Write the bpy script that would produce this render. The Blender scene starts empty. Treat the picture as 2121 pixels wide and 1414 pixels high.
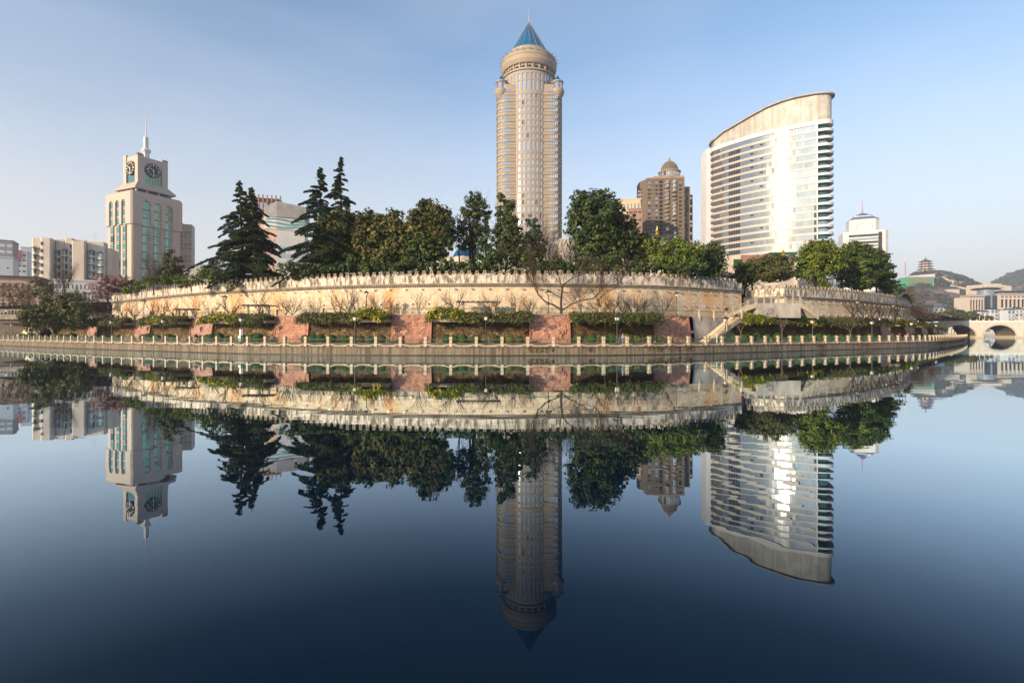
import bpy, math, random
import numpy as np
from mathutils import Vector, Matrix
R = math.radians
sc = bpy.context.scene
COL = sc.collection
# ---------------------------------------------------------------- camera, sky, sun, exposure
F = 1060.0; CX = 1060.5; HY = 689.5; CH = 3.0
cam = bpy.data.cameras.new('camera'); camo = bpy.data.objects.new('camera', cam); COL.objects.link(camo)
camo.location = (0, 0, CH); camo.rotation_euler = (R(90), 0, 0)
cam.sensor_width = 36; cam.lens = 36 * F / 2121; cam.shift_y = -(707 - HY) / 2121
cam.clip_start = 0.5; cam.clip_end = 12000
sc.camera = camo
HAZE = 0.00023
SUN_AZ = (-0.72, -0.694); SUN_EL = R(13.5)
w = bpy.data.worlds.new('World'); sc.world = w; w.use_nodes = True
nt = w.node_tree; nt.nodes.clear()
out = nt.nodes.new('ShaderNodeOutputWorld'); bg = nt.nodes.new('ShaderNodeBackground')
sky = nt.nodes.new('ShaderNodeTexSky'); sky.sky_type = 'NISHITA'; sky.sun_disc = False
sky.sun_elevation = SUN_EL; sky.sun_rotation = math.atan2(SUN_AZ[0], SUN_AZ[1]); sky.altitude = 900
sky.air_density = 1.15; sky.dust_density = 1.0; sky.ozone_density = 2.0
tcn = nt.nodes.new('ShaderNodeTexCoord'); mp = nt.nodes.new('ShaderNodeMapping'); mp.inputs['Scale'].default_value = (1.0, 2.2, 5.0)
mp.inputs['Rotation'].default_value = (0.25, 0.3, 0.4)
nz = nt.nodes.new('ShaderNodeTexNoise'); nz.inputs['Scale'].default_value = 1.3; nz.inputs['Detail'].default_value = 7; nz.inputs['Roughness'].default_value = 0.55
rp = nt.nodes.new('ShaderNodeValToRGB'); rp.color_ramp.elements[0].position = 0.42; rp.color_ramp.elements[1].position = 0.8
rp.color_ramp.elements[1].color = (0.14, 0.14, 0.14, 1)
mx = nt.nodes.new('ShaderNodeMixRGB'); mx.inputs[2].default_value = (4.8, 4.7, 4.8, 1)
nt.links.new(tcn.outputs['Generated'], mp.inputs[0]); nt.links.new(mp.outputs[0], nz.inputs['Vector'])
nt.links.new(nz.outputs[0], rp.inputs[0]); nt.links.new(rp.outputs[0], mx.inputs[0])
nt.links.new(sky.outputs[0], mx.inputs[1]); sx_ = nt.nodes.new('ShaderNodeSeparateXYZ'); nt.links.new(tcn.outputs['Generated'], sx_.inputs[0])
mr_ = nt.nodes.new('ShaderNodeMapRange'); mr_.interpolation_type = 'SMOOTHSTEP'; mr_.inputs[1].default_value = -0.02; mr_.inputs[2].default_value = 0.52; mr_.inputs[3].default_value = 0.92; mr_.inputs[4].default_value = 0.0
nt.links.new(sx_.outputs[2], mr_.inputs[0]); mh_ = nt.nodes.new('ShaderNodeMixRGB'); mh_.inputs[2].default_value = (3.45, 3.27, 3.22, 1)   # pale air near the horizon, all round
nt.links.new(mr_.outputs[0], mh_.inputs[0]); nt.links.new(mx.outputs[0], mh_.inputs[1]); nt.links.new(mh_.outputs[0], bg.inputs[0])
bg.inputs[1].default_value = 0.15
nt.links.new(bg.outputs[0], out.inputs[0])
sl = bpy.data.lights.new('sun', 'SUN'); sl.energy = 4.9; sl.angle = R(0.5); sl.color = (1.0, 0.775, 0.53)
so = bpy.data.objects.new('sun', sl); COL.objects.link(so)
sv = Vector((SUN_AZ[0] * math.cos(SUN_EL), SUN_AZ[1] * math.cos(SUN_EL), math.sin(SUN_EL)))
so.rotation_euler = sv.to_track_quat('Z', 'Y').to_euler()
sc.view_settings.view_transform = 'Standard'; sc.view_settings.look = 'None'
sc.view_settings.exposure = 0.80; sc.view_settings.gamma = 1; sc.view_settings.use_curve_mapping = False
sc.cycles.max_bounces = 6; sc.cycles.diffuse_bounces = 3; sc.cycles.glossy_bounces = 4; sc.cycles.volume_bounces = 0
sc.cycles.transparent_max_bounces = 8
sc.cycles.use_denoising = True

# ---------------------------------------------------------------- helpers
def W(px, py, D): return Vector(((px - CX) * D / F, D, CH + (HY - py) * D / F))
def Z(py, D): return CH + (HY - py) * D / F
def X(px, D): return (px - CX) * D / F
ORD = ['first', 'second', 'third', 'fourth', 'fifth', 'sixth', 'seventh', 'eighth', 'ninth', 'tenth', 'eleventh', 'twelfth', 'thirteenth', 'fourteenth', 'fifteenth', 'sixteenth', 'seventeenth', 'eighteenth', 'nineteenth', 'twentieth', 'twenty-first', 'twenty-second', 'twenty-third', 'twenty-fourth', 'twenty-fifth', 'twenty-sixth', 'twenty-seventh', 'twenty-eighth']

class MB:
    """collects polygons, links them as one mesh object"""
    def __init__(s): s.v = []; s.f = []; s.uv = []; s.mi = []
    def face(s, pts, uv=None, m=0):
        i = len(s.v); s.v.extend([tuple(p) for p in pts]); s.f.append(tuple(range(i, i + len(pts))))
        s.uv.append(uv if uv else [(0, 0)] * len(pts)); s.mi.append(m)
    def box(s, x0, x1, y0, y1, z0, z1, m=0):
        P = [(x0, y0, z0), (x1, y0, z0), (x1, y1, z0), (x0, y1, z0), (x0, y0, z1), (x1, y0, z1), (x1, y1, z1), (x0, y1, z1)]
        for q in ((0, 1, 5, 4), (1, 2, 6, 5), (2, 3, 7, 6), (3, 0, 4, 7), (4, 5, 6, 7), (3, 2, 1, 0)):
            pts = [P[k] for k in q]
            ho = abs(pts[0][0] - pts[2][0]) + abs(pts[0][1] - pts[2][1])
            if q in ((4, 5, 6, 7), (3, 2, 1, 0)): uv = [(p[0], p[1]) for p in pts]
            else: uv = [(p[0] + p[1], p[2]) for p in pts]
            s.face(pts, uv, m)
    def obox(s, o, u, n, a0, a1, b0, b1, z0, z1, m=0):
        """box in frame: origin o, unit u along, unit n inward"""
        def p(a, b, z): return (o[0] + u[0] * a + n[0] * b, o[1] + u[1] * a + n[1] * b, z)
        P = [p(a0, b0, z0), p(a1, b0, z0), p(a1, b1, z0), p(a0, b1, z0), p(a0, b0, z1), p(a1, b0, z1), p(a1, b1, z1), p(a0, b1, z1)]
        for q in ((0, 1, 5, 4), (1, 2, 6, 5), (2, 3, 7, 6), (3, 0, 4, 7), (4, 5, 6, 7), (3, 2, 1, 0)):
            pts = [P[k] for k in q]; s.face(pts, [(q_[0] + q_[1], q_[2]) for q_ in pts], m)
    def prism(s, pts, z0, z1, m=0, cap=True, zt=None):
        """vertical prism over a counter clockwise xy outline; zt gives per point top"""
        n = len(pts); L = 0
        for i in range(n):
            a, b = pts[i], pts[(i + 1) % n]; d = math.hypot(b[0] - a[0], b[1] - a[1])
            ta = zt[i] if zt else z1; tb = zt[(i + 1) % n] if zt else z1
            s.face([(a[0], a[1], z0), (b[0], b[1], z0), (b[0], b[1], tb), (a[0], a[1], ta)], [(L, z0), (L + d, z0), (L + d, tb), (L, ta)], m); L += d
        if cap:
            s.face([(p[0], p[1], (zt[i] if zt else z1)) for i, p in enumerate(pts)], [(p[0], p[1]) for p in pts], m)
            s.face([(p[0], p[1], z0) for p in reversed(pts)], [(p[0], p[1]) for p in reversed(pts)], m)
    def tube(s, P, r, n=6, m=0, cap=True):
        P = [Vector(p) for p in P]
        if not isinstance(r, (list, tuple)): r = [r] * len(P)
        rings = []
        for i, p in enumerate(P):
            d = (P[min(i + 1, len(P) - 1)] - P[max(i - 1, 0)]).normalized()
            a = d.orthogonal().normalized() if abs(d.z) < 0.99 else Vector((1, 0, 0)); 
            if abs(d.z) < 0.99: a = d.cross(Vector((0, 0, 1))).normalized()
            b = d.cross(a)
            rings.append([p + (a * math.cos(t * 2 * math.pi / n) + b * math.sin(t * 2 * math.pi / n)) * r[i] for t in range(n)])
        i0 = len(s.v)
        for rg in rings: s.v.extend([tuple(q) for q in rg])
        for k in range(len(P) - 1):
            for t in range(n):
                t2 = (t + 1) % n
                s.f.append((i0 + k * n + t, i0 + k * n + t2, i0 + (k + 1) * n + t2, i0 + (k + 1) * n + t)); s.uv.append([(0, 0)] * 4); s.mi.append(m)
        if cap and n > 3:
            s.f.append(tuple(i0 + t for t in reversed(range(n)))); s.uv.append([(0, 0)] * n); s.mi.append(m)
            s.f.append(tuple(i0 + (len(P) - 1) * n + t for t in range(n))); s.uv.append([(0, 0)] * n); s.mi.append(m)
    def lathe(s, prof, n=24, c=(0, 0), m=0, a0=0, a1=2 * math.pi, sx=1, sy=1):
        """prof [(r,z)] bottom to top"""
        for k in range(len(prof) - 1):
            (r0, z0), (r1, z1) = prof[k], prof[k + 1]
            for t in range(n):
                A = a0 + (a1 - a0) * t / n; B = a0 + (a1 - a0) * (t + 1) / n
                q = [(c[0] + r0 * math.cos(A) * sx, c[1] + r0 * math.sin(A) * sy, z0), (c[0] + r0 * math.cos(B) * sx, c[1] + r0 * math.sin(B) * sy, z0),
                     (c[0] + r1 * math.cos(B) * sx, c[1] + r1 * math.sin(B) * sy, z1), (c[0] + r1 * math.cos(A) * sx, c[1] + r1 * math.sin(A) * sy, z1)]
                uv = [(A * r0, z0), (B * r0, z0), (B * r1, z1), (A * r1, z1)]
                if r1 < 1e-4: q = q[:3]; uv = uv[:3]
                if r0 < 1e-4: q = [q[0], q[2], q[3]]; uv = [uv[0], uv[2], uv[3]]
                s.face(q, uv, m)
    def mesh(s, name, mats, smooth=False):
        me = bpy.data.meshes.new(name); me.from_pydata(s.v, [], s.f)
        ul = me.uv_layers.new(name='UVMap'); flat = np.array([c for f in s.uv for p in f for c in p], dtype=np.float32); ul.data.foreach_set('uv', flat)
        if not isinstance(mats, (list, tuple)): mats = [mats]
        for m in mats: me.materials.append(m)
        me.polygons.foreach_set('material_index', s.mi)
        if smooth: me.polygons.foreach_set('use_smooth', [True] * len(s.f))
        me.update(); return me
    def build(s, name, mats, parent=None, smooth=False, kind=None):
        return link(name, s.mesh(name, mats, smooth), parent, kind)
def link(name, data, parent=None, kind=None):
    o = bpy.data.objects.new(name, data); COL.objects.link(o)
    if parent: o.parent = parent
    if kind: o['kind'] = kind
    return o
def tag(o, label=None, cat=None, group=None, kind=None):
    if label: o['label'] = label
    if cat: o['category'] = cat
    if group: o['group'] = group
    if kind: o['kind'] = kind
    return o
def thing(name, label, cat, loc=(0, 0, 0), rz=0, group=None):
    o = bpy.data.objects.new(name, None); COL.objects.link(o); o.empty_display_size = 0.5
    o.location = loc; o.rotation_euler = (0, 0, rz); return tag(o, label, cat, group)
KIDS = {}
def kids(o):
    return [c for c in bpy.data.objects if c.parent == o]
def copy_tree(root, loc, rz=0, label=None, scale=None, group=None, tree=None):
    """copy of a thing with copies of its parts; tree = cached [(child,[grandchildren])]"""
    r = root.copy(); COL.objects.link(r); r.location = loc; r.rotation_euler = (0, 0, rz)
    if scale: r.scale = scale if isinstance(scale, tuple) else (scale,) * 3
    if label: r['label'] = label
    if group: r['group'] = group
    for ch, gs in tree:
        c = ch.copy(); COL.objects.link(c); c.parent = r
        for g in gs:
            d = g.copy(); COL.objects.link(d); d.parent = c
    return r
def tree_of(root): return [(c, kids(c)) for c in kids(root)]

# ---------------------------------------------------------------- materials
def mat(name, col, rough=0.8, var=0.25, scale=1.0, bump=0.0, bscale=None, metal=0.0, col2=None, detail=5, spec=0.3, coord='Object', stretch=(1, 1, 1), obj_rand=0.0):
    m = bpy.data.materials.new(name); m.use_nodes = True; t = m.node_tree; N = t.nodes; L = t.links
    b = N['Principled BSDF']; b.inputs['Roughness'].default_value = rough; b.inputs['Metallic'].default_value = metal
    b.inputs['Specular IOR Level'].default_value = spec
    tc = N.new('ShaderNodeTexCoord'); mp = N.new('ShaderNodeMapping'); mp.inputs['Scale'].default_value = stretch
    L.new(tc.outputs[coord], mp.inputs[0])
    nz = N.new('ShaderNodeTexNoise'); nz.inputs['Scale'].default_value = scale; nz.inputs['Detail'].default_value = detail; nz.inputs['Roughness'].default_value = 0.6
    L.new(mp.outputs[0], nz.inputs['Vector'])
    rp = N.new('ShaderNodeValToRGB'); rp.color_ramp.elements[0].position = 0.3; rp.color_ramp.elements[1].position = 0.7
    c2 = col2 if col2 else tuple(c * (1 + var) for c in col)
    rp.color_ramp.elements[0].color = (*[c * (1 - var) for c in col], 1); rp.color_ramp.elements[1].color = (*c2, 1)
    L.new(nz.outputs[0], rp.inputs[0]); last = rp.outputs[0]
    if obj_rand:
        oi = N.new('ShaderNodeObjectInfo'); mr = N.new('ShaderNodeMapRange'); mr.inputs[3].default_value = 1 - obj_rand; mr.inputs[4].default_value = 1 + obj_rand
        L.new(oi.outputs['Random'], mr.inputs[0]); h = N.new('ShaderNodeHueSaturation'); L.new(mr.outputs[0], h.inputs['Value']); L.new(last, h.inputs['Color']); last = h.outputs[0]
    L.new(last, b.inputs['Base Color'])
    if bump:
        n2 = N.new('ShaderNodeTexNoise'); n2.inputs['Scale'].default_value = bscale or scale * 4; n2.inputs['Detail'].default_value = 4
        L.new(tc.outputs['Object'], n2.inputs['Vector'])
        bp = N.new('ShaderNodeBump'); bp.inputs['Strength'].default_value = 1; bp.inputs['Distance'].default_value = bump
        L.new(n2.outputs[0], bp.inputs['Height']); L.new(bp.outputs[0], b.inputs['Normal'])
    return m
def brickmat(name, col, joint, bw, bh, var=0.12, stain=None, stain_amt=0.5, streak=(0.6, 0.6, 0.12), bump=0.03, rough=0.85, jw=0.02, stain_pos=(0.5, 0.7), streak2=None, spec=0.2):
    """courses of blocks from UV (metres), plus vertical weather streaks"""
    m = bpy.data.materials.new(name); m.use_nodes = True; t = m.node_tree; N = t.nodes; L = t.links
    b = N['Principled BSDF']; b.inputs['Roughness'].default_value = rough; b.inputs['Specular IOR Level'].default_value = spec
    uv = N.new('ShaderNodeUVMap'); br = N.new('ShaderNodeTexBrick'); br.inputs['Scale'].default_value = 1
    br.inputs['Brick Width'].default_value = bw; br.inputs['Row Height'].default_value = bh; br.inputs['Mortar Size'].default_value = jw
    br.inputs['Color1'].default_value = (*[c * (1 + var) for c in col], 1); br.inputs['Color2'].default_value = (*[c * (1 - var) for c in col], 1); br.inputs['Mortar'].default_value = (*joint, 1)
    L.new(uv.outputs[0], br.inputs['Vector'])
    last = br.outputs['Color']
    tc = N.new('ShaderNodeTexCoord')
    n0 = N.new('ShaderNodeTexNoise'); n0.inputs['Scale'].default_value = 1.7; n0.inputs['Detail'].default_value = 8; n0.inputs['Roughness'].default_value = 0.7
    L.new(tc.outputs['Object'], n0.inputs['Vector'])
    mr = N.new('ShaderNodeMapRange'); mr.inputs[1].default_value = 0.3; mr.inputs[2].default_value = 0.7; mr.inputs[3].default_value = 0.8; mr.inputs[4].default_value = 1.15
    L.new(n0.outputs[0], mr.inputs[0]); hs = N.new('ShaderNodeHueSaturation'); L.new(mr.outputs[0], hs.inputs['Value']); L.new(last, hs.inputs['Color']); last = hs.outputs[0]
    for st, am, sk, ps in ([(stain, stain_amt, streak, stain_pos)] if stain else []) + ([streak2] if streak2 else []):
        mp = N.new('ShaderNodeMapping'); mp.inputs['Scale'].default_value = sk; L.new(tc.outputs['Object'], mp.inputs[0])
        n1 = N.new('ShaderNodeTexNoise'); n1.inputs['Scale'].default_value = 1; n1.inputs['Detail'].default_value = 6; n1.inputs['Roughness'].default_value = 0.62
        L.new(mp.outputs[0], n1.inputs['Vector'])
        m1 = N.new('ShaderNodeMapRange'); m1.inputs[1].default_value = ps[0]; m1.inputs[2].default_value = ps[1]; m1.inputs[3].default_value = 0; m1.inputs[4].default_value = am
        L.new(n1.outputs[0], m1.inputs[0])
        x = N.new('ShaderNodeMixRGB'); L.new(m1.outputs[0], x.inputs[0]); L.new(last, x.inputs[1]); x.inputs[2].default_value = (*st, 1); last = x.outputs[0]
    L.new(last, b.inputs['Base Color'])
    if bump:
        ad = N.new('ShaderNodeMath'); ad.operation = 'MULTIPLY_ADD'; L.new(br.outputs['Fac'], ad.inputs[0]); ad.inputs[1].default_value = -0.6; L.new(n0.outputs[0], ad.inputs[2])
        bp = N.new('ShaderNodeBump'); bp.inputs['Distance'].default_value = bump; bp.inputs['Strength'].default_value = 1
        L.new(ad.outputs[0], bp.inputs['Height']); L.new(bp.outputs[0], b.inputs['Normal'])
    return m
def leafmat(name, trans=0.3, rough=0.6, spec=0.25):
    m = bpy.data.materials.new(name); m.use_nodes = True; t = m.node_tree; N = t.nodes; L = t.links
    b = N['Principled BSDF']; b.inputs['Roughness'].default_value = rough; b.inputs['Specular IOR Level'].default_value = spec
    a = N.new('ShaderNodeAttribute'); a.attribute_name = 'Col'; L.new(a.outputs['Color'], b.inputs['Base Color'])
    tr = N.new('ShaderNodeBsdfTranslucent'); L.new(a.outputs['Color'], tr.inputs[0])
    mxs = N.new('ShaderNodeMixShader'); mxs.inputs[0].default_value = trans
    L.new(b.outputs[0], mxs.inputs[1]); L.new(tr.outputs[0], mxs.inputs[2]); L.new(mxs.outputs[0], N['Material Output'].inputs[0])
    return m
def glass(name, col, rough=0.08, metal=0.85, bump=0.0):
    m = mat(name, col, rough=rough, var=0.08, scale=0.3, metal=metal, spec=0.6, obj_rand=0.18)
    return m

M = {}
M['leaf'] = leafmat('leaves', 0.16); M['petal'] = leafmat('petals', 0.3)
M['bark'] = mat('bark', (0.055, 0.038, 0.027), 0.9, 0.4, 3, bump=0.03)
M['bark_pale'] = mat('pale bark', (0.17, 0.12, 0.085), 0.9, 0.35, 3, bump=0.02)
M['white_paint'] = mat('limewash', (0.75, 0.74, 0.7), 0.8, 0.06, 3)
M['city_wall'] = brickmat('city wall sandstone', (0.62, 0.50, 0.355), (0.40, 0.31, 0.21), 1.0, 0.36, 0.10, stain=(0.55, 0.27, 0.08), stain_amt=0.72, streak=(0.30, 0.30, 0.06), stain_pos=(0.48, 0.66), bump=0.02,
                          streak2=((0.16, 0.13, 0.10), 0.6, (0.35, 0.35, 0.08), (0.58, 0.74)))
M['parapet'] = brickmat('weathered parapet stone', (0.66, 0.575, 0.47), (0.42, 0.35, 0.27), 0.8, 0.35, 0.08, stain=(0.10, 0.085, 0.06), stain_amt=0.85, streak=(1.5, 1.5, 0.45), stain_pos=(0.44, 0.57), bump=0.03)
M['merlon'] = mat('blackened merlon stone', (0.30, 0.25, 0.185), 0.9, 0.65, 1.6, bump=0.05, obj_rand=0.15)
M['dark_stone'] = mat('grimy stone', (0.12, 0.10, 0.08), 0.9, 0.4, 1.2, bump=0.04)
M['quay'] = brickmat('quay concrete', (0.20, 0.165, 0.12), (0.12, 0.10, 0.08), 3.4, 3.0, 0.08, stain=(0.08, 0.065, 0.05), stain_amt=0.9, streak=(2.6, 2.6, 0.22), stain_pos=(0.44, 0.60), bump=0.05,
                     streak2=((0.33, 0.27, 0.19), 0.6, (1.1, 1.1, 0.12), (0.56, 0.72)))
M['wet'] = mat('wet algae stone', (0.045, 0.035, 0.022), 0.5, 0.3, 2)
M['post'] = brickmat('buff granite', (0.53, 0.42, 0.29), (0.3, 0.22, 0.15), 3.0, 0.42, 0.1, bump=0.02, jw=0.03)
M['curb'] = mat('buff stone curb', (0.40, 0.33, 0.235), 0.85, 0.25, 2, bump=0.02)
M['rail'] = mat('verdigris green rail paint', (0.07, 0.12, 0.095), 0.5, 0.2, 3, spec=0.4)
M['red_stone'] = brickmat('red sandstone', (0.37, 0.195, 0.135), (0.33, 0.16, 0.12), 1.5, 0.62, 0.10, stain=(0.16, 0.075, 0.055), stain_amt=0.6, streak=(0.8, 0.8, 0.25), stain_pos=(0.52, 0.68), bump=0.03,
                          streak2=((0.62, 0.33, 0.24), 0.5, (0.5, 0.5, 1.2), (0.56, 0.68)), jw=0.012)
M['pink_stone'] = brickmat('pink sandstone blocks', (0.36, 0.215, 0.165), (0.25, 0.13, 0.1), 1.1, 0.42, 0.2, stain=(0.24, 0.13, 0.1), stain_amt=0.5, streak=(0.9, 0.9, 0.4), stain_pos=(0.54, 0.68), bump=0.05, jw=0.02)
M['rock'] = mat('vine covered rock', (0.22, 0.165, 0.10), 0.95, 0.6, 0.9, bump=0.3, bscale=1.6, col2=(0.44, 0.34, 0.21))
M['soil'] = mat('soil', (0.07, 0.05, 0.035), 0.95, 0.3, 2)
M['paving'] = mat('paving', (0.33, 0.29, 0.24), 0.85, 0.15, 1.5)
M['concrete'] = mat('ledge concrete', (0.26, 0.225, 0.18), 0.9, 0.3, 0.8, bump=0.03)
M['stair_wall'] = mat('streaked render', (0.33, 0.305, 0.265), 0.9, 0.35, 0.55, bump=0.02, stretch=(1, 1, 0.5))
M['iron'] = mat('black lamp iron', (0.03, 0.028, 0.026), 0.45, 0.2, 4, spec=0.5)
M['lamp_glass'] = mat('frosted lamp glass', (0.62, 0.55, 0.42), 0.35, 0.06, 3)
M['teal'] = glass('teal window glass', (0.15, 0.33, 0.315), 0.12, 0.75)
M['teal_dark'] = glass('dark teal window glass', (0.04, 0.13, 0.13), 0.08, 0.6)
M['sky_glass'] = glass('pale reflecting glass', (0.46, 0.51, 0.53), 0.05, 0.9)
M['bright_glass'] = glass('silver mirror glass', (0.31, 0.33, 0.33), 0.09, 0.9)
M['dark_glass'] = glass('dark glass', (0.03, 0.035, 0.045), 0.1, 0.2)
M['frame'] = mat('pale frame', (0.6, 0.58, 0.54), 0.6, 0.08, 2)
M['dark_frame'] = mat('dark frame', (0.08, 0.075, 0.07), 0.6, 0.1, 2)
M['blue_roof'] = brickmat('blue glass roof', (0.003, 0.085, 0.20), (0.02, 0.05, 0.09), 1.6, 1.6, 0.25, bump=0.0, rough=0.4, jw=0.05, spec=0.25)
M['tower_stone'] = brickmat('tan granite cladding', (0.30, 0.25, 0.195), (0.17, 0.14, 0.11), 1.5, 1.09, 0.05, bump=0.0, rough=0.6, jw=0.04, spec=0.35)
M['tower_rib'] = mat('tan granite bands', (0.275, 0.225, 0.17), 0.6, 0.1, 0.4)
M['clock_stone'] = brickmat('pinkish tower render', (0.47, 0.40, 0.345), (0.42, 0.355, 0.30), 60, 0.9, 0.02, stain=(0.36, 0.29, 0.24), stain_amt=0.4, streak=(0.25, 0.25, 0.05), bump=0.0, jw=0.05)
M['white_tile'] = mat('white tile', (0.56, 0.545, 0.53), 0.6, 0.08, 0.2)
M['cool_white'] = mat('cool white panel', (0.50, 0.54, 0.58), 0.6, 0.08, 0.1)
M['cream'] = mat('cream render', (0.50, 0.44, 0.365), 0.75, 0.1, 0.2)
M['peach'] = mat('peach render', (0.56, 0.37, 0.26), 0.75, 0.1, 0.2)
M['brown_tile'] = mat('brown tile', (0.26, 0.15, 0.11), 0.7, 0.15, 0.4)
M['apt_brown'] = brickmat('brown apartment tile', (0.135, 0.108, 0.082), (0.15, 0.11, 0.08), 1.2, 0.8, 0.08, stain=(0.12, 0.09, 0.07), stain_amt=0.4, streak=(0.3, 0.3, 0.06), bump=0.0)
M['apt_band'] = mat('apartment string course', (0.27, 0.205, 0.145), 0.8, 0.15, 0.5)
M['tile_roof'] = mat('dark roof tile', (0.05, 0.055, 0.065), 0.7, 0.25, 1.0, bump=0.05)
M['blue_tile'] = mat('slate blue roof', (0.09, 0.13, 0.24), 0.5, 0.15, 0.4)
M['gold'] = mat('gilt', (0.55, 0.35, 0.08), 0.35, 0.1, 2, metal=0.7)
M['net'] = mat('green scaffold net', (0.06, 0.29, 0.15), 0.85, 0.15, 0.05)
M['green_mesh'] = mat('dark green net', (0.015, 0.07, 0.02), 0.9, 0.2, 0.5)
M['black'] = mat('black enamel', (0.012, 0.012, 0.016), 0.75, 0.1, 2)
M['dial'] = mat('dial mark white', (0.72, 0.68, 0.6), 0.5, 0.05, 2)
M['metal'] = mat('galvanised metal', (0.45, 0.44, 0.43), 0.45, 0.15, 1, metal=0.4)
M['red_paint'] = mat('red panel', (0.52, 0.07, 0.045), 0.7, 0.1, 1)
M['roof_gray'] = mat('roof grey', (0.3, 0.29, 0.28), 0.9, 0.2, 0.3)
M['bridge_stone'] = mat('bridge stone', (0.62, 0.54, 0.43), 0.85, 0.14, 0.25, bump=0.02)
M['bridge_ring'] = mat('arch ring stone', (0.47, 0.42, 0.34), 0.85, 0.12, 0.3)
M['bridge_rail'] = mat('white balustrade stone', (0.70, 0.66, 0.58), 0.8, 0.06, 0.5)
M['ground'] = mat('city ground', (0.13, 0.115, 0.08), 0.95, 0.3, 0.05)
M['skin'] = mat('skin', (0.45, 0.27, 0.19), 0.6, 0.05, 4)
M['hair'] = mat('hair', (0.02, 0.015, 0.012), 0.5, 0.1, 4)
# ---------------------------------------------------------------- plan curves of the river bank and the city wall
class Curve:
    def __init__(s, pts, smooth=True, step=0.5):
        P = [np.array(p, float) for p in pts]
        if smooth:
            Q = [2 * P[0] - P[1]] + P + [2 * P[-1] - P[-2]]; o = []
            for i in range(1, len(Q) - 2):
                a, b, c, d = Q[i - 1:i + 3]
                n = max(2, int(np.linalg.norm(c - b) / step))
                for k in range(n):
                    t = k / n
                    o.append(0.5 * ((2 * b) + (c - a) * t + (2 * a - 5 * b + 4 * c - d) * t * t + (3 * b - a - 3 * c + d) * t ** 3))
            o.append(P[-1]); A = np.array(o)
        else: A = np.array(P)
        for _ in range(2):
            L = np.r_[0, np.cumsum(np.linalg.norm(np.diff(A, axis=0), axis=1))]
            n = int(L[-1] / step); g = np.linspace(0, L[-1], n)
            A = np.c_[np.interp(g, L, A[:, 0]), np.interp(g, L, A[:, 1])]
        s.A = A; s.L = g; s.len = g[-1]
        T = np.gradient(A, axis=0); T /= np.linalg.norm(T, axis=1)[:, None]; s.T = T; s.N = np.c_[-T[:, 1], T[:, 0]]
    def at(s, l):
        """point, tangent, inland normal at arc length l"""
        i = lambda a: np.array([np.interp(l, s.L, a[:, 0]), np.interp(l, s.L, a[:, 1])])
        t = i(s.T); t /= np.linalg.norm(t); return i(s.A), t, np.array([-t[1], t[0]])
    def pt(s, l, off=0):
        p, t, n = s.at(l); return p + n * off
    def s_px(s, px, off=0):
        q = s.A + s.N * off; xs = CX + F * q[:, 0] / q[:, 1]
        k = np.where((xs[:-1] - px) * (xs[1:] - px) <= 0)[0]
        if len(k) == 0: return s.L[np.argmin(abs(xs - px))]
        k = k[0]; f = (px - xs[k]) / (xs[k + 1] - xs[k] + 1e-9); return s.L[k] + f * (s.L[k + 1] - s.L[k])
BANK = Curve([(-230, 185), (-165, 147), (-122, 122), (-83.5, 98), (-57, 83.2), (-34, 71.7), (-14, 68), (4, 67.6), (17, 69.3), (31.4, 75.7), (53.3, 88.3), (80.4, 103), (100, 119), (142, 161), (200, 225), (283, 325)])
WALL = Curve([(-106, 135.5), (-66.8, 107), (-45.5, 96.4), (-30.5, 90), (-13, 86.2), (3.2, 85.8), (20, 88.2), (29.2, 91.2), (45.0, 100)])
WALL2 = Curve([(52.8, 98.9), (62, 103.6), (78.8, 114.5), (102, 134), (122, 156), (150, 190)])
def strip(mb, c, l0, l1, prof, step=1.0, m=0, mats=None):
    """sweeps profile [(offset, z)] along curve between arc lengths"""
    n = max(1, int((l1 - l0) / step)); ls = [l0 + (l1 - l0) * k / n for k in range(n + 1)]
    fr = [c.at(l) for l in ls]
    acc = [0]
    for j in range(len(prof) - 1): acc.append(acc[-1] + math.hypot(prof[j + 1][0] - prof[j][0], prof[j + 1][1] - prof[j][1]))
    for k in range(n):
        for j in range(len(prof) - 1):
            (o0, z0), (o1, z1) = prof[j], prof[j + 1]
            a = fr[k][0] + fr[k][2] * o0; b = fr[k + 1][0] + fr[k + 1][2] * o0; d = fr[k][0] + fr[k][2] * o1; e = fr[k + 1][0] + fr[k + 1][2] * o1
            mb.face([(a[0], a[1], z0), (b[0], b[1], z0), (e[0], e[1], z1), (d[0], d[1], z1)],
                    [(ls[k], acc[j]), (ls[k + 1], acc[j]), (ls[k + 1], acc[j + 1]), (ls[k], acc[j + 1])], mats[j] if mats else m)
def endcap(mb, c, l, prof, m=0):
    p, t, n = c.at(l)
    mb.face([(p[0] + n[0] * o, p[1] + n[1] * o, z) for o, z in prof], None, m)

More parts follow.
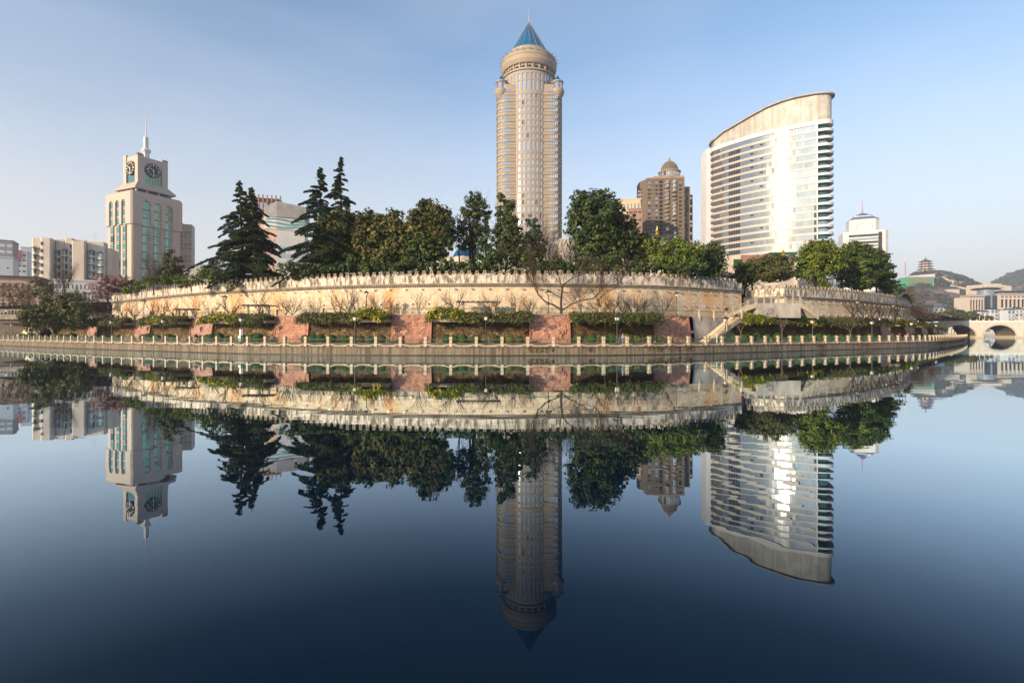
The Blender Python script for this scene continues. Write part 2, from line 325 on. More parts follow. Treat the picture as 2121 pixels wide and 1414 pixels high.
# ---------------------------------------------------------------- water and ground sheets
def poly_sheet(name, pts, z, m, kind='structure'):
    mb = MB(); mb.face([(p[0], p[1], z) for p in pts], [(p[0], p[1]) for p in pts]); return mb.build(name, m, kind=kind)
wm = bpy.data.materials.new('river water'); wm.use_nodes = True; t = wm.node_tree; N = t.nodes; L_ = t.links
N.remove(N['Principled BSDF'])
df = N.new('ShaderNodeBsdfDiffuse'); df.inputs[0].default_value = (0.001, 0.008, 0.020, 1)
gl = N.new('ShaderNodeBsdfGlossy'); gl.inputs['Roughness'].default_value = 0.0; gl.inputs[0].default_value = (0.76, 0.90, 1.0, 1)
fr = N.new('ShaderNodeFresnel'); fr.inputs['IOR'].default_value = 1.42; cr_ = N.new('ShaderNodeValToRGB'); E = cr_.color_ramp.elements; E[0].position = 0.03; E[0].color = (0, 0, 0, 1); E[1].position = 1.0
for p_, v_ in ((.095, .050), (.145, .16), (.20, .33), (.27, .54), (.39, .82), (.58, .94)):
    e_ = E.new(p_); e_.color = (v_, v_, v_, 1)
ms = N.new('ShaderNodeMixShader')
tc = N.new('ShaderNodeTexCoord')
mp = N.new('ShaderNodeMapping'); mp.inputs['Scale'].default_value = (0.10, 0.75, 1); L_.new(tc.outputs['Object'], mp.inputs[0])
n1 = N.new('ShaderNodeTexNoise'); n1.inputs['Scale'].default_value = 0.8; n1.inputs['Detail'].default_value = 3; n1.inputs['Roughness'].default_value = 0.45
L_.new(mp.outputs[0], n1.inputs['Vector'])
mp2 = N.new('ShaderNodeMapping'); mp2.inputs['Scale'].default_value = (0.03, 0.10, 1); L_.new(tc.outputs['Object'], mp2.inputs[0])
n2 = N.new('ShaderNodeTexNoise'); n2.inputs['Scale'].default_value = 0.6; n2.inputs['Detail'].default_value = 2; L_.new(mp2.outputs[0], n2.inputs['Vector'])
ad = N.new('ShaderNodeMath'); ad.operation = 'MULTIPLY_ADD'; ad.inputs[1].default_value = 3.0; L_.new(n2.outputs[0], ad.inputs[0]); L_.new(n1.outputs[0], ad.inputs[2])
bp = N.new('ShaderNodeBump'); bp.inputs['Distance'].default_value = 0.0045; bp.inputs['Strength'].default_value = 1; L_.new(ad.outputs[0], bp.inputs['Height'])
L_.new(bp.outputs[0], gl.inputs['Normal'])
L_.new(fr.outputs[0], cr_.inputs[0]); L_.new(cr_.outputs[0], ms.inputs[0]); L_.new(df.outputs[0], ms.inputs[1]); L_.new(gl.outputs[0], ms.inputs[2]); L_.new(ms.outputs[0], N['Material Output'].inputs[0])
poly_sheet('water', [(-2500, -1500), (2500, -1500), (2500, 3500), (-2500, 3500)], 0, wm)

mb = MB(); strip(mb, BANK, 0, BANK.len, [(0.55, 1.22), (12, 1.24)], 2)
mb.build('riverside_promenade', M['paving'], kind='structure')
S_END = BANK.s_px(1962, 9)                       # retaining terrace stops near the bridge
mb = MB(); strip(mb, BANK, 0, S_END, [(10.6, 5.80), (19, 5.80)], 2)
# terrace between the retaining wall and the city wall
a = [BANK.pt(l, 18) for l in np.arange(0, S_END, 4)]
mb.face([(p[0], p[1], 5.79) for p in a] + [(150, 190, 5.79), (102, 136, 5.79), (52, 108, 5.79)] + [(p[0], p[1] + 1, 5.79) for p in WALL.A[::-8]] + [(-200, 200, 5.79)])
mb.build('upper_terrace', M['paving'], kind='structure')
pl = [(p[0], p[1]) for p in (WALL.A + WALL.N * 1.0)[::6]] + [(45.5, 102), (46, 112), (56, 112)] + [(p[0], p[1]) for p in (WALL2.A + WALL2.N * 1.2)[::6]] + [(300, 335), (330, 520), (900, 3000), (-3000, 3000), (-3000, 260), (-230, 190)]
poly_sheet('city_ground', pl, 11.4, M['ground'])
poly_sheet('far_bank_ground', [(180, 516), (3500, 516), (3500, 3400), (180, 3400)], 2.2, M['ground'])

# ---------------------------------------------------------------- quay wall, one panel per bay
q = thing('quay_wall', 'long grey brown concrete quay wall rising from the water under the railing', 'river wall')
PITCH = 3.4; L0 = BANK.s_px(1040) - 60 * PITCH; rng = random.Random(4)
nb = int((BANK.s_px(1998, 0) + 60 - L0) / PITCH); BAYS = []
for k in range(nb):
    l = L0 + k * PITCH
    if l < 2 or l + PITCH > BANK.len - 1: continue
    BAYS.append(l)
for l in BAYS:
    mb = MB(); d = rng.uniform(0, 0.035)
    strip(mb, BANK, l + .012, l + PITCH - .012, [(0.0 + d, 0.10), (0.0 + d, 1.06), (0.5, 1.06)], PITCH)
    p, t, n = BANK.at(l + .012); p2, t2, n2 = BANK.at(l + PITCH - .012)
    for pp, nn in ((p, n), (p2, n2)):
        mb.face([(pp[0] + nn[0] * d, pp[1] + nn[1] * d, .1), (pp[0] + nn[0] * .5, pp[1] + nn[1] * .5, .1), (pp[0] + nn[0] * .5, pp[1] + nn[1] * .5, 1.06), (pp[0] + nn[0] * d, pp[1] + nn[1] * d, 1.06)])
    mb.build('panel', M['quay'], q)
mb = MB(); strip(mb, BANK, 0, BANK.len, [(0.12, -2.5), (0.12, 1.05)], 2); mb.build('backing_wall', M['dark_stone'], q)
mb = MB(); strip(mb, BANK, 0, BANK.len, [(-0.06, -2.5), (-0.06, 0.09), (0.13, 0.12)], 2); mb.build('waterline_ledge', M['wet'], q)
mb = MB(); strip(mb, BANK, 0, BANK.len, [(-0.10, 1.063), (-0.10, 1.2), (0.55, 1.205)], 2, mats=[0, 0]); mb.build('coping', M['quay'], q)

# ---------------------------------------------------------------- stone and green metal railing along the water
rl = thing('riverside_railing', 'long riverside railing of buff stone posts and drooping green metal rails above the quay', 'railing')
def post_mesh():
    mb = MB(); mb.box(-.19, .19, -.19, .19, 0, 1.24); mb.box(-.225, .225, -.225, .225, .98, 1.10); mb.box(-.21, .21, -.21, .21, 1.24, 1.33); mb.box(-.23, .23, -.24, .24, -.16, .12)
    return mb.mesh('post', M['post'])
pm = post_mesh()
def droop_mesh(P, base=True):
    """metal rails sagging between two posts plus balusters"""
    mb = MB(); n = 12; hs = P / 2 - .2
    top = lambda x: 1.12 - .17 * (1 - (x / hs) ** 2)
    low = lambda x: .30 + .16 * (x / hs) ** 2 - .0
    xs = [-hs + 2 * hs * k / n for k in range(n + 1)]
    mb.tube([(x, 0, top(x)) for x in xs], .035, 5); mb.tube([(x, 0, top(x) - .17) for x in xs], .022, 4)
    mb.tube([(x, 0, low(x)) for x in xs], .022, 4)
    k = 0; x = -hs + .1
    while x < hs - .05: mb.tube([(x, 0, low(x)), (x, 0, top(x))], .013, 3, cap=False); x += .17
    return mb.mesh('metal_rail', M['rail'])
def curb_mesh(P):
    """low stone curb, arched up from the posts' feet to the middle of the bay"""
    mb = MB(); hs = P / 2 - .18; n = 8; prev = None
    for k in range(n + 1):
        x = -hs + 2 * hs * k / n; f = abs(x / hs)
        zt = .14 + .24 * f ** 2.2 ; zb = 0.0 if f < .55 else (f - .55) * .55
        cur = (x, zb, zt)
        if prev:
            x0, b0, t0 = prev; x1, b1, t1 = cur
            for y, s in ((-.12, 1), (.12, -1)):
                mb.face([(x0, y, b0), (x1, y, b1), (x1, y, t1), (x0, y, t0)])
            mb.face([(x0, -.12, t0), (x1, -.12, t1), (x1, .12, t1), (x0, .12, t0)]); mb.face([(x0, -.12, b0), (x1, -.12, b1), (x1, .12, b1), (x0, .12, b0)])
        prev = cur
    return mb.mesh('curb', M['curb'])
dm = droop_mesh(PITCH); cm = curb_mesh(PITCH)
def place(name, data, parent, p, ang, z, sc_=None):
    o = link(name, data, parent); o.location = (p[0], p[1], z); o.rotation_euler = (0, 0, ang)
    if sc_: o.scale = sc_
    return o
for l in BAYS:
    p, t, n = BANK.at(l); p = p + n * .22; place('post', pm, rl, p, math.atan2(t[1], t[0]), 1.21)
    a = BANK.pt(l, .22); b = BANK.pt(l + PITCH, .22); c = (a + b) / 2; an = math.atan2(b[1] - a[1], b[0] - a[0])
    place('metal_rail', dm, rl, c, an, 1.21); place('curb', cm, rl, c, an, 1.205)

# dry creeper hanging over the quay
def creeper(px0, px1, seed, dens=60):
    rg = np.random.RandomState(seed); l0 = BANK.s_px(px0); l1 = BANK.s_px(px1); n = int((l1 - l0) * dens)
    P = []; Nn = []
    strands = rg.uniform(l0, l1, max(3, int((l1 - l0) * 5))); ln = rg.beta(1.2, 2.0, len(strands)) * 1.0 + .1
    for s_, h in zip(strands, ln):
        p, t, nn = BANK.at(s_)
        for k in range(int(h * 26)):
            z = 1.22 - rg.uniform(0, h); x = rg.normal(0, .07)
            P.append((p[0] + t[0] * x - nn[0] * rg.uniform(.05, .18), p[1] + t[1] * x - nn[1] * rg.uniform(.05, .18), z)); Nn.append((-nn[0] + rg.normal(0, .5), -nn[1] + rg.normal(0, .5), rg.normal(0, .5)))
    return np.array(P), np.array(Nn)
from mathutils import noise as mnoise
# ---------------------------------------------------------------- foliage generators
def leaf_obj(name, P, Nn, size, cols, parent=None, elong=1.6, mname='leaf', kind=None, seed=0, axis=None):
    """one mesh of separate diamond leaves: centres, facing, size and colour each"""
    rg = np.random.RandomState(seed + 7); P = np.asarray(P, np.float32); n = len(P)
    Nn = np.asarray(Nn, np.float32); Nn = Nn / (np.linalg.norm(Nn, axis=1)[:, None] + 1e-6)
    r = rg.normal(size=(n, 3)) if axis is None else axis
    a = np.cross(Nn, r); a /= (np.linalg.norm(a, axis=1)[:, None] + 1e-6); b = np.cross(Nn, a)
    if axis is not None: a, b = b, a
    s = (np.ones(n) * size * rg.uniform(.7, 1.3, n))[:, None]
    a = a * s * elong * .5; b = b * s * .5
    V = np.stack([P - a, P - b + Nn * s * .12, P + a, P + b + Nn * s * .12], 1).reshape(-1, 3)
    me = bpy.data.meshes.new(name); me.vertices.add(4 * n); me.vertices.foreach_set('co', V.astype(np.float32).ravel())
    me.loops.add(4 * n); me.loops.foreach_set('vertex_index', np.arange(4 * n, dtype=np.int32))
    me.polygons.add(n); me.polygons.foreach_set('loop_start', np.arange(0, 4 * n, 4, dtype=np.int32))
    try: me.polygons.foreach_set('loop_total', np.full(n, 4, dtype=np.int32))
    except Exception: pass
    ca = me.color_attributes.new('Col', 'FLOAT_COLOR', 'POINT')
    c4 = np.ones((n, 4), np.float32); c4[:, :3] = cols; ca.data.foreach_set('color', np.repeat(c4, 4, axis=0).ravel())
    me.materials.append(M[mname]); me.update(); me.validate()
    return link(name, me, parent, kind)
def palette(rg, n, pal, clump=None, var=.25):
    """colours picked from a list of (colour, weight), jittered leaf by leaf, with each clump leaning one way"""
    c = np.array([p[0] for p in pal]); wt = np.array([p[1] for p in pal], float); wt /= wt.sum()
    if clump is None: idx = rg.choice(len(pal), n, p=wt); k = 1
    else:
        nc = clump.max() + 1; base = rg.choice(len(pal), nc, p=wt); idx = base[clump]; sw = rg.rand(n) < .35; idx[sw] = rg.choice(len(pal), sw.sum(), p=wt); k = rg.uniform(1 - var, 1 + var, nc)[clump][:, None]
    return c[idx] * k * rg.uniform(1 - var, 1 + var, (n, 1))
def crown(rg, blobs, nclump, nleaf, cr, flat=.7, fill=.35, up=.35):
    """leaf positions in clumps over the shells of ellipsoids (x,y,z,rx,ry,rz)"""
    B = np.array(blobs, float); wt = (B[:, 3] * B[:, 5] + B[:, 3] * B[:, 4] + B[:, 4] * B[:, 5]); wt /= wt.sum()
    i = rg.choice(len(B), nclump, p=wt); d = rg.normal(size=(nclump, 3)); d /= np.linalg.norm(d, axis=1)[:, None]
    r = np.where(rg.rand(nclump) < fill, rg.uniform(.25, .85, nclump), rg.uniform(.82, 1.06, nclump))
    sd = rg.uniform(0, 50); r = r * np.array([1 + .38 * mnoise.noise(Vector((q[0] * 2.6 + sd, q[1] * 2.6, q[2] * 2.6 + j_))) for q, j_ in zip(d, i * 7.0)])
    r = np.where(rg.rand(nclump) < .05, r * 1.18, r)
    C = B[i, :3] + d * B[i, 3:] * r[:, None]
    k = np.repeat(np.arange(nclump), nleaf); csz = rg.uniform(.55, 1.35, nclump)[k][:, None]
    o = rg.normal(size=(len(k), 3)); o /= (np.linalg.norm(o, axis=1)[:, None] + 1e-6); o *= rg.uniform(.3, 1, (len(k), 1)) ** .5
    P = C[k] + o * cr * csz * np.array([1, 1, flat])
    Nn = o * .9 + d[k] * .6 + rg.normal(size=(len(k), 3)) * .45; Nn[:, 2] += up
    return P, Nn, k
def grow(mb, p, d, L, r, depth, rg, spread=.55, upw=.12, kidn=(2, 3), n=4, tips=None, droop=0):
    seg = 3 if depth > 0 else 2; pts = [p]; rad = [r]; q = p.copy(); dd = d.copy(); nodes = []
    for k in range(seg):
        dd = (dd + Vector((rg.gauss(0, .13), rg.gauss(0, .13), rg.gauss(0, .10) + upw - droop))).normalized()
        q = q + dd * (L / seg); pts.append(q.copy()); rad.append(r * (1 - .5 * (k + 1) / seg)); nodes.append((q.copy(), dd.copy(), rad[-1]))
    mb.tube(pts, rad, n if r > .03 else 3, cap=False)
    if depth <= 0:
        if tips is not None: tips.append(q.copy())
        return
    for (q, dd, rr) in nodes:
        for _ in range(rg.randint(*kidn) if q is nodes[-1][0] else rg.randint(1, 2)):
            side = Vector((rg.gauss(0, 1), rg.gauss(0, 1), rg.gauss(0, .6))).normalized()
            nd = (dd + side * spread * rg.uniform(.6, 1.4)).normalized()
            grow(mb, q, nd, L * rg.uniform(.55, .8), rr * .72, depth - 1, rg, spread, upw, kidn, n, tips, droop)

DG = [((0.035, 0.065, 0.018), 3), ((0.055, 0.09, 0.02), 3), ((0.085, 0.12, 0.03), 1)]
PAL = dict(
    cedar=[((0.024, 0.048, 0.022), 4), ((0.045, 0.075, 0.028), 3), ((0.09, 0.12, 0.04), 1.8)],
    magnolia=[((0.035, 0.055, 0.012), 4), ((0.075, 0.09, 0.018), 3), ((0.13, 0.085, 0.025), 1.5), ((0.19, 0.18, 0.04), 1.2)],
    camphor=[((0.030, 0.055, 0.014), 4), ((0.055, 0.08, 0.018), 3), ((0.10, 0.125, 0.03), 1.3)],
    airy=[((0.032, 0.058, 0.015), 4), ((0.065, 0.09, 0.02), 2), ((0.10, 0.12, 0.03), .8)],
    bamboo=[((0.08, 0.13, 0.018), 4), ((0.13, 0.17, 0.022), 3), ((0.24, 0.24, 0.035), 1.2), ((0.05, 0.085, 0.015), 2)],
    lime=[((0.085, 0.125, 0.014), 4), ((0.15, 0.18, 0.022), 3), ((0.04, 0.065, 0.012), 2)],
    layered=[((0.038, 0.068, 0.016), 4), ((0.07, 0.105, 0.02), 3), ((0.12, 0.145, 0.03), 1)],
    olive=[((0.06, 0.075, 0.02), 4), ((0.095, 0.10, 0.03), 3), ((0.13, 0.10, 0.05), 1)],
    hedge=[((0.05, 0.07, 0.016), 4), ((0.085, 0.10, 0.022), 3), ((0.12, 0.09, 0.04), 2.5)],
    yellow=[((0.06, 0.09, 0.015), 3), ((0.12, 0.15, 0.02), 2), ((0.60, 0.46, 0.02), 1.7)],
    box=[((0.035, 0.09, 0.012), 4), ((0.06, 0.13, 0.018), 3)], box_yellow=[((0.14, 0.16, 0.02), 4), ((0.2, 0.19, 0.03), 2)], box_brown=[((0.12, 0.10, 0.04), 4), ((0.07, 0.08, 0.02), 3)],
    pink=[((0.34, 0.18, 0.17), 4), ((0.42, 0.26, 0.23), 2), ((0.15, 0.09, 0.07), 4)],
    twig=[((0.16, 0.11, 0.07), 4), ((0.11, 0.085, 0.045), 3)], dead=[((0.18, 0.10, 0.045), 3), ((0.12, 0.075, 0.03), 3), ((0.05, 0.06, 0.02), 1)],
    ivy=[((0.035, 0.045, 0.015), 3), ((0.06, 0.04, 0.025), 3)])
TREE_GROUP = 'trees on the bank above the city wall'
def broadleaf(name, label, D, blobs, pal, trunk_px, ground, dens=1.0, leaf=.42, cr=1.25, seed=1, cat='tree', group=None, ntr=1, depth_k=.9, fill=.35, trunk_r=.28, flat=.7, leafn=26, limbs=True):
    """blobs in photo columns/rows (px,py,rx,ry[,dd]) turned into real crown volumes at distance D"""
    rg = np.random.RandomState(seed); rr = random.Random(seed)
    base = Vector((X(trunk_px, D), D, ground)); t = thing(name, label, cat, base, 0, group)
    B = []
    for b in blobs:
        px, py, rx, ry = b[:4]; dd = b[4] if len(b) > 4 else rg.uniform(-.3, .3) * rx * D / F
        c = W(px, py, D) - base; B.append((c.x, dd, c.z, rx * D / F, rx * D / F * depth_k, ry * D / F))
    area = sum(b[3] * b[5] + b[4] * b[5] + b[3] * b[4] for b in B)
    nc = int(area * 3.6 * dens); P, Nn, k = crown(rg, B, nc, leafn, cr * .75, flat, fill)
    m = P[:, 2] > .3; P, Nn, k = P[m], Nn[m], k[m]
    leaf_obj('crown', P, Nn, leaf, palette(rg, len(P), PAL[pal], k), t, seed=seed)
    mb = MB(); top = max(b[2] for b in B)
    for j in range(ntr):
        x0 = rr.uniform(-1, 1) * (ntr > 1) * 1.8; tgt = B[j % len(B)]; H = max(1.5, tgt[2])
        pts = [Vector((x0, rr.uniform(-.4, .4), -.3)), Vector((x0 + rr.uniform(-.2, .2), 0, H * .4)), Vector((x0 * .6 + tgt[0] * .4, tgt[1] * .5, H * .8)), Vector((tgt[0], tgt[1], H + tgt[5] * .5))]
        mb.tube(pts, [trunk_r, trunk_r * .8, trunk_r * .55, .04], 7)
    mb.build('trunk', M['bark'], t)
    if limbs:
        mb = MB()
        for b in B:
            s0 = Vector((0, 0, max(.8, min(b[2] * .5, top * .45)))); e = Vector((b[0], b[1], b[2]))
            grow(mb, s0, (e - s0).normalized(), (e - s0).length * .6, trunk_r * .4, 2, rr, .55, .0)
        mb.build('branches', M['bark'], t)
    return t
def cedar(label, tip, base, halfw, D, seed, lean=0.0, bare_top=.0, group=None):
    """drooping tiered cedar: tip (px,py), base row, half width in columns at the widest"""
    rg = np.random.RandomState(seed); rr = random.Random(seed)
    zt = Z(tip[1], D); zb = Z(base[1], D); x0 = X(base[0], D); o = Vector((x0, D, zb)); H = zt - zb; tx = X(tip[0], D) - x0; Wd = halfw * D / F
    t = thing('cedar_tree', label, 'tree', o, 0, group)
    mb = MB(); mb.tube([(0, 0, -.5), (tx * .3, 0, H * .35), (tx * .75, 0, H * .7), (tx, 0, H)], [.42, .3, .16, .03], 8); mb.build('trunk', M['bark'], t)
    P = []; A = []; br = MB(); K = []; kid = 0
    nb = int(H * 4.9)
    for i in range(nb):
        f = (i + rg.uniform(0, 1)) / nb; f = .04 + .95 * f; z = H * f
        Lm = Wd * (1 - f) ** .85 * (.25 + .75 * min(1, (1 - f) * 3.0)) * rg.uniform(.30, 1.12) + .4
        if rg.rand() < .2: Lm *= 1.4
        az = rg.uniform(0, 2 * math.pi); dx, dy = math.cos(az), math.sin(az); xc = tx * f
        sl = rg.uniform(-.05, .34) * (1 if f < .8 else 1.6); n = 6; pts = []
        for k in range(n + 1):
            u = k / n; pts.append(Vector((xc + dx * Lm * u, dy * Lm * u, z + Lm * (sl * u - .42 * u * u))))
        br.tube(pts, [.09 * (1 - .85 * k / n) * (.5 + Lm / 6) for k in range(n + 1)], 3, cap=False)
        m = int(Lm * 120) + 30
        u = rg.uniform(.10, 1.03, m) ** .8; wd = Lm * .25 * (np.sin(np.clip(u, 0, 1) * math.pi * .85 + .25)) + .12
        lat = rg.uniform(-1, 1, m) * wd
        zz = z + Lm * (sl * u - .42 * u * u) - rg.uniform(-.04, .30, m) * (.5 + .5 * abs(lat) / (wd + .01))
        P.append(np.c_[xc + dx * Lm * u - dy * lat, dy * Lm * u + dx * lat, zz])
        A.append(np.c_[np.full(m, dx) - dy * lat * .9 / (wd + .1), np.full(m, dy) + dx * lat * .9 / (wd + .1), rg.uniform(-.8, -.1, m)]); K.append(np.full(m, kid)); kid += 1
    # leader tuft
    m = 160; u = rg.uniform(0, 1, m); P.append(np.c_[tx * (1 - .12 * u) + rg.normal(0, .08 + .28 * u), rg.normal(0, .08 + .28 * u), H * (1.0 - .12 * u)]); A.append(rg.normal(size=(m, 3)) + np.array([0, 0, .4])); K.append(np.full(m, kid))
    P = np.concatenate(P); A = np.concatenate(A); K = np.concatenate(K)
    Nn = rg.normal(size=P.shape) * .5; Nn[:, 2] += 1
    leaf_obj('foliage', P, Nn, .175, palette(rg, len(P), PAL['cedar'], K), t, elong=2.6, seed=seed, axis=A)
    br.build('branches', M['bark'], t)
    return t
def bare_tree_meshes(seed, H, spread=.5, depth=3, stems=3, r=.10, base_h=.4, upw=.10, mt='bark'):
    rr = random.Random(seed); tr = MB(); br = MB()
    tr.tube([(0, 0, -.2), (rr.uniform(-.05, .05), 0, base_h)], [r * 1.3, r], 6)
    tips = []
    for s in range(stems):
        a = 2 * math.pi * s / stems + rr.uniform(-.4, .4); d = Vector((math.cos(a) * spread, math.sin(a) * spread * .8, 1)).normalized()
        grow(br, Vector((0, 0, base_h - .05)), d, H * .55, r * .62, depth, rr, .42, upw, (2, 3), 4, tips)
    return tr.mesh('trunk', M[mt]), br.mesh('branches', M[mt]), max(v[2] for v in br.v)
from mathutils import noise as mnoise
# ---------------------------------------------------------------- the city wall with its merlons
def city_wall(name, label, c, ztop, px_hint, capL=False, capR=False, low=5.7):
    t = thing(name, label, 'wall'); dz = ztop - 13.5
    z = lambda v: v + dz
    mb = MB(); strip(mb, c, 0, c.len, [(0, low), (.22, z(10.95))], 1.0)
    for l, on in ((0, capL), (c.len, capR)):
        if on:
            p, tt, n = c.at(l)
            A = [(p[0] + n[0] * o, p[1] + n[1] * o) for o in (0, 3, 8, 12)]; Bq = [(p[0] + n[0] * (o + (.22 if o == 0 else 0)), p[1] + n[1] * (o + (.22 if o == 0 else 0))) for o in (0, 3, 8, 12)]
            for k in range(3): mb.face([(*A[k], low), (*A[k + 1], low), (*Bq[k + 1], z(10.95)), (*Bq[k], z(10.95))], [(k * 4, 0), (k * 4 + 4, 0), (k * 4 + 4, 5), (k * 4, 5)])
    mb.build('wall_face', M['city_wall'], t)
    mb = MB(); prof = [(.23, z(10.93)), (-.10, z(11.0)), (-.10, z(11.12)), (-.32, z(11.16)), (-.32, z(11.34)), (.12, z(11.36))]
    strip(mb, c, 0, c.len, prof, 1.0)
    for l, on in ((0, capL), (c.len, capR)):
        if on: endcap(mb, c, l, prof)
    mb.build('cornice', M['concrete'], t)
    # dentils
    mb = MB(); n = int(c.len / .42)
    for k in range(n):
        p, tt, nn = c.at(.1 + k * .42); mb.obox(p, tt, nn, -.09, .09, -.06, .2, z(10.76), z(10.93))
    mb.build('dentils', M['concrete'], t, kind='stuff')
    pr = [(.10, z(11.34)), (.10, z(12.72)), (.62, z(12.72)), (.62, z(11.34))]
    mb = MB(); rg = random.Random(3); l = 0
    while l < c.len - .5:                                      # parapet slabs, each its own length and setback
        e = min(c.len, l + rg.uniform(3.2, 5.2)); d = rg.uniform(-.02, .03); mb = MB()
        strip(mb, c, l + .01, e - .01, [(pr[0][0] + d, pr[0][1]), (pr[1][0] + d, pr[1][1]), pr[2], pr[3]], 1.3)
        for q in (l + .01, e - .01): endcap(mb, c, q, pr)
        mb.build('parapet_slab', M['parapet'], t); l = e
    mb = MB(); mb.box(-.43, .43, -.2, .2, 0, .36); mb.box(-.25, .25, -.19, .19, .36, .74); mb.box(-.28, .28, -.215, .215, .74, .82)
    mb.box(-.055, .055, -.212, -.19, .30, .62, 1); mb.box(-.5, .5, -.23, .23, -.14, .03)
    me = mb.mesh('merlon', [M['merlon'], M['black']])
    n = int(c.len / 1.3)
    for k in range(n):
        p, tt, nn = c.at(.6 + k * 1.3); o = place('merlon', me, t, p + nn * .36, math.atan2(tt[1], tt[0]), z(12.715), (rg.uniform(.94, 1.06), 1, rg.uniform(.9, 1.05)))
    mb = MB(); mb.tube([(0, .25, .1), (0, -.25, .12)], .03, 4); mb.box(-.16, .16, -.42, -.2, -.02, .22)
    fl = mb.mesh('floodlight', M['metal']); k = 0; l = 1.5
    while l < c.len - 1:
        p, tt, nn = c.at(l); place('floodlight', fl, t, p, math.atan2(tt[1], tt[0]), z(10.35)); place('floodlight', fl, t, c.pt(l + 1.2, .1), math.atan2(tt[1], tt[0]), z(7.85)); l += 2.85
    return t
cw = city_wall('city_wall', 'long curving sandstone city wall with stepped merlons above the riverside terrace', WALL, 13.5, 0, capR=True)
# small arched doorway near the wall's left end
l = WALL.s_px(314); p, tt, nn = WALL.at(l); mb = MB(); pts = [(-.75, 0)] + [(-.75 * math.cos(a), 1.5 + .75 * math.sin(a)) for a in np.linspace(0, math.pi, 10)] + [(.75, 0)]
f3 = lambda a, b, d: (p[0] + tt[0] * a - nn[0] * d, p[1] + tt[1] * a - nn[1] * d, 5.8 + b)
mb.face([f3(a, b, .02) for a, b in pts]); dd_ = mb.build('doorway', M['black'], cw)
mb = MB()
for k in range(len(pts) - 1):
    a, b = pts[k], pts[k + 1]; s_ = 1.28
    A = [f3(a[0], a[1], .14), f3(b[0], b[1], .14), f3(b[0] * s_, b[1] * 1.1, .14), f3(a[0] * s_, a[1] * 1.1, .14)]; mb.face(A)
    mb.face([f3(a[0], a[1], -.1), f3(b[0], b[1], -.1), f3(b[0], b[1], .14), f3(a[0], a[1], .14)]); mb.face([f3(a[0] * s_, a[1] * 1.1, -.1), f3(b[0] * s_, b[1] * 1.1, -.1), f3(b[0] * s_, b[1] * 1.1, .14), f3(a[0] * s_, a[1] * 1.1, .14)])
mb.build('door_surround', M['curb'], cw)
c2 = city_wall('city_wall', 'greyer stretch of city wall receding to the right beyond the stairs, under layered trees', WALL2, 12.35, 0, capL=False)
# short return wall from the corner back towards the first wall
RET = Curve([(47.4, 104.0), (52.8, 98.9)], smooth=False)
city_wall('city_wall', 'short lit piece of city wall between the two long stretches, behind the stair landing', RET, 12.35, 0)

# ---------------------------------------------------------------- terrace front: red relief panels, ledges, vine covered rock
REL = [(166, 189, 'pink'), (264, 297, 'pink'), (380, 426, 'pink'), (556, 627, 'red'), (806, 889, 'red'), (1098, 1184, 'red'), (1367, 1441, 'red'), (1837, 1857, 'pink'), (1886, 1906, 'pink'), (1919, 1931, 'pink'), (1941, 1949, 'pink')]
RL = ['narrow pink sandstone pier, leftmost on the terrace front, beside the dark culvert', 'pink sandstone block panel, second from left, below the wall\'s left end', 'pink sandstone panel with small carved marks behind the man in black',
      'large red relief panel with carved swirls below the cedars, left of the two walkers', 'smooth red sandstone relief panel directly behind the two walkers', 'red relief panel with dark water stains below the big bare tree', 'red relief panel with flowing carving beside the lower stairs',
      'pinkish pier right of the yellow flowering shrub on the right bend', 'pinkish pier behind the seated pair on the right bend', 'slim pinkish pier, second from the bridge end of the terrace', 'slim pinkish pier nearest the bridge']
spans = []
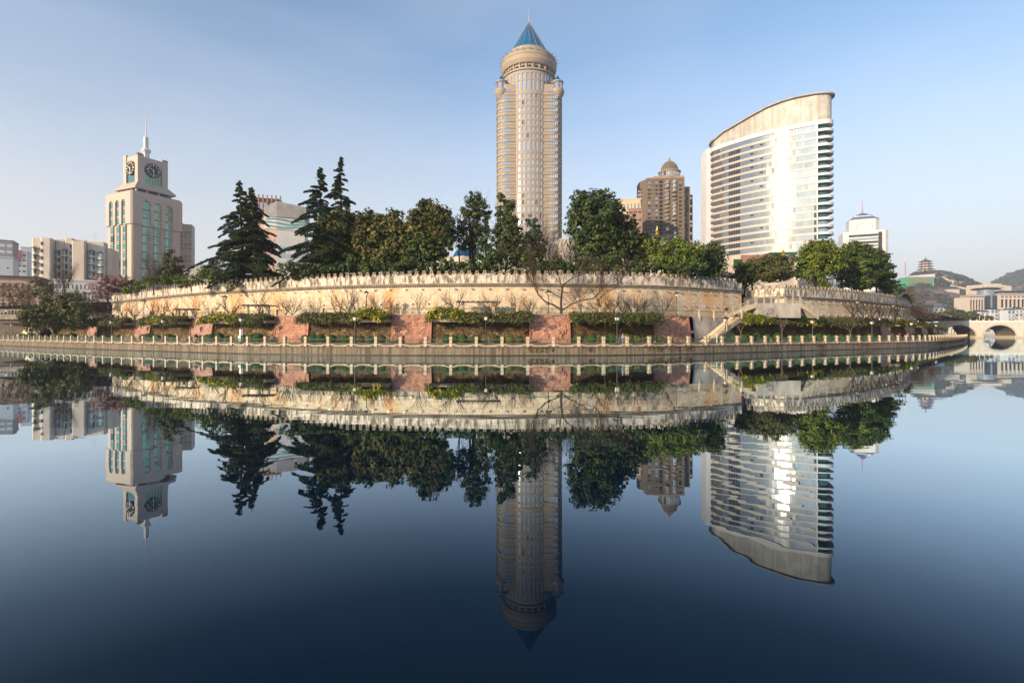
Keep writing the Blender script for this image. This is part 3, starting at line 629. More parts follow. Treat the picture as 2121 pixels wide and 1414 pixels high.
for i, (a, b, kd) in enumerate(REL):
    l0, l1 = BANK.s_px(a, 8.5), BANK.s_px(b, 8.5); spans.append((l0, l1)); t = thing('relief_wall', RL[i], 'relief wall', group='sandstone panels along the terrace front')
    mb = MB(); nu = max(6, int((l1 - l0) / .16)); nv = 28; Q = {}
    for iu in range(nu + 1):
        for iv in range(nv + 1):
            l = l0 + (l1 - l0) * iu / nu; f = iv / nv; z = 1.2 + 4.5 * f; p, tt, nn = BANK.at(l)
            e = min(iu, nu - iu, 3) / 3
            x = l * .9 + i * 11
            amp = .24 if kd == 'red' else .06
            s1 = mnoise.fractal(Vector((x * 1.0, z * 1.6, i * 3.1)), 1.0, 2.0, 4)
            ridge = abs(mnoise.noise(Vector((x * .8 + s1, z * .9, i * 5.2)))) 
            d = e * amp * (s1 * .8 - ridge * 1.3)
            if kd == 'pink': d += e * .035 * (mnoise.cell(Vector((int(l / 1.1 + (int(z / .42) % 2) * .5), int(z / .42), i))))
            o = 9.4 + .7 * f + d; q = p + nn * o; Q[iu, iv] = (q[0], q[1], z)
    for iu in range(nu):
        for iv in range(nv):
            u = lambda a_, b_: (l0 + (l1 - l0) * a_ / nu, 1.2 + 4.95 * b_ / nv)
            mb.face([Q[iu, iv], Q[iu + 1, iv], Q[iu + 1, iv + 1], Q[iu, iv + 1]], [u(iu, iv), u(iu + 1, iv), u(iu + 1, iv + 1), u(iu, iv + 1)])
    for l in (l0, l1):
        p, tt, nn = BANK.at(l); mb.face([(p[0] + nn[0] * o, p[1] + nn[1] * o, z) for o, z in ((9.4, 1.2), (10.1, 5.7), (12.5, 5.7), (12.5, 1.2))], [(0, 0), (2, 4.5), (4, 4.5), (4, 0)])
    mb.build('carved_face', M['red_stone' if kd == 'red' else 'pink_stone'], t)
    mb = MB()
    for l in (l0, l1):      # raised border strips
        n_ = 1; s_ = .22 if l == l0 else -.22; lo, hi = sorted((l - s_ * .2, l + s_))
        p0, t0, n0 = BANK.at((lo + hi) / 2)
        for k in range(1):
            def P_(a_, o, z): return (p0[0] + t0[0] * a_ + n0[0] * o, p0[1] + t0[1] * a_ + n0[1] * o, z)
            w2 = (hi - lo) / 2
            mb.face([P_(-w2, 9.26, 1.2), P_(w2, 9.26, 1.2), P_(w2, 9.96, 5.7), P_(-w2, 9.96, 5.7)]); mb.face([P_(-w2, 9.26, 1.2), P_(-w2, 9.96, 5.7), P_(-w2, 10.3, 5.7), P_(-w2, 9.6, 1.2)]); mb.face([P_(w2, 9.26, 1.2), P_(w2, 9.96, 5.7), P_(w2, 10.3, 5.7), P_(w2, 9.6, 1.2)])
    mb.build('border', M['red_stone' if kd == 'red' else 'pink_stone'], t)
    mb = MB(); strip(mb, BANK, l0 - .1, l1 + .1, [(12.6, 5.71), (9.9, 5.71), (9.9, 5.92), (12.6, 5.93)], 1.5)
    for l in (l0 - .1, l1 + .1): endcap(mb, BANK, l, [(12.6, 5.71), (9.9, 5.71), (9.9, 5.92), (12.6, 5.93)])
    mb.build('coping', M['concrete'], t)
lst = BANK.s_px(1443, 10); lst2 = BANK.s_px(1530, 8.5)
GAPS = [(BANK.s_px(96, 9), spans[0][0])] + [(spans[k][1], spans[k + 1][0]) for k in range(6)] + [(lst2, spans[7][0])] + [(spans[k][1], spans[k + 1][0]) for k in range(7, 10)] + [(spans[10][1], S_END)]
GN = ['left of the narrow pink pier', 'between the first and second pink piers', 'between the second and third pink piers', 'between the third pink panel and the swirl relief', 'between the swirl relief and the walkers\' relief', 'between the walkers\' relief and the stained relief', 'between the stained relief and the relief by the stairs',
      'right of the stairs', 'between the two piers on the right bend', 'beside the pier behind the seated pair', 'between the last slim piers', 'at the bridge end of the terrace']
mb = MB(); strip(mb, BANK, BANK.s_px(40, 6), S_END, [(6.1, 1.23), (6.1, 1.56), (6.4, 1.57)], 1.5); o = mb.build('planter_kerb', M['dark_stone']); tag(o, 'low grey stone kerb of the planting bed behind the riverside path', 'kerb')
mb = MB(); strip(mb, BANK, BANK.s_px(40, 6), S_END, [(6.39, 1.50), (10.5, 1.52)], 1.5); mb.build('planting_bed', M['soil'], kind='structure')
rw = thing('retaining_wall', 'rough vine covered rock retaining wall behind the clipped bushes, broken by red panels', 'retaining wall')
HEDG = ['hedge', 'hedge', 'mixl', 'mixl2', 'mixr', 'mixl3', 'hedge', 'mixl4', 'yellow', 'hedge', 'hedge', 'hedge']
for gi, (l0, l1) in enumerate(GAPS):
    if l1 - l0 < .3: continue
    mb = MB(); nu = max(2, int((l1 - l0) / .5)); nv = 9; Q = {}
    for iu in range(nu + 1):
        for iv in range(nv + 1):
            l = l0 + (l1 - l0) * iu / nu; f = iv / nv; z = 1.2 + 4.0 * f; p, tt, nn = BANK.at(l)
            d = .35 * mnoise.fractal(Vector((l * .8, z * .9, 2)), 1, 2, 4); q = p + nn * (10.0 + .7 * f + d); Q[iu, iv] = (q[0], q[1], z)
    for iu in range(nu):
        for iv in range(nv): mb.face([Q[iu, iv], Q[iu + 1, iv], Q[iu + 1, iv + 1], Q[iu, iv + 1]])
    mb.build('rock_face', M['rock'], rw, smooth=True)
    rg = np.random.RandomState(gi); n = int((l1 - l0) * 75); P = []; Nn = []; Ax = []
    for _ in range(n):
        l = rg.uniform(l0, l1); f = rg.uniform(0, 1) ** .6; p, tt, nn = BANK.at(l); o = 9.65 + .7 * f + rg.uniform(-.15, .1); q = p + nn * o; P.append((q[0], q[1], 1.2 + 4 * f)); Nn.append((-nn[0], -nn[1], .3)); s_ = rg.choice([-1, 1]) * rg.uniform(.2, 1.4); Ax.append((tt[0] * s_, tt[1] * s_, 1))
    leaf_obj('dry_vines', P, Nn, .09, palette(rg, len(P), PAL['dead']) * .8, rw, elong=9, kind='stuff', seed=gi, axis=np.array(Ax) + np.random.RandomState(gi).normal(size=(n, 3)) * .3)
    mb = MB(); pr = [(10.8, 4.66), (7.85, 4.62), (7.85, 5.05), (8.05, 5.06), (8.05, 4.95), (10.9, 4.95)]; strip(mb, BANK, l0, l1, pr, 1.5)
    for l in (l0, l1): endcap(mb, BANK, l, [(10.8, 4.66), (7.85, 4.62), (7.85, 5.05), (10.9, 5.05)])
    lg = mb.build('planter_ledge', M['concrete']); tag(lg, 'concrete planter ledge ' + GN[gi], 'planter ledge', 'planter ledges along the terrace front')
    # shrubs trailing over the ledge
    yel = {'hedge': [], 'mixl': [(.30, .62)], 'mixl2': [(.0, .55)], 'mixr': [(.66, .98)], 'mixl3': [(.0, .36)], 'mixl4': [(.0, .14), (.3, .4)], 'yellow': [(0, 1)]}[HEDG[gi]]
    LN = l1 - l0; nc = int(LN * 17); u = rg.uniform(-.15 / max(LN, 1), 1 + .15 / max(LN, 1), nc); isy = np.zeros(nc, bool); hb = np.zeros(nc)
    for a_, b_ in yel:
        inn = (u > a_) & (u < b_); isy |= inn; c_ = (u - (a_ + b_) / 2) / max((b_ - a_) / 2, 1e-3); hb = np.where(inn, np.maximum(hb, (1 - c_ ** 2) * (.85 if gi in (4, 5) else .35)), hb)
    prof = rg.uniform(0, 1, nc); wav = np.array([mnoise.noise(Vector((a_ * LN * .55, gi * 3, 0))) for a_ in u])
    off = 9.2 - 2.3 * prof + rg.normal(0, .15, nc) - hb * .4; zc = 6.0 + hb * .9 + wav * .28 - 1.15 * prof ** 2.0 * (1 + .3 * wav) - rg.uniform(0, .35, nc)
    C = []
    for a_, o_, z_ in zip(u, off, zc): p, tt, nn = BANK.at(l0 + a_ * LN); q = p + nn * o_; C.append((q[0], q[1], z_))
    C = np.array(C); nl = 30; k = np.repeat(np.arange(nc), nl); o = rg.normal(size=(nc * nl, 3)) * np.array([.26, .26, .20]); P = C[k] + o
    tips = rg.rand(len(P)) < .12; P[tips, 2] -= rg.uniform(0, .5, tips.sum()) * (prof[k][tips] > .4)
    Nn = o * 2 + rg.normal(size=P.shape) * .6 + np.array([0, -.3, .5]); cols = palette(rg, len(P), PAL['hedge'], k); cy = palette(rg, len(P), PAL['yellow'], k, .15); cols = np.where(isy[k][:, None], cy, cols)
    wd = np.array([mnoise.noise(Vector((a_ * LN * .3, gi * 7, 4))) for a_ in u])[k]; br_ = (~isy[k]) & (wd > .12); cols[br_] = palette(rg, br_.sum(), PAL['olive'])
    h = leaf_obj('trailing_shrub', P, Nn, .145, cols, seed=gi, elong=2.2)
    tag(h, ('yellow flowering' if HEDG[gi] == 'yellow' else 'yellow blossomed shrubs' if yel else 'brownish green') + (' shrubs over the ledge ' if not (yel and HEDG[gi] != 'yellow') else ' over the ledge ') + GN[gi], 'shrub', 'shrubs spilling over the terrace ledges')
# plain wall by the stairs
mb = MB(); strip(mb, BANK, lst - .5, lst2 + .8, [(9.9, 1.2), (10.5, 5.75), (12, 5.8)], 1.0)
o = mb.build('stair_wall', M['stair_wall']); tag(o, 'grey streaked plaster wall behind the lower stairs, right of the last red relief', 'wall')

# terrace railing
tr_ = thing('terrace_railing', 'green metal railing with small stone posts along the edge of the upper terrace', 'railing')
def flat_rail(P):
    mb = MB(); h = P / 2 - .12
    for z in (.12, .78, .92): mb.tube([(-h, 0, z), (h, 0, z)], .024, 4)
    x = -h + .1
    while x < h: mb.tube([(x, 0, .12), (x, 0, .92)], .014, 3, cap=False); x += .18
    return mb.mesh('metal_rail', M['rail'])
TP = 3.9; frm = flat_rail(TP); mb = MB(); mb.box(-.2, .2, -.2, .2, -.75, 1.1); mb.box(-.24, .24, -.24, .24, 1.0, 1.13); tpm = mb.mesh('post', M['post'])
l = BANK.s_px(172, 10.6)
while l < S_END - 4:
    if not (BANK.s_px(1503, 10.6) < l < BANK.s_px(1535, 10.6)):
        a = BANK.pt(l, 10.55); b = BANK.pt(l + TP, 10.55); an = math.atan2(b[1] - a[1], b[0] - a[0])
        onrel = any(s0 - .5 < l < s1 + .3 for s0, s1 in spans)
        if not onrel: place('post', tpm, tr_, a, an, 5.8)
        place('metal_rail', frm, tr_, (a + b) / 2, an, 5.93)
    l += TP

# ---------------------------------------------------------------- stairs
def stair(name, label, a, b, za, zb, wd, m, n=None, side=1, thick=.75, railing=True, group=None, mat2=None):
    a = np.array(a, float); b = np.array(b, float); L = np.linalg.norm(b - a); u = (b - a) / L; nrm = np.array([-u[1], u[0]]) * side
    n = n or int(abs(zb - za) / .165); t = thing(name, label, 'stairs', (a[0], a[1], za), 0, group)
    for k in range(n):
        mb = MB(); z1 = za + (zb - za) * (k + 1) / n - za; z0 = max(z1 - thick, 0 if za < 3 else -.0)
        mb.obox((0, 0), u, nrm, L * k / n, L * (k + 1) / n + .02, 0, wd, max(0, z1 - .165 - .25), z1); mb.build('step', M[m], t)
    mb = MB()
    for o0, o1 in ((-.14, 0),):
        def P_(s, o, z): return (u[0] * s + nrm[0] * o, u[1] * s + nrm[1] * o, z)
        H = zb - za
        q = [P_(0, o0, 0), P_(L, o0, H - thick), P_(L, o0, H + .15), P_(-.2, o0, .15)]; q2 = [P_(0, o1, 0), P_(L, o1, H - thick), P_(L, o1, H + .15), P_(-.2, o1, .15)]
        mb.face(q); mb.face(q2[::-1]); mb.face([q[3], q[2], q2[2], q2[3]]); mb.face([q[0], q[1], q2[1], q2[0]]); mb.face([q[1], q[2], q2[2], q2[1]])
    mb.build('stringer', M['curb'], t)
    return t, u, nrm, L
A_ = BANK.pt(BANK.s_px(1469, 7.2), 7.2); B_ = BANK.pt(BANK.s_px(1535, 7.9), 7.9)
t, u, nrm, L = stair('stairs', 'lower stone stairs with green handrail climbing from the promenade to the terrace', A_, B_, 1.24, 5.8, 2.2, 'post')
for s_, z_ in ((-.3, 0), (L * .5, 2.28), (L, 4.5)):
    mb = MB(); mb.obox((u[0] * s_, u[1] * s_), u, nrm, -.2, .2, -.3, .1, z_ - .3, z_ + 1.35); mb.build('newel_post', M['post'], t)
mb = MB()
for h in (.55, 1.05): mb.tube([(-nrm[0] * .1, -nrm[1] * .1, h), (u[0] * L - nrm[0] * .1, u[1] * L - nrm[1] * .1, 4.5 + h)], .035, 5)
k = .3
while k < L: mb.tube([(u[0] * k - nrm[0] * .1, u[1] * k - nrm[1] * .1, 4.5 * k / L + .1), (u[0] * k - nrm[0] * .1, u[1] * k - nrm[1] * .1, 4.5 * k / L + 1.05)], .015, 3, cap=False); k += .22
mb.build('handrail', M['rail'], t)
# landing bastion and its stairs
def balustrade(parent, a, b, z0, z1, pitch=1.35):
    a = np.array(a, float); b = np.array(b, float); L = np.linalg.norm(b - a); n = max(1, round(L / pitch)); ang = math.atan2(b[1] - a[1], b[0] - a[0])
    for k in range(n + 1):
        p = a + (b - a) * k / n; z = z0 + (z1 - z0) * k / n; mb = MB(); mb.box(-.12, .12, -.12, .12, -.35, 1.12); mb.lathe([(.12, 1.12), (.14, 1.2), (.09, 1.3), (.0, 1.36)], 8); o = mb.build('baluster_post', M['stair_wall'], parent); o.location = (p[0], p[1], z); o.rotation_euler = (0, 0, ang)
    mb = MB(); 
    for h, r in ((.12, .07), (.55, .045), (.95, .07)): mb.tube([(a[0], a[1], z0 + h), (b[0], b[1], z1 + h)], r, 4)
    mb.build('balustrade_rail', M['stair_wall'], parent)
la = thing('stair_landing', 'pale stone landing block with balustrade in front of the corner of the city wall', 'landing')
mb = MB(); mb.prism([(45.0, 94.2), (53.4, 94.6), (53.4, 98.8), (45.0, 99)], 5.8, 8.42); mb.build('landing_block', M['stair_wall'], la)
mb = MB(); mb.box(47.1, 47.9, 94.05, 94.2, 6.6, 7.6); mb.build('recess_panel', M['concrete'], la)
balustrade(la, (45.1, 94.3), (53.3, 94.7), 8.42, 8.42)
t, u, nrm, L = stair('stairs', 'upper pale stone stairs with balustrade climbing right to the landing by the city wall', (39.2, 94.0), (45.0, 94.2), 5.8, 8.42, 2.4, 'stair_wall')
balustrade(t, (0, 0), (5.6, .2), .15, 2.6)
t, u, nrm, L = stair('stairs', 'short stairs descending from the right side of the landing', (57.0, 95.4), (53.4, 94.7), 5.8, 8.42, 2.0, 'stair_wall', side=-1)
balustrade(t, (0, 0), (-3.4, -.6), .15, 2.4)
# dark vaulted ramp behind the landing
mb = MB(); mb.prism([(45.6, 100.2), (52.4, 100.4), (53, 104), (45.6, 104)], 5.8, 9.9); o = mb.build('ramp_wall', M['dark_stone']); tag(o, 'dark grey rubble wall between the end of the long wall and the corner', 'wall')

# ---------------------------------------------------------------- lamps
def lamp():
    t = thing('street_lamp', 'x', 'street lamp'); mb = MB(); mb.lathe([(.17, 0), (.17, .25), (.10, .4), (.075, .8), (.06, 3.35), (.09, 3.4), (.13, 3.5), (.05, 3.55)], 10); mb.build('post', M['iron'], t)
    mb = MB()
    for a in range(4):
        c, s_ = math.cos(a * math.pi / 2), math.sin(a * math.pi / 2); r0, r1 = .17, .28
        P = [(-r0, -r0, 3.56), (r0, -r0, 3.56), (r1, -r1, 4.05), (-r1, -r1, 4.05)]; mb.face([(x * c - y * s_, x * s_ + y * c, z) for x, y, z in P])
    mb.build('lantern', M['lamp_glass'], t)
    mb = MB()
    for sx in (-1, 1):
        for sy in (-1, 1): mb.tube([(.18 * sx, .18 * sy, 3.54), (.29 * sx, .29 * sy, 4.06)], .018, 4)
    def rf(r, z): return [(-r, -r, z), (r, -r, z), (r, r, z), (-r, r, z)]
    R0, R1, R2 = rf(.50, 4.04), rf(.22, 4.24), rf(.05, 4.42)
    for k in range(4):
        for a_, b_ in ((R0, R1), (R1, R2)): mb.face([a_[k], a_[(k + 1) % 4], b_[(k + 1) % 4], b_[k]])
    mb.face(R0[::-1]); mb.tube([(0, 0, 4.4), (0, 0, 4.6)], .03, 5)
    for k in range(4): x, y, z = R0[k]; mb.tube([(x, y, z), (x * 1.12, y * 1.12, z + .09)], .025, 4)
    mb.build('lamp_roof', M['iron'], t)
    return t
LP = [(25, 'on the promenade at the far left edge'), (83, 'on the promenade before the pale pillar at left'), (148, 'on the promenade just left of the narrow pink pier'), (231, 'on the promenade between the first two pink piers'), (338, 'on the promenade left of the man in black'), (500, 'on the promenade beside the white notice board'), (735, 'on the promenade left of the two walkers'), (1006, 'on the promenade between the walkers and the stained relief'),
      (1278, 'on the promenade below the terrace by the person in blue'), (1503, 'on the promenade in front of the lower stairs'), (1683, 'on the promenade in the middle of the right hand shrubs'), (1806, 'on the promenade at the yellow flowering shrub'), (1888, 'on the promenade beside the seated pair'), (1939, 'on the promenade near the last slim piers'), (1971, 'first of three on the promenade at the bridge'), (1985, 'middle of three on the promenade at the bridge'), (1993, 'farthest promenade lamp before the bridge')]
l0_ = lamp(); lt = tree_of(l0_)
for i, (px, tx) in enumerate(LP):
    l = BANK.s_px(px, 4.2); p, tt, nn = BANK.at(l); p = p + nn * 4.2; an = math.atan2(tt[1], tt[0])
    if i == 0: l0_.location = (p[0], p[1], 1.24); l0_.rotation_euler = (0, 0, an); l0_['label'] = 'black lamp post with lantern ' + tx; l0_['group'] = 'lamp posts'
    else: copy_tree(l0_, (p[0], p[1], 1.24), an, 'black lamp post with lantern ' + tx, tree=lt)
for px, D, tx in ((185, 112, 'at the left end among pale bare trees'), (298, 104, 'left of the arched doorway'), (466, 92, 'between the first and second pergolas'), (759, 82, 'above the yellow mound left of centre'), (1136, 81, 'beside the big bare tree'), (1401, 84, 'above the relief by the stairs'), (1776, 104, 'before the receding wall on the right'), (1850, 118, 'far right, among bare trees')):
    copy_tree(l0_, (X(px, D), D, 5.8), 0, 'black lantern lamp on the upper terrace ' + tx, scale=.9, tree=lt)

# ---------------------------------------------------------------- clipped bushes
BU = [(47, 0), (55, 0), (64, 0), (117, 1), (127, 1), (138, 0), (150, 0), (183, 0), (200, 0), (215, 0), (247, 0), (297, 0), (306, 0), (315, 0), (326, 0), (349, 0), (361, 0), (418, 0), (429, 0), (439, 0), (454, 0), (473, 0), (506, 0), (523, 0), (535, 0),
      (632, 2), (649, 0), (664, 0), (687, 0), (717, 0), (732, 0), (747, 2), (770, 0), (789, 2), (925, 0), (939, 0), (959, 0), (985, 0), (1023, 2), (1040, 0), (1055, 1), (1076, 2), (1198, 0), (1226, 0), (1252, 0), (1265, 0), (1297, 1), (1318, 1), (1346, 0), (1366, 2),
      (1496, 0), (1520, 0), (1540, 0), (1553, 0), (1567, 0), (1588, 0), (1610, 0), (1635, 0), (1652, 0), (1664, 0), (1679, 0), (1696, 0), (1712, 0), (1726, 0), (1743, 0), (1759, 0), (1777, 0), (1791, 0), (1802, 0), (1846, 2), (1894, 0), (1900, 0), (1912, 0), (1919, 0), (1927, 0), (1935, 0), (1946, 0), (1954, 0)]
def bush_mesh(pal, seed):
    rg = np.random.RandomState(seed); n = 1500; d = rg.normal(size=(n, 3)); d /= np.linalg.norm(d, axis=1)[:, None]; r = rg.uniform(.78, 1.05, n)[:, None]
    P = d * r * np.array([.62, .55, .5]) + np.array([0, 0, .48]); P = P[P[:, 2] > .02]; o = leaf_obj('round_bush', P, (P - [0, 0, .45]) * 2 + rg.normal(size=P.shape) * .45, .085, palette(rg, len(P), PAL[pal]), seed=seed); return o
protos = [[bush_mesh('box', 1), bush_mesh('box', 2), bush_mesh('box', 3)], [bush_mesh('box_yellow', 4)], [bush_mesh('box_brown', 5)]]
used = set(); segn = [('before the sunlit buttress', 0, 75), ('beside the culvert', 75, 165), ('after the first pink pier', 165, 264), ('after the second pink pier', 264, 380), ('left of the swirl relief', 380, 556), ('left of the walkers', 556, 806), ('right of the walkers', 806, 1098), ('right of the stained relief', 1098, 1367.5), ('right of the lower stairs', 1367.5, 1837), ('near the bridge', 1837, 2000)]
segc = {}
for i, (px, kd) in enumerate(BU):
    l = BANK.s_px(px, 7); p, tt, nn = BANK.at(l); p = p + nn * 7.0; pr = protos[kd][i % len(protos[kd])]
    if pr.name in used: o = pr.copy(); COL.objects.link(o)
    else: o = pr; used.add(pr.name)
    s_ = random.Random(i).uniform(1.12, 1.42); o.location = (p[0], p[1], 1.50); o.rotation_euler = (0, 0, i * 1.7 % 6.28); o.scale = (s_, s_, s_ * random.Random(i + 50).uniform(.85, 1.15))
    sg = [s for s in segn if s[1] <= px < s[2]][0]; k = segc.get(sg[0], 0); segc[sg[0]] = k + 1
    tag(o, '%s clipped bush %s, %s from the left' % (['dark green', 'yellowish green', 'dull brownish'][kd], sg[0], ORD[k]), 'bush', 'clipped round bushes along the promenade')

# ---------------------------------------------------------------- pergolas
for (a, b, py, D, tx) in ((365, 410, 641, 98, 'above the ledge at left, smallest of three'), (505, 570, 633, 88, 'above the swirl relief, middle of three'), (945, 1036, 625, 82.5, 'in the centre by the walkers, largest of three')):
    t = thing('pergola', 'dark flat roofed pergola ' + tx, 'pergola', (X((a + b) / 2, D), D, 5.8), .0, 'pergolas before the city wall')
    h = (X(b, D) - X(a, D)) / 2; z = Z(py, D) - 5.8 - .1
    mb = MB(); mb.box(-h, h, -.9, .9, z, z + .14); mb.build('roof_slab', M['dark_stone'], t)
    for k in range(int(h * 2 / .8)): 
        mb = MB(); mb.box(-h + .3 + k * .8, -h + .42 + k * .8, -1.15, 1.15, z + .14, z + .27); mb.build('rafter', M['dark_stone'], t)
    for f in (-.66, .05, .66):
        mb = MB(); mb.box(h * f - .16, h * f + .16, -.5, -.2, 0, z); mb.build('pillar', M['concrete'], t)
    mb = MB(); mb.box(-h * .6, h * .6, .1, .6, .38, .48); mb.box(-h * .5, -h * .4, .15, .55, 0, .38); mb.box(h * .4, h * .5, .15, .55, 0, .38); mb.build('bench', M['stair_wall'], t)

# ---------------------------------------------------------------- people
def person(px, off, zb, label, coat, legs, face=0, seated=False, hair='hair', h=1.68, pos=None, stride=.22):
    if pos is None: l = BANK.s_px(px, off); p = BANK.pt(l, off)
    else: p = pos
    t = thing('person', label, 'person', (p[0], p[1], zb), face); s_ = h / 1.7
    def skin(name, verts, edges, rad, mt):
        me = bpy.data.meshes.new(name); me.from_pydata([tuple(c * s_ for c in v) for v in verts], edges, []); me.materials.append(mt); o = link(name, me, t)
        md = o.modifiers.new('skin', 'SKIN'); o.modifiers.new('sub', 'SUBSURF').levels = 1; o.modifiers['sub'].render_levels = 1
        for i, r in enumerate(rad): me.skin_vertices[0].data[i].radius = (r * s_, r * s_)
        me.skin_vertices[0].data[0].use_root = True; return o
    if seated:
        V = [(0, 0, .5), (0, 0, .75), (0, 0, 1.05), (.1, -.38, .5), (.1, -.42, .1), (-.1, -.38, .5), (-.1, -.42, .1)]
        skin('legs', [V[0], V[3], V[4], V[5], V[6]], [(0, 1), (1, 2), (0, 3), (3, 4)], [.13, .09, .06, .09, .06], legs); zt = -.38
    else:
        skin('legs', [(0, 0, .92), (.09, -stride * .35, .5), (.10, -stride * .55, .06), (.10, -stride * .55 - .14, .04), (-.09, stride * .25, .5), (-.10, stride * .9, .08), (-.1, stride * .9 - .13, .04)], [(0, 1), (1, 2), (2, 3), (0, 4), (4, 5), (5, 6)], [.14, .085, .055, .04, .085, .055, .04], legs); zt = 0
    skin('jacket', [(0, 0, .95 + zt), (0, 0, 1.2 + zt), (0, -.01, 1.38 + zt), (.19, 0, 1.38 + zt), (.25, .02, 1.12 + zt), (.22, -.12, .90 + zt), (-.19, 0, 1.38 + zt), (-.25, .03, 1.12 + zt), (-.22, -.02, .88 + zt), (0, -.01, 1.47 + zt)],
         [(0, 1), (1, 2), (2, 3), (3, 4), (4, 5), (2, 6), (6, 7), (7, 8), (2, 9)], [.16, .165, .15, .075, .055, .045, .075, .055, .045, .07], coat)
    mb = MB(); mb.lathe([(.0, 1.44 + zt), (.05, 1.46 + zt), (.085, 1.53 + zt), (.095, 1.6 + zt), (.08, 1.67 + zt), (0, 1.71 + zt)], 12, sy=1.12); mb.box(-.014, .014, -.125, -.095, 1.55 + zt, 1.59 + zt); mb.box(-.11, -.09, -.01, .03, 1.55 + zt, 1.61 + zt); mb.box(.09, .11, -.01, .03, 1.55 + zt, 1.61 + zt)
    mb.build('head', M['skin'], t, smooth=True)
    mb = MB(); mb.lathe([(.098, 1.56 + zt), (.108, 1.62 + zt), (.09, 1.69 + zt), (0, 1.735 + zt)], 12, c=(0, .02), sy=1.12); mb.build('hair', M[hair], t, smooth=True)
    for sx, yy in ((.22, -.13), (-.22, -.03)):
        mb = MB(); mb.tube([(sx, yy, .92 + zt), (sx, yy - .02, .82 + zt)], [.035, .03], 6)
        for k in range(4): mb.tube([(sx - .025 + k * .016, yy - .02, .83 + zt), (sx - .025 + k * .016, yy - .035, .75 + zt + (k in (0, 3)) * .012)], .009, 4)
        mb.tube([(sx, yy - .04, .86 + zt), (sx * .93, yy - .065, .80 + zt)], .01, 4); mb.build('hand', M['skin'], t)
    return t
def cl(name, c): M[name] = mat(name, c, .85, .12, 6); return M[name]
blk = cl('black cloth', (0.012, 0.012, 0.014)); wht = cl('white cloth', (0.6, 0.6, 0.62)); red = cl('red cloth', (0.4, 0.03, 0.03)); orr = cl('orange cloth', (0.6, 0.22, 0.12)); blu = cl('blue striped cloth', (0.18, 0.25, 0.36)); tan_ = cl('tan cloth', (0.4, 0.28, 0.15)); gry = cl('grey cloth', (0.1, 0.1, 0.11)); M['grey hair'] = cl('grey hair', (.55, .55, .55))
person(827, 3.2, 1.24, 'woman with dark hair and pale scarf walking behind the railing, left of the pair', blk, gry, R(-70), h=1.62)
person(836, 3.2, 1.24, 'grey haired man in black coat walking behind the railing, right of the pair', blk, blk, R(-80), hair='grey hair', h=1.7)
person(406, 3.0, 1.24, 'man in black jacket standing at the railing before the third pink panel', blk, gry, R(20), h=1.75)
person(185, 3.4, 1.24, 'person in white shirt leaning at the railing near the narrow pink pier', wht, gry, R(30), h=1.6)
person(37, 4.5, 1.24, 'person in white shirt by the pale steps at far left', wht, gry, R(30), h=1.6)
person(1290, 3.2, 1.24, 'person in blue striped top walking past the clipped bushes', blu, blu, R(-60), h=1.65, stride=.35)
person(1863, 5.5, 1.24, 'person in red coat on the right bend of the promenade', red, gry, R(0), h=1.6)
person(1880, 5.5, 1.24, 'person in orange top beside the person in red', orr, gry, R(0), h=1.6)
person(0, 0, 5.8, 'man in black jacket and tan trousers on the terrace at the stairs', blk, tan_, R(160), pos=(X(1504, 88), 88), h=1.72)
person(0, 0, 5.8, 'man in dark blue seated behind the shrubs below the landing', blu, gry, R(0), pos=(X(1589, 91), 91), h=1.6)
# notice boards and small signs
def board(px, off, z0, wd, ht, label, m, post=.6, face=0, stripe=None):
    l = BANK.s_px(px, off); p, tt, nn = BANK.at(l); p = p + nn * off; t = thing('notice_board', label, 'sign', (p[0], p[1], z0), math.atan2(tt[1], tt[0]))
    mb = MB(); mb.box(-wd / 2, wd / 2, -.03, .03, post, post + ht); mb.build('panel', M[m], t)
    mb = MB(); mb.tube([(-wd * .4, .06, 0), (-wd * .4, .06, post + ht)], .03, 5); mb.tube([(wd * .4, .06, 0), (wd * .4, .06, post + ht)], .03, 5); mb.build('post', M['metal'], t)
    if stripe: mb = MB(); mb.box(-wd * .42, wd * .42, -.036, -.031, post + ht * .12, post + ht * .45); mb.build('printed_strip', M[stripe], t)
M['blue_print'] = mat('blue print', (0.05, 0.12, 0.35), .6, .1, 5)
board(499, 6.2, 1.24, .75, 1.0, 'tall white notice board behind the lamp post left of the swirl relief', 'white_paint', 1.35)
board(496, 5.6, 1.24, .6, .8, 'small white notice with blue strip below the tall white board', 'white_paint', .5, stripe='blue_print')
board(1485, 5.6, 1.24, .22, 1.5, 'narrow white vertical sign at the foot of the lower stairs', 'white_paint', .2)
board(1529, 5.8, 1.24, .6, .9, 'white and blue sign standing between bushes right of the stairs', 'white_paint', .4, stripe='blue_print')
board(1597, 5.9, 1.24, .35, .3, 'small teal sign among the bushes on the right', 'teal', .7)
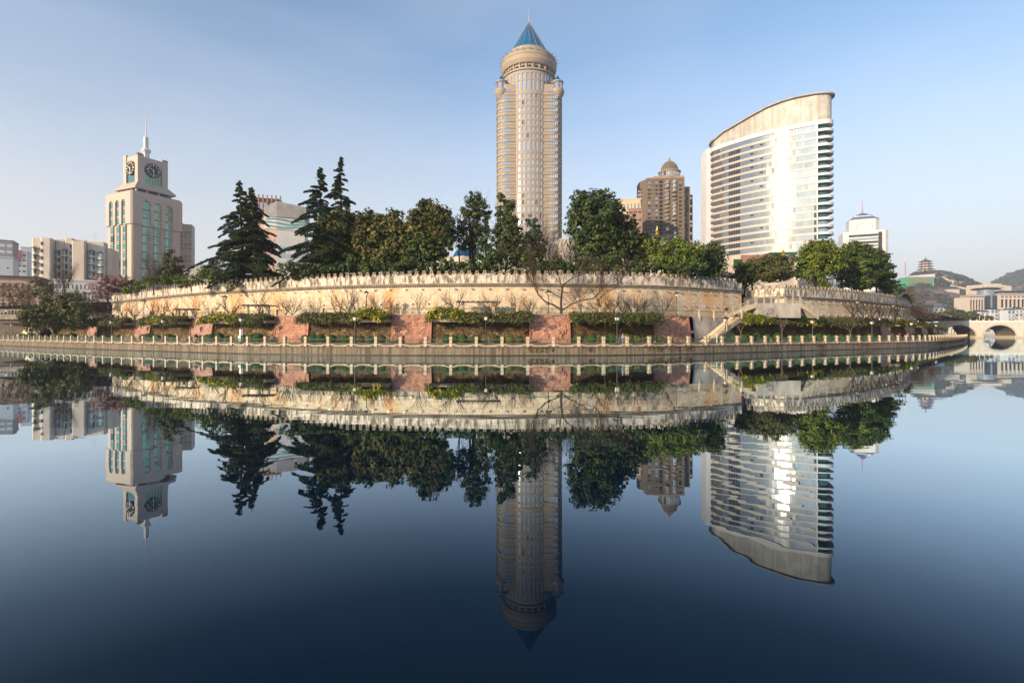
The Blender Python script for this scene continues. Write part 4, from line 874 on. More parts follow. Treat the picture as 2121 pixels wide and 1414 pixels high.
# ---------------------------------------------------------------- buildings: walls with real openings
WCACHE = {}
def window_mesh(w, h, gm='sky_glass', fm='frame', nx=2, ny=1, bar=.07, sill=False, name='window'):
    key = (round(w, 2), round(h, 2), gm, fm, nx, ny, bar, sill, name)
    if key in WCACHE: return WCACHE[key]
    mb = MB(); mb.face([(-w / 2, 0, -h / 2), (w / 2, 0, -h / 2), (w / 2, 0, h / 2), (-w / 2, 0, h / 2)])
    for k in range(nx + 1): x = -w / 2 + w * k / nx; x = min(max(x, -w / 2 + bar / 2), w / 2 - bar / 2); mb.box(x - bar / 2, x + bar / 2, -.06, -.003, -h / 2, h / 2, 1)
    for k in range(ny + 1): z = -h / 2 + h * k / ny; z = min(max(z, -h / 2 + bar / 2), h / 2 - bar / 2); mb.box(-w / 2 + bar, w / 2 - bar, -.055, -.004, z - bar / 2, z + bar / 2, 1)
    WCACHE[key] = mb.mesh(name, [M[gm], M[fm]]); return WCACHE[key]
def grid_facade(parent, mapf, U, Zs, wins, depth, wallm, gm='sky_glass', fm='frame', nx=2, ny=1, wname='window', wall_name='wall', uvs=1.0, extraU=(), extraZ=(), glassf=None, bar=.07):
    """wall from mapf(u,z,d)->(x,y,z,angle) with a hole, reveals and a window object for each rectangle in wins"""
    us = sorted(set([round(x, 4) for x in [U[0], U[1]] + [a for w_ in wins for a in w_[:2]] + list(extraU)])); zs = sorted(set([round(x, 4) for x in [Zs[0], Zs[1]] + [a for w_ in wins for a in w_[2:4]] + list(extraZ)]))
    mb = MB(); ws = set()
    def inside(u, z):
        for i, w_ in enumerate(wins):
            if w_[0] < u < w_[1] and w_[2] < z < w_[3]: return i
        return -1
    P = lambda u, z, d: mapf(u, z, d)[:3]
    byz = {}
    for zi in range(len(zs) - 1):
        za, zb = zs[zi], zs[zi + 1]; zm = (za + zb) / 2; cand = [w_ for w_ in wins if w_[2] < zm < w_[3]]
        run = None
        for ui in range(len(us) - 1):
            ua, ub = us[ui], us[ui + 1]; um = (ua + ub) / 2
            if any(w_[0] < um < w_[1] for w_ in cand): continue
            mb.face([P(ua, za, 0), P(ub, za, 0), P(ub, zb, 0), P(ua, zb, 0)], [(ua, za), (ub, za), (ub, zb), (ua, zb)])
    for w_ in wins:
        a, b, c, d = w_[:4]
        for q in (((a, c), (a, d)), ((b, d), (b, c)), ((a, d), (b, d)), ((b, c), (a, c))):
            (u0, z0), (u1, z1) = q; mb.face([P(u0, z0, 0), P(u1, z1, 0), P(u1, z1, depth), P(u0, z0, depth)], [(u0, z0), (u1, z1), (u1, z1), (u0, z0)])
        um = (a + b) / 2; zm = (c + d) / 2; x, y, z, ang = mapf(um, zm, depth); g = glassf(w_) if glassf else gm
        pa, pb = P(a, zm, depth), P(b, zm, depth); wd = math.hypot(pb[0] - pa[0], pb[1] - pa[1])
        o = link(wname, window_mesh(round(wd, 1), round(d - c, 1), g, fm, nx, ny, bar, name=wname), parent); o.location = ((pa[0] + pb[0]) / 2, (pa[1] + pb[1]) / 2, z); o.rotation_euler = (0, 0, ang)
    return mb.build(wall_name, wallm, parent)
def flat(o, ang):
    """planar map: origin o (x,y), direction angle ang along u, outward = right hand side"""
    c, s = math.cos(ang), math.sin(ang)
    return lambda u, z, d: (o[0] + c * u - s * d, o[1] + s * u + c * d, z, ang)
rr5 = random.Random(11)

# ---- round cornered high tower with blue cone
D = 330.0; tx = X(1095.5, 352); ty = 352.0
T = thing('skyscraper', 'tall tan granite tower with round drum, blue cone roof and spire, centre of the photo', 'skyscraper', (tx, ty, 11), 0)
# outline: rounded rectangle 44 x 32, front at y=-16
def rrect(hx, hy, r, n=7):
    o = []
    for cx_, cy_, a0 in ((hx - r, -hy + r, -90), (hx - r, hy - r, 0), (-hx + r, hy - r, 90), (-hx + r, -hy + r, 180)):
        for k in range(n + 1): a = R(a0 + 90 * k / n); o.append((cx_ + r * math.cos(a), cy_ + r * math.sin(a)))
    return o
z0 = -11
zt = 165 - 11.0
mb = MB(); mb.prism(rrect(21.45, 15.45, 6.6), 0, zt + 1.5); mb.build('core', M['tower_stone'], T)
FL = 4.35; zrow = []
zz = 162.6 - 11
k = 0; row_c = []
while zz > 6:
    row_c.append(zz); zz -= FL
for k, zc in enumerate(row_c):       # stacked string courses around the body, one part per storey
    mb = MB(); outl = rrect(21.8, 15.8, 6.9)
    mb.prism(outl, zc - FL + 1.15, zc - FL + 3.05); mb.prism(rrect(22.0, 16.0, 7.0), zc - FL + 3.05, zc - FL + 3.32); mb.prism(rrect(21.95, 15.95, 7.0), zc - FL + .9, zc - FL + 1.15); mb.build('storey_band', M['tower_rib'], T)
    for sx in (-1, 1):
        o = link('window', window_mesh(5.6, 1.9, 'sky_glass', 'frame', 4, 1, .12), T); o.location = (sx * 15.6, -15.55, zc + .0)
        o = link('window', window_mesh(1.6, 1.9, 'sky_glass', 'frame', 1, 1, .12), T); o.location = (sx * 21.45, -5, zc); o.rotation_euler = (0, 0, sx * R(90))
        if k % 2 == 0: o = link('window', window_mesh(1.6, 1.9, 'sky_glass', 'frame', 1, 1, .12), T); o.location = (sx * 21.45, 3, zc); o.rotation_euler = (0, 0, sx * R(90))
# centre bow: part of a cylinder radius 17.6 showing 23 m wide
RB = 18.2; ahalf = math.asin(11.4 / RB)
def bowmap(u, z, d):
    a = u / RB; r = RB - d; return (r * math.sin(a), -r * math.cos(a) + .0, z, a)
cols = 8; U1 = RB * ahalf; cw_ = 2 * U1 / (cols + .35)
rows = [(171 - 11, 3.9), (165 - 11, 6.4)] + [(157.9 - 11 - FL * i, 2.9) for i in range(7)] + [(125.5 - 11, 6.2)] + [(118.8 - 11 - FL * i, 2.9) for i in range(25)]
rows = [r for r in rows if r[0] > 5]
wins = []
for zc, h in rows:
    for c in range(cols):
        a = -U1 + cw_ * (c + .35); wins.append((a + .28, a + cw_ * .62 + .12, zc - h / 2, zc + h / 2))
grid_facade(T, bowmap, (-U1, U1), (0, 163), wins, .38, M['tower_stone'], glassf=lambda w_: 'sky_glass' if rr5.random() > .07 else 'dark_glass', nx=2, ny=1, bar=.12, wall_name='bow_front')
mb = MB()
for s in (-1, 1):
    a = s * ahalf; x, y = RB * math.sin(a), -RB * math.cos(a); mb.face([(x, y, 0), (x, -14, 0), (x, -14, 163), (x, y, 163)], [(0, 0), (3, 0), (3, 163), (0, 163)])
mb.build('bow_side', M['tower_stone'], T)
# full round shaft above the shoulders
mb = MB(); mb.lathe([(17.6, 154), (17.6, 164.2), (18.5, 164.2), (18.5, 164.9), (17.9, 165.3), (17.9, 165.6)], 64); mb.build('drum', M['tower_stone'], T, smooth=False)
for s in (-1, 1):
    for da in (.76, .95, 1.14):
        o = link('window', window_mesh(1.3, 3.6, 'sky_glass', 'frame', 1, 1, .12), T); a = s * da; o.location = (17.7 * math.sin(a), -17.7 * math.cos(a), 160.4); o.rotation_euler = (0, 0, a)
mb = MB(); mb.lathe([(16.6, 165.6), (16.6, 170)], 64); mb.build('loggia_wall', M['tower_stone'], T)
for k in range(24):                      # loggia piers with dark arches between
    a = 2 * math.pi * k / 24 + .13; c, s = math.cos(a), math.sin(a); mb = MB(); mb.obox((16.5 * c, 16.5 * s), (-s, c), (c, s), -.32, .32, -.3, .9, 165.6, 169.4); mb.build('pier', M['tower_stone'], T)
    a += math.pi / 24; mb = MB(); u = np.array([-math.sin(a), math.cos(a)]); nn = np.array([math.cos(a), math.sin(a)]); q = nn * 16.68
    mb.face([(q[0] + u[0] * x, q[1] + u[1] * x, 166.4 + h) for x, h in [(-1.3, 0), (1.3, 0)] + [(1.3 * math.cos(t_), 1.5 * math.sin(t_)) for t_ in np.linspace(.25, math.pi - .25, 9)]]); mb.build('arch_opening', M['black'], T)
mb = MB(); mb.lathe([(16.5, 168.6), (17.9, 169.0), (18.6, 170.4), (18.6, 170.9), (18.9, 171.2), (18.9, 174.6), (19.15, 174.7), (19.15, 175.1), (18.9, 175.2), (18.6, 176.9), (18.8, 177.1), (18.2, 177.8), (16.6, 179.4), (14.6, 180.4), (13.9, 180.6)], 72); mb.build('crown_ring', M['tower_rib'], T)
mb = MB(); mb.lathe([(14.0, 180.5), (14.0, 182.3), (13.5, 182.5)], 48); mb.build('cone_collar', M['tower_stone'], T)
for k in range(16):
    a = 2 * math.pi * k / 16; b = 2 * math.pi * (k + 1) / 16; mb = MB(); h0, h1 = 182.4, 205.8
    P = lambda A_, r, z: (r * math.cos(A_), r * math.sin(A_), z)
    mb.face([P(a, 13.2, h0), P(b, 13.2, h0), P(b, .15, h1), P(a, .15, h1)], [(0, 0), (5, 0), (2.6, 25), (2.4, 25)]); mb.build('roof_pane', M['blue_roof'], T)
    mb = MB(); mb.tube([P(a, 13.25, h0), P(a, .2, h1 + .05)], .11, 4); mb.build('roof_rib', M['tower_rib'], T)
mb = MB(); mb.tube([(0, 0, 205), (0, 0, 210), (0, 0, 216.2)], [.35, .2, .06], 6); mb.lathe([(.0, 205.3), (.6, 205.8), (0, 206.6)], 8); mb.build('spire', M['metal'], T)
for k in range(28):
    a = 2 * math.pi * k / 28; mb = MB(); c, s = math.cos(a), math.sin(a); mb.tube([(18.9 * c, 18.9 * s, 176.5), (19.9 * c, 19.9 * s, 177.2)], .08, 3); mb.box(19.8 * c - .25, 19.8 * c + .25, 19.8 * s - .25, 19.8 * s + .25, 177.1, 177.6); mb.build('floodlight', M['dark_frame'], T)
for s in (-1, 1):                         # corner turrets
    cx_, cy_ = s * 18.6, -12.2
    t_ = MB(); t_.lathe([(2.0, 146.5), (3.9, 149.5), (4.5, 151), (4.5, 152.6), (3.6, 153), (3.6, 153.2)], 24, c=(cx_, cy_)); tb = t_.build('turret', M['tower_rib'], T)
    for k in range(10):
        a = 2 * math.pi * k / 10; mb = MB(); mb.box(-.95, .95, -.05, .05, 153.3, 157.2, 0); o = mb.build('window', M['sky_glass'], tb); o.location = (cx_ + 3.2 * math.cos(a), cy_ + 3.2 * math.sin(a), 0); o.rotation_euler = (0, 0, a + math.pi / 2)
        mb = MB(); mb.tube([(cx_ + 3.45 * math.cos(a + .314), cy_ + 3.45 * math.sin(a + .314), 153), (cx_ + 3.45 * math.cos(a + .314), cy_ + 3.45 * math.sin(a + .314), 157.3)], .2, 5); mb.build('column', M['tower_rib'], tb)
    mb = MB(); mb.lathe([(3.5, 157.2), (4.0, 157.5), (4.0, 158.3), (3.2, 158.8), (2.5, 159)], 24, c=(cx_, cy_)); mb.build('turret_cornice', M['tower_rib'], tb)
    mb = MB(); mb.lathe([(2.5, 159), (.08, 163)], 12, c=(cx_, cy_)); mb.build('turret_cone', M['blue_roof'], tb)

# ---- clock tower, corner towards us; local u along the wide face, v along the left face
C0 = np.array([-223.2, 300.0]); ang_w = math.atan2(28, 12.6)          # direction of wide face
T = thing('clock_tower', 'tall pinkish stone clock tower with teal window strips, two clock faces and an antenna', 'clock tower', (C0[0], C0[1], 11), ang_w)
# local frame: x along the wide face (right, away), +y = left/away; corner (0,0); wide face outward = -y
def box_part(name, m, x0, x1, y0, y1, z0_, z1_, parent=T, ch=0):
    mb = MB(); mb.prism([(x0 + ch, y0), (x1 - ch, y0), (x1, y0 + ch), (x1, y1 - ch), (x1 - ch, y1), (x0 + ch, y1), (x0, y1 - ch), (x0, y0 + ch)] if ch else [(x0, y0), (x1, y0), (x1, y1), (x0, y1)], z0_, z1_); return mb.build(name, m, parent)
S1, S2 = 30.6, 26.5; zc0 = 84.6 - 11 + 2.5       # top of main block
# world heights: main cap top 87.4, cap bottom ~ 67; shaft down
ZT = 87.4 - 11; ZB = 67.5 - 11
def arch_pts(x0, x1, zb, zs, n=10):
    r = (x1 - x0) / 2; c = (x0 + x1) / 2; return [(x0, zb), (x1, zb)] + [(c + r * math.cos(a), zs + r * math.sin(a)) for a in np.linspace(0, math.pi, n)][0:]
def wallmap(face):
    if face == 'w': return lambda u, z, d: (u, d, z)
    return lambda u, z, d: (d, S2 - u, z)        # left face runs from far corner (u=0) to the near corner
bay = 2.0
core_in = 2.3
box_part('shaft_core', M['clock_stone'], 1.6, S1 - 1.6, 1.6, S2 - 1.6, 0, ZT - 1)
for fc, LN, xs in (('w', S1, [(6.4, 10.8), (13.0, 17.2), (19.8, 24.0)]), ('l', S2, [(4.2, 8.2), (10.4, 14.4), (16.6, 20.6)])):
    f = wallmap(fc)
    # cap skirt with three arched openings: strips between arches
    mb = MB(); edges = [0.9] + [e for x in xs for e in x] + [LN - .9]
    zs_ = ZT - 7.2
    segs = [(edges[i], edges[i + 1]) for i in range(0, len(edges), 2)]
    for a, b in segs:
        mb.face([f(a, ZB, 0), f(b, ZB, 0), f(b, zs_, 0), f(a, zs_, 0)], [(a, ZB), (b, ZB), (b, zs_), (a, zs_)]); mb.face([f(a, ZB, 0), f(b, ZB, 0), f(b, ZB, core_in), f(a, ZB, core_in)])
    for (a, b) in xs:
        r = (b - a) / 2; c = (a + b) / 2; n = 12; P = [(c + r * math.cos(t), zs_ + r * math.sin(t)) for t in np.linspace(math.pi, 0, n)]
        for k in range(n - 1):
            (x0, za), (x1, zb) = P[k], P[k + 1]; mb.face([f(x0, za, 0), f(x1, zb, 0), f(x1, ZT - 1.2, 0), f(x0, ZT - 1.2, 0)], [(x0, za), (x1, zb), (x1, ZT), (x0, ZT)])
            mb.face([f(x0, za, 0), f(x1, zb, 0), f(x1, zb, core_in), f(x0, za, core_in)])
        for e in (a, b): mb.face([f(e, ZB, 0), f(e, zs_, 0), f(e, zs_, core_in), f(e, ZB, core_in)])
    # upper pieces between arches
    for a, b in segs: mb.face([f(a, zs_, 0), f(b, zs_, 0), f(b, ZT - 1.2, 0), f(a, ZT - 1.2, 0)], [(a, zs_), (b, zs_), (b, ZT), (a, ZT)])
    mb.face([f(.9, ZT - 1.2, 0), f(LN - .9, ZT - 1.2, 0), f(LN - 1.6, ZT, 1.0), f(1.6, ZT, 1.0)])
    mb.build('cap_face', M['clock_stone'], T)
    # glazed bays
    for (a, b) in xs:
        zz = ZT - 6.0; k = 0; wd = b - a - .4
        while zz > 6:
            h = 3.75; pj = -.35 if k < 2 else -.5
            mb = MB(); g1 = .36 * wd
            A0 = [f(a + .2, zz - h, 1.5 + pj), f(a + .2 + g1, zz - h, .75 + pj), f(b - .3, zz - h, .75 + pj), f(b - .1, zz - h, 1.6)]
            A1 = [(p[0], p[1], zz) for p in A0]
            for q in range(3): mb.face([A0[q], A0[q + 1], A1[q + 1], A1[q]])
            mb.build('window', M['teal'] if rr5.random() > .22 or k < 4 else M['teal_dark'], T)
            mb = MB()
            for (zl, zh, m_) in ((zz - h - .28, zz - h, 0), (zz, zz + .22, 0), (zz - h - 1.0, zz - h - .28, 1)):
                Bq = [f(a + .2, zl, 1.45 + pj), f(a + .2 + g1, zl, .68 + pj), f(b - .25, zl, .68 + pj), f(b - .1, zl, 1.6)]
                for q in range(3): mb.face([Bq[q], Bq[q + 1], (Bq[q + 1][0], Bq[q + 1][1], zh), (Bq[q][0], Bq[q][1], zh)], None, m_)
            mb.build('spandrel', [M['white_tile'], M['brown_tile']], T)
            zz -= 5.05; k += 1
mb = MB(); mb.face([(0, .9, ZB), (.9, 0, ZB), (.9, 0, ZT - 1.2), (0, .9, ZT - 1.2)]); mb.face([(0, S2 - .9, ZB), (0, S2 - .9, ZT - 1.2), (1.6, S2 + .0, ZT - 1.2), (1.6, S2, ZB)]); mb.face([(S1 - .9, 0, ZB), (S1, .9, ZB), (S1, .9, ZT - 1.2), (S1 - .9, 0, ZT - 1.2)]); mb.face([(S1, .9, ZB), (S1, S2, ZB), (S1, S2, ZT - 1.2), (S1, .9, ZT - 1.2)]); mb.face([(1.6, 1, ZT), (S1 - 1.6, 1, ZT), (S1 - 1.6, S2 - 1.6, ZT), (1, S2 - 1.6, ZT)]); mb.face([(0, .9, ZT - 1.2), (.9, 0, ZT - 1.2), (1.6, 1, ZT), (1, 1.6, ZT)])
mb.build('cap_corner', M['clock_stone'], T)
for fc, LN, xs in (('w', S1, [(1.4, 6.3), (11.0, 12.8), (17.4, 19.6), (24.2, 29.2)]), ('l', S2, [(1.2, 4.1), (8.4, 10.2), (14.6, 16.4), (20.8, 25.1)])):
    f = wallmap(fc)
    for a, b in xs:
        mb = MB(); d = .9
        mb.face([f(a, 0, d), f(b, 0, d), f(b, ZB, d), f(a, ZB, d)], [(a, 0), (b, 0), (b, ZB), (a, ZB)]); mb.face([f(a, 0, d), f(a, ZB, d), f(a, ZB, 2), f(a, 0, 2)]); mb.face([f(b, 0, d), f(b, ZB, d), f(b, ZB, 2), f(b, 0, 2)]); mb.build('pier', M['clock_stone'], T)
# belvedere gap, flared collar, clock block, antenna
g0, g1 = ZT, ZT + 3.0
for x in (5, 11, 18, 25):
    for y in (4.2, S2 - 4): box_part('column', M['clock_stone'], x, x + .9, y, y + .9, g0, g1 + 1)
box_part('recess', M['dark_glass'], 7, S1 - 6, 6.6, S2 - 6, g0, g1 + .5)
a0, a1, b0, b1 = 3.6, S1 - 2.8, 2.6, S2 - 3
mb = MB(); zA, zB_, zC = ZT + 2.3, ZT + 3.2, ZT + 7.0; i_ = 3.2
lo = [(a0, b0), (a1, b0), (a1, b1), (a0, b1)]; hi = [(a0 + i_, b0 + i_), (a1 - i_, b0 + i_), (a1 - i_, b1 - i_), (a0 + i_, b1 - i_)]; inn = [(a0 + 2, b0 + 2), (a1 - 2, b0 + 2), (a1 - 2, b1 - 2), (a0 + 2, b1 - 2)]
for k in range(4):
    k2 = (k + 1) % 4
    for A_, za, B_, zb in ((inn, zA, lo, zA), (lo, zA, lo, zB_), (lo, zB_, hi, zC)): mb.face([(*A_[k], za), (*A_[k2], za), (*B_[k2], zb), (*B_[k], zb)])
mb.build('flared_collar', M['clock_stone'], T)
u0, u1, v0, v1 = a0 + 3.2, a1 - 3.2, b0 + 3.2, b1 - 3.2; zt0 = ZT + 6.9; zt1 = ZT + 24.5
def clock_face(fmap, LN, off):
    """wall with notch, teal curtain glass below a big black dial"""
    c = LN * .5
    mb = MB(); e = LN * .27
    for (a, b, za, zb, d) in ((0, LN * .2, zt0, zt1, 0), (LN * .8, LN, zt0, zt1, 0), (LN * .2, LN * .8, zt0 + 9.6, zt1 - 1.4, .5)):
        mb.face([fmap(a, za, d), fmap(b, za, d), fmap(b, zb, d), fmap(a, zb, d)], [(a, za), (b, za), (b, zb), (a, zb)])
    for a in (LN * .2, LN * .8): mb.face([fmap(a, zt0, 0), fmap(a, zt1, 0), fmap(a, zt1, 1.0), fmap(a, zt0, 1.0)])
    mb.build('clock_wall', M['clock_stone'], T)
    for k in range(6):
        a = LN * .2 + LN * .6 * k / 6; b = a + LN * .1
        for q in range(3):
            mb = MB(); za = zt0 + 9.6 * q / 3; mb.face([fmap(a + .04, za + .04, .62), fmap(b - .04, za + .04, .62), fmap(b - .04, za + 3.16, .62), fmap(a + .04, za + 3.16, .62)]); mb.build('window', M['teal'], T)
    mb = MB()
    for k in range(7): a = LN * .2 + LN * .1 * k; mb.face([fmap(a - .06, zt0, .56), fmap(a + .06, zt0, .56), fmap(a + .06, zt0 + 9.6, .56), fmap(a - .06, zt0 + 9.6, .56)])
    mb.build('mullions', M['dark_frame'], T, kind='stuff')
    cz = zt0 + 9.0; r = 4.3; mb = MB(); n = 32
    ring = [(c + r * math.cos(t), cz + r * math.sin(t)) for t in np.linspace(0, 2 * math.pi, n, endpoint=False)]
    mb.face([fmap(a, z, -.3) for a, z in ring])
    for k in range(n): (a, z), (b, y) = ring[k], ring[(k + 1) % n]; mb.face([fmap(a, z, -.3), fmap(b, y, -.3), fmap(b, y, .7), fmap(a, z, .7)])
    dial = mb.build('clock_dial', M['black'], T)
    for k in range(12):
        t = math.pi / 6 * k; s_, c_ = math.sin(t), math.cos(t); mb = MB(); wd = .34 if k % 3 == 0 else .17
        q = [(-wd, 2.7), (wd, 2.7), (wd, 3.9), (-wd, 3.9)]; mb.face([fmap(c + x * c_ + y * s_, cz - x * s_ + y * c_, -.36) for x, y in q]); mb.build('hour_mark', M['dial'], dial)
    for t, ln, wd in ((R(298), 3.7, .2), (R(175), 2.6, .26)):
        s_, c_ = math.sin(t), math.cos(t); mb = MB(); mb.face([fmap(c + x * c_ + y * s_, cz - x * s_ + y * c_, -.42) for x, y in [(-wd, -.5), (wd, -.5), (wd * .6, ln), (-wd * .6, ln)]]); mb.build('clock_hand', M['dial'], dial)
clock_face(lambda u, z, d: (u0 + u, v0 + d, z), u1 - u0, 0)
clock_face(lambda u, z, d: (u0 + d, v1 - u, z), v1 - v0, 0)
mb = MB(); mb.face([(u1, v0, zt0), (u1, v1, zt0), (u1, v1, zt1), (u1, v0, zt1)]); mb.face([(u0, v1, zt0), (u1, v1, zt0), (u1, v1, zt1), (u0, v1, zt1)]); mb.face([(u0 + .6, v0 + .6, zt1 - 1.4), (u1, v0 + .6, zt1 - 1.4), (u1, v1, zt1 - 1.4), (u0 + .6, v1, zt1 - 1.4)]); mb.build('rear_wall', M['clock_stone'], T)
for (x, y) in ((u0, v0), (u1 - 2.6, v0)): 
    mb = MB(); mb.prism([(x, y), (x + 2.6, y), (x + 2.6, y + 2.4), (x, y + 2.4)], zt1 - 1.4, zt1); mb.build('corner_block', M['clock_stone'], T)
cx_, cy_ = (u0 + u1) / 2, (v0 + v1) / 2
mb = MB(); mb.lathe([(1.9, zt1 - 1.4), (1.9, zt1 + 3.0), (2.8, zt1 + 4.4), (2.8, zt1 + 5.0), (1.6, zt1 + 6.2), (1.35, zt1 + 6.4), (1.35, zt1 + 13)], 8, c=(cx_, cy_)); mb.build('antenna_base', M['white_tile'], T)
mb = MB(); mb.tube([(cx_, cy_, zt1 + 13), (cx_, cy_, zt1 + 22), (cx_, cy_, zt1 + 33.5)], [.42, .22, .06], 6); mb.lathe([(0, zt1 + 33.2), (.28, zt1 + 33.6), (0, zt1 + 34)], 6, c=(cx_, cy_)); mb.build('antenna', M['white_tile'], T)
# slab behind it
D = 345; T = thing('apartment_building', 'slim grey tower block just behind the right side of the clock tower', 'building', (X(381, D), D, 11), R(22))
mb = MB(); mb.box(-8, 4.6, 0, 10, 0, Z(464, D) - 11); mb.build('wall', M['cream'], T); mb = MB(); mb.box(-8, -1.5, -.3, 8, Z(464, D) - 11, Z(460, D) - 11); mb.build('parapet', M['white_tile'], T)
for r in range(16):
    for x, wd in ((-1.2, 1.2), (1.0, 1.0), (3.2, 1.0)):
        o = link('window', window_mesh(wd, 1.5, 'cool_white' if r % 3 == 0 else 'sky_glass', 'dark_frame', 1, 1), T); o.location = (x, -.03, Z(464, D) - 14 - r * 2.7)

# ---- curved glass tower
M['bandm'] = mat('pinkish cream panels', (0.37, 0.325, 0.285), 0.45, 0.06, 0.2, spec=0.5)
T = thing('curved_office_tower', 'curved silvery glass office tower with floor bands and a sweeping sloped crown', 'skyscraper', (0, 0, 0))
front = Curve([(131, 333), (137, 323.2), (146.4, 311.2), (158.5, 300.4), (173.5, 290.3)], step=.75)
nose = Curve([(173.5, 290.3), (178.4, 288.6), (182.2, 290.8), (183.6, 296), (182.2, 302), (177, 310)], step=.6)
back = Curve([(177, 310), (162, 328), (146, 342), (136, 344), (131.6, 339), (131, 333)], step=1.5)
OUT = [tuple(p) for p in front.A] + [tuple(p) for p in nose.A[1:]] + [tuple(p) for p in back.A[1:-1]]
def off_out(o):
    A = np.array(OUT); Tn = np.roll(A, -1, 0) - np.roll(A, 1, 0); Tn /= np.linalg.norm(Tn, axis=1)[:, None]; Nn = np.c_[Tn[:, 1], -Tn[:, 0]]
    A = A + Nn * o; return [tuple(p) for p in A]
TOPB = 123.6; FH = 4.17; nf = 26
mb = MB(); mb.prism(off_out(-3.2), 8, TOPB); mb.build('core', M['cream'], T)
mb = MB(); sc_in = off_out(-.35)
nfr = len(front.A)
for f in range(nf):
    zb = TOPB - 2.4 - FH * (f + 1)     # glass from zb+1.5 to zb+FH
    if zb < 9: break
    mb = MB(); mb.prism(off_out(.12), zb + .12, zb + 1.50, cap=True); mb.build('floor_band', M['bandm'], T)
    # glass panes along the front, each a hair out of true
    fr_m = MB(); gl_m = MB(); l = .3; k = 0
    while l < front.len - .8:
        e = min(front.len - .5, l + 1.55); d = rr5.gauss(0, .011); p0, t0, n0 = front.at(l + .03); p1, t1, n1 = front.at(e - .03)
        frac = l / front.len
        # in front.N the normal points left of travel = inland; outward = -N
        a = p0 + n0 * (.12 + d); b = p1 + n1 * (.12 - d); ti = rr5.gauss(0, .006)
        q = [(a[0], a[1], zb + 1.50), (b[0], b[1], zb + 1.50), (b[0] + n0[0] * ti, b[1] + n0[1] * ti, zb + FH + .13), (a[0] + n0[0] * ti, a[1] + n0[1] * ti, zb + FH + .13)]
        drk = (.17 < frac < .285 and f > 0) or (f > 10 and frac > .965) or (f > 15 and .90 < frac < .94)  # left bay's dark glass paints in the reflection of a neighbouring building
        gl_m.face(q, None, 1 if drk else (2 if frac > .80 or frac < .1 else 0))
        mb2 = (p0 + n0 * .0); 
        fr_m.obox(p0, t0, n0, -.03, .03, .02, .15, zb + 1.6, zb + FH)
        l = e; k += 1
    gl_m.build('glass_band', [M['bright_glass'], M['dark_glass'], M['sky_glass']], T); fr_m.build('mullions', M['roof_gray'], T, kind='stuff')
    # open balcony floors round the nose
    mb = MB(); nn_ = [tuple(p) for p in nose.A]
    for k in range(len(nose.A) - 1):
        for (o0, z0_, o1, z1_) in ((-.5, zb + .1, -.5, zb + 1.5), (-.5, zb + 1.5, -.25, zb + 1.5), (-.5, zb + .1, .4, zb + .05), (-.25, zb + 1.5, -.25, zb + .3)):
            A0 = nose.A[k] + nose.N[k] * o0; A1 = nose.A[k + 1] + nose.N[k + 1] * o0; B0 = nose.A[k] + nose.N[k] * o1; B1 = nose.A[k + 1] + nose.N[k + 1] * o1
            mb.face([(*A0, z0_), (*A1, z0_), (*B1, z1_), (*B0, z1_)])
    mb.build('balcony', M['cool_white'], T)
    mb = MB()
    for k in range(len(nose.A) - 1): A0 = nose.A[k] + nose.N[k] * 2.2; A1 = nose.A[k + 1] + nose.N[k + 1] * 2.2; mb.face([(*A0, zb + 1.6), (*A1, zb + 1.6), (*A1, zb + FH + .1), (*A0, zb + FH + .1)])
    mb.build('recessed_glazing', M['teal_dark'] if f not in (2, 13, 14) else M['sky_glass'], T)
for k in (6, 12, 20):
    p, t_, n_ = front.at(front.len * (k / 26 + .1))
p, t_, n_ = front.at(front.len - .25); mb = MB(); mb.obox(p, t_, n_, -.28, .28, -.55, .4, 9, TOPB - .4); mb.build('corner_fin', M['white_tile'], T)
for (fr_, rows_) in ((.52, (1, 3, 5, 7, 9, 13)), (.43, (1, 2, 3, 4, 6, 11, 15)), (.30, (1, 9))):   # tilted open vents
    for r in rows_:
        p, t_, n_ = front.at(front.len * fr_); zz = TOPB - 2.4 - FH * r - 1.2; mb = MB(); mb.obox(p, t_, n_, -.8, .8, -.32, .1, zz, zz + .7); mb.build('open_vent', M['dark_glass'], T)
mb = MB(); mb.prism(off_out(.35), TOPB - 2.4, TOPB); mb.build('parapet_band', M['white_tile'], T)
# crown screens: height varies along the outline
def crown_z(pt):
    px = CX + F * pt[0] / pt[1]
    return float(np.interp(px, [1470, 1484, 1500, 1520, 1535, 1560, 1590, 1620, 1650, 1690, 1724], [127.3, 128.5, 131.0, 132.2, 133.4, 135.4, 137.6, 138.8, 139.2, 138.8, 137.8]))
A = off_out(-.5); zt_ = [crown_z(p) for p in A]; n = len(A)
M['screen'] = brickmat('stained metal crown sheets', (0.30, 0.285, 0.255), (0.17, 0.155, 0.14), 0.9, 60, 0.18, stain=(0.46, 0.445, 0.42), stain_amt=.9, streak=(.12, .12, .10), bump=.0, rough=.5, jw=.05, streak2=((0.34, 0.31, 0.27), .6, (.9, .9, .03), (.5, .68)), spec=.5)
cuts = list(range(0, nfr, 8)) + [nfr, nfr + 10, nfr + 20, nfr + 30]; cuts = [c for c in cuts if c < n] + [n]
acc = 0
for i in range(len(cuts) - 1):
    mb = MB()
    for k in range(cuts[i], cuts[i + 1]):
        k2 = (k + 1) % n; d = math.hypot(A[k2][0] - A[k][0], A[k2][1] - A[k][1]); mb.face([(*A[k], TOPB), (*A[k2], TOPB), (*A[k2], zt_[k2]), (*A[k], zt_[k])], [(acc, 0), (acc + d, 0), (acc + d, 15), (acc, 15)]); acc += d
    mb.build('crown_screen', M['screen'], T)
mb = MB(); A1_ = off_out(1.15); A2_ = off_out(-1.2)
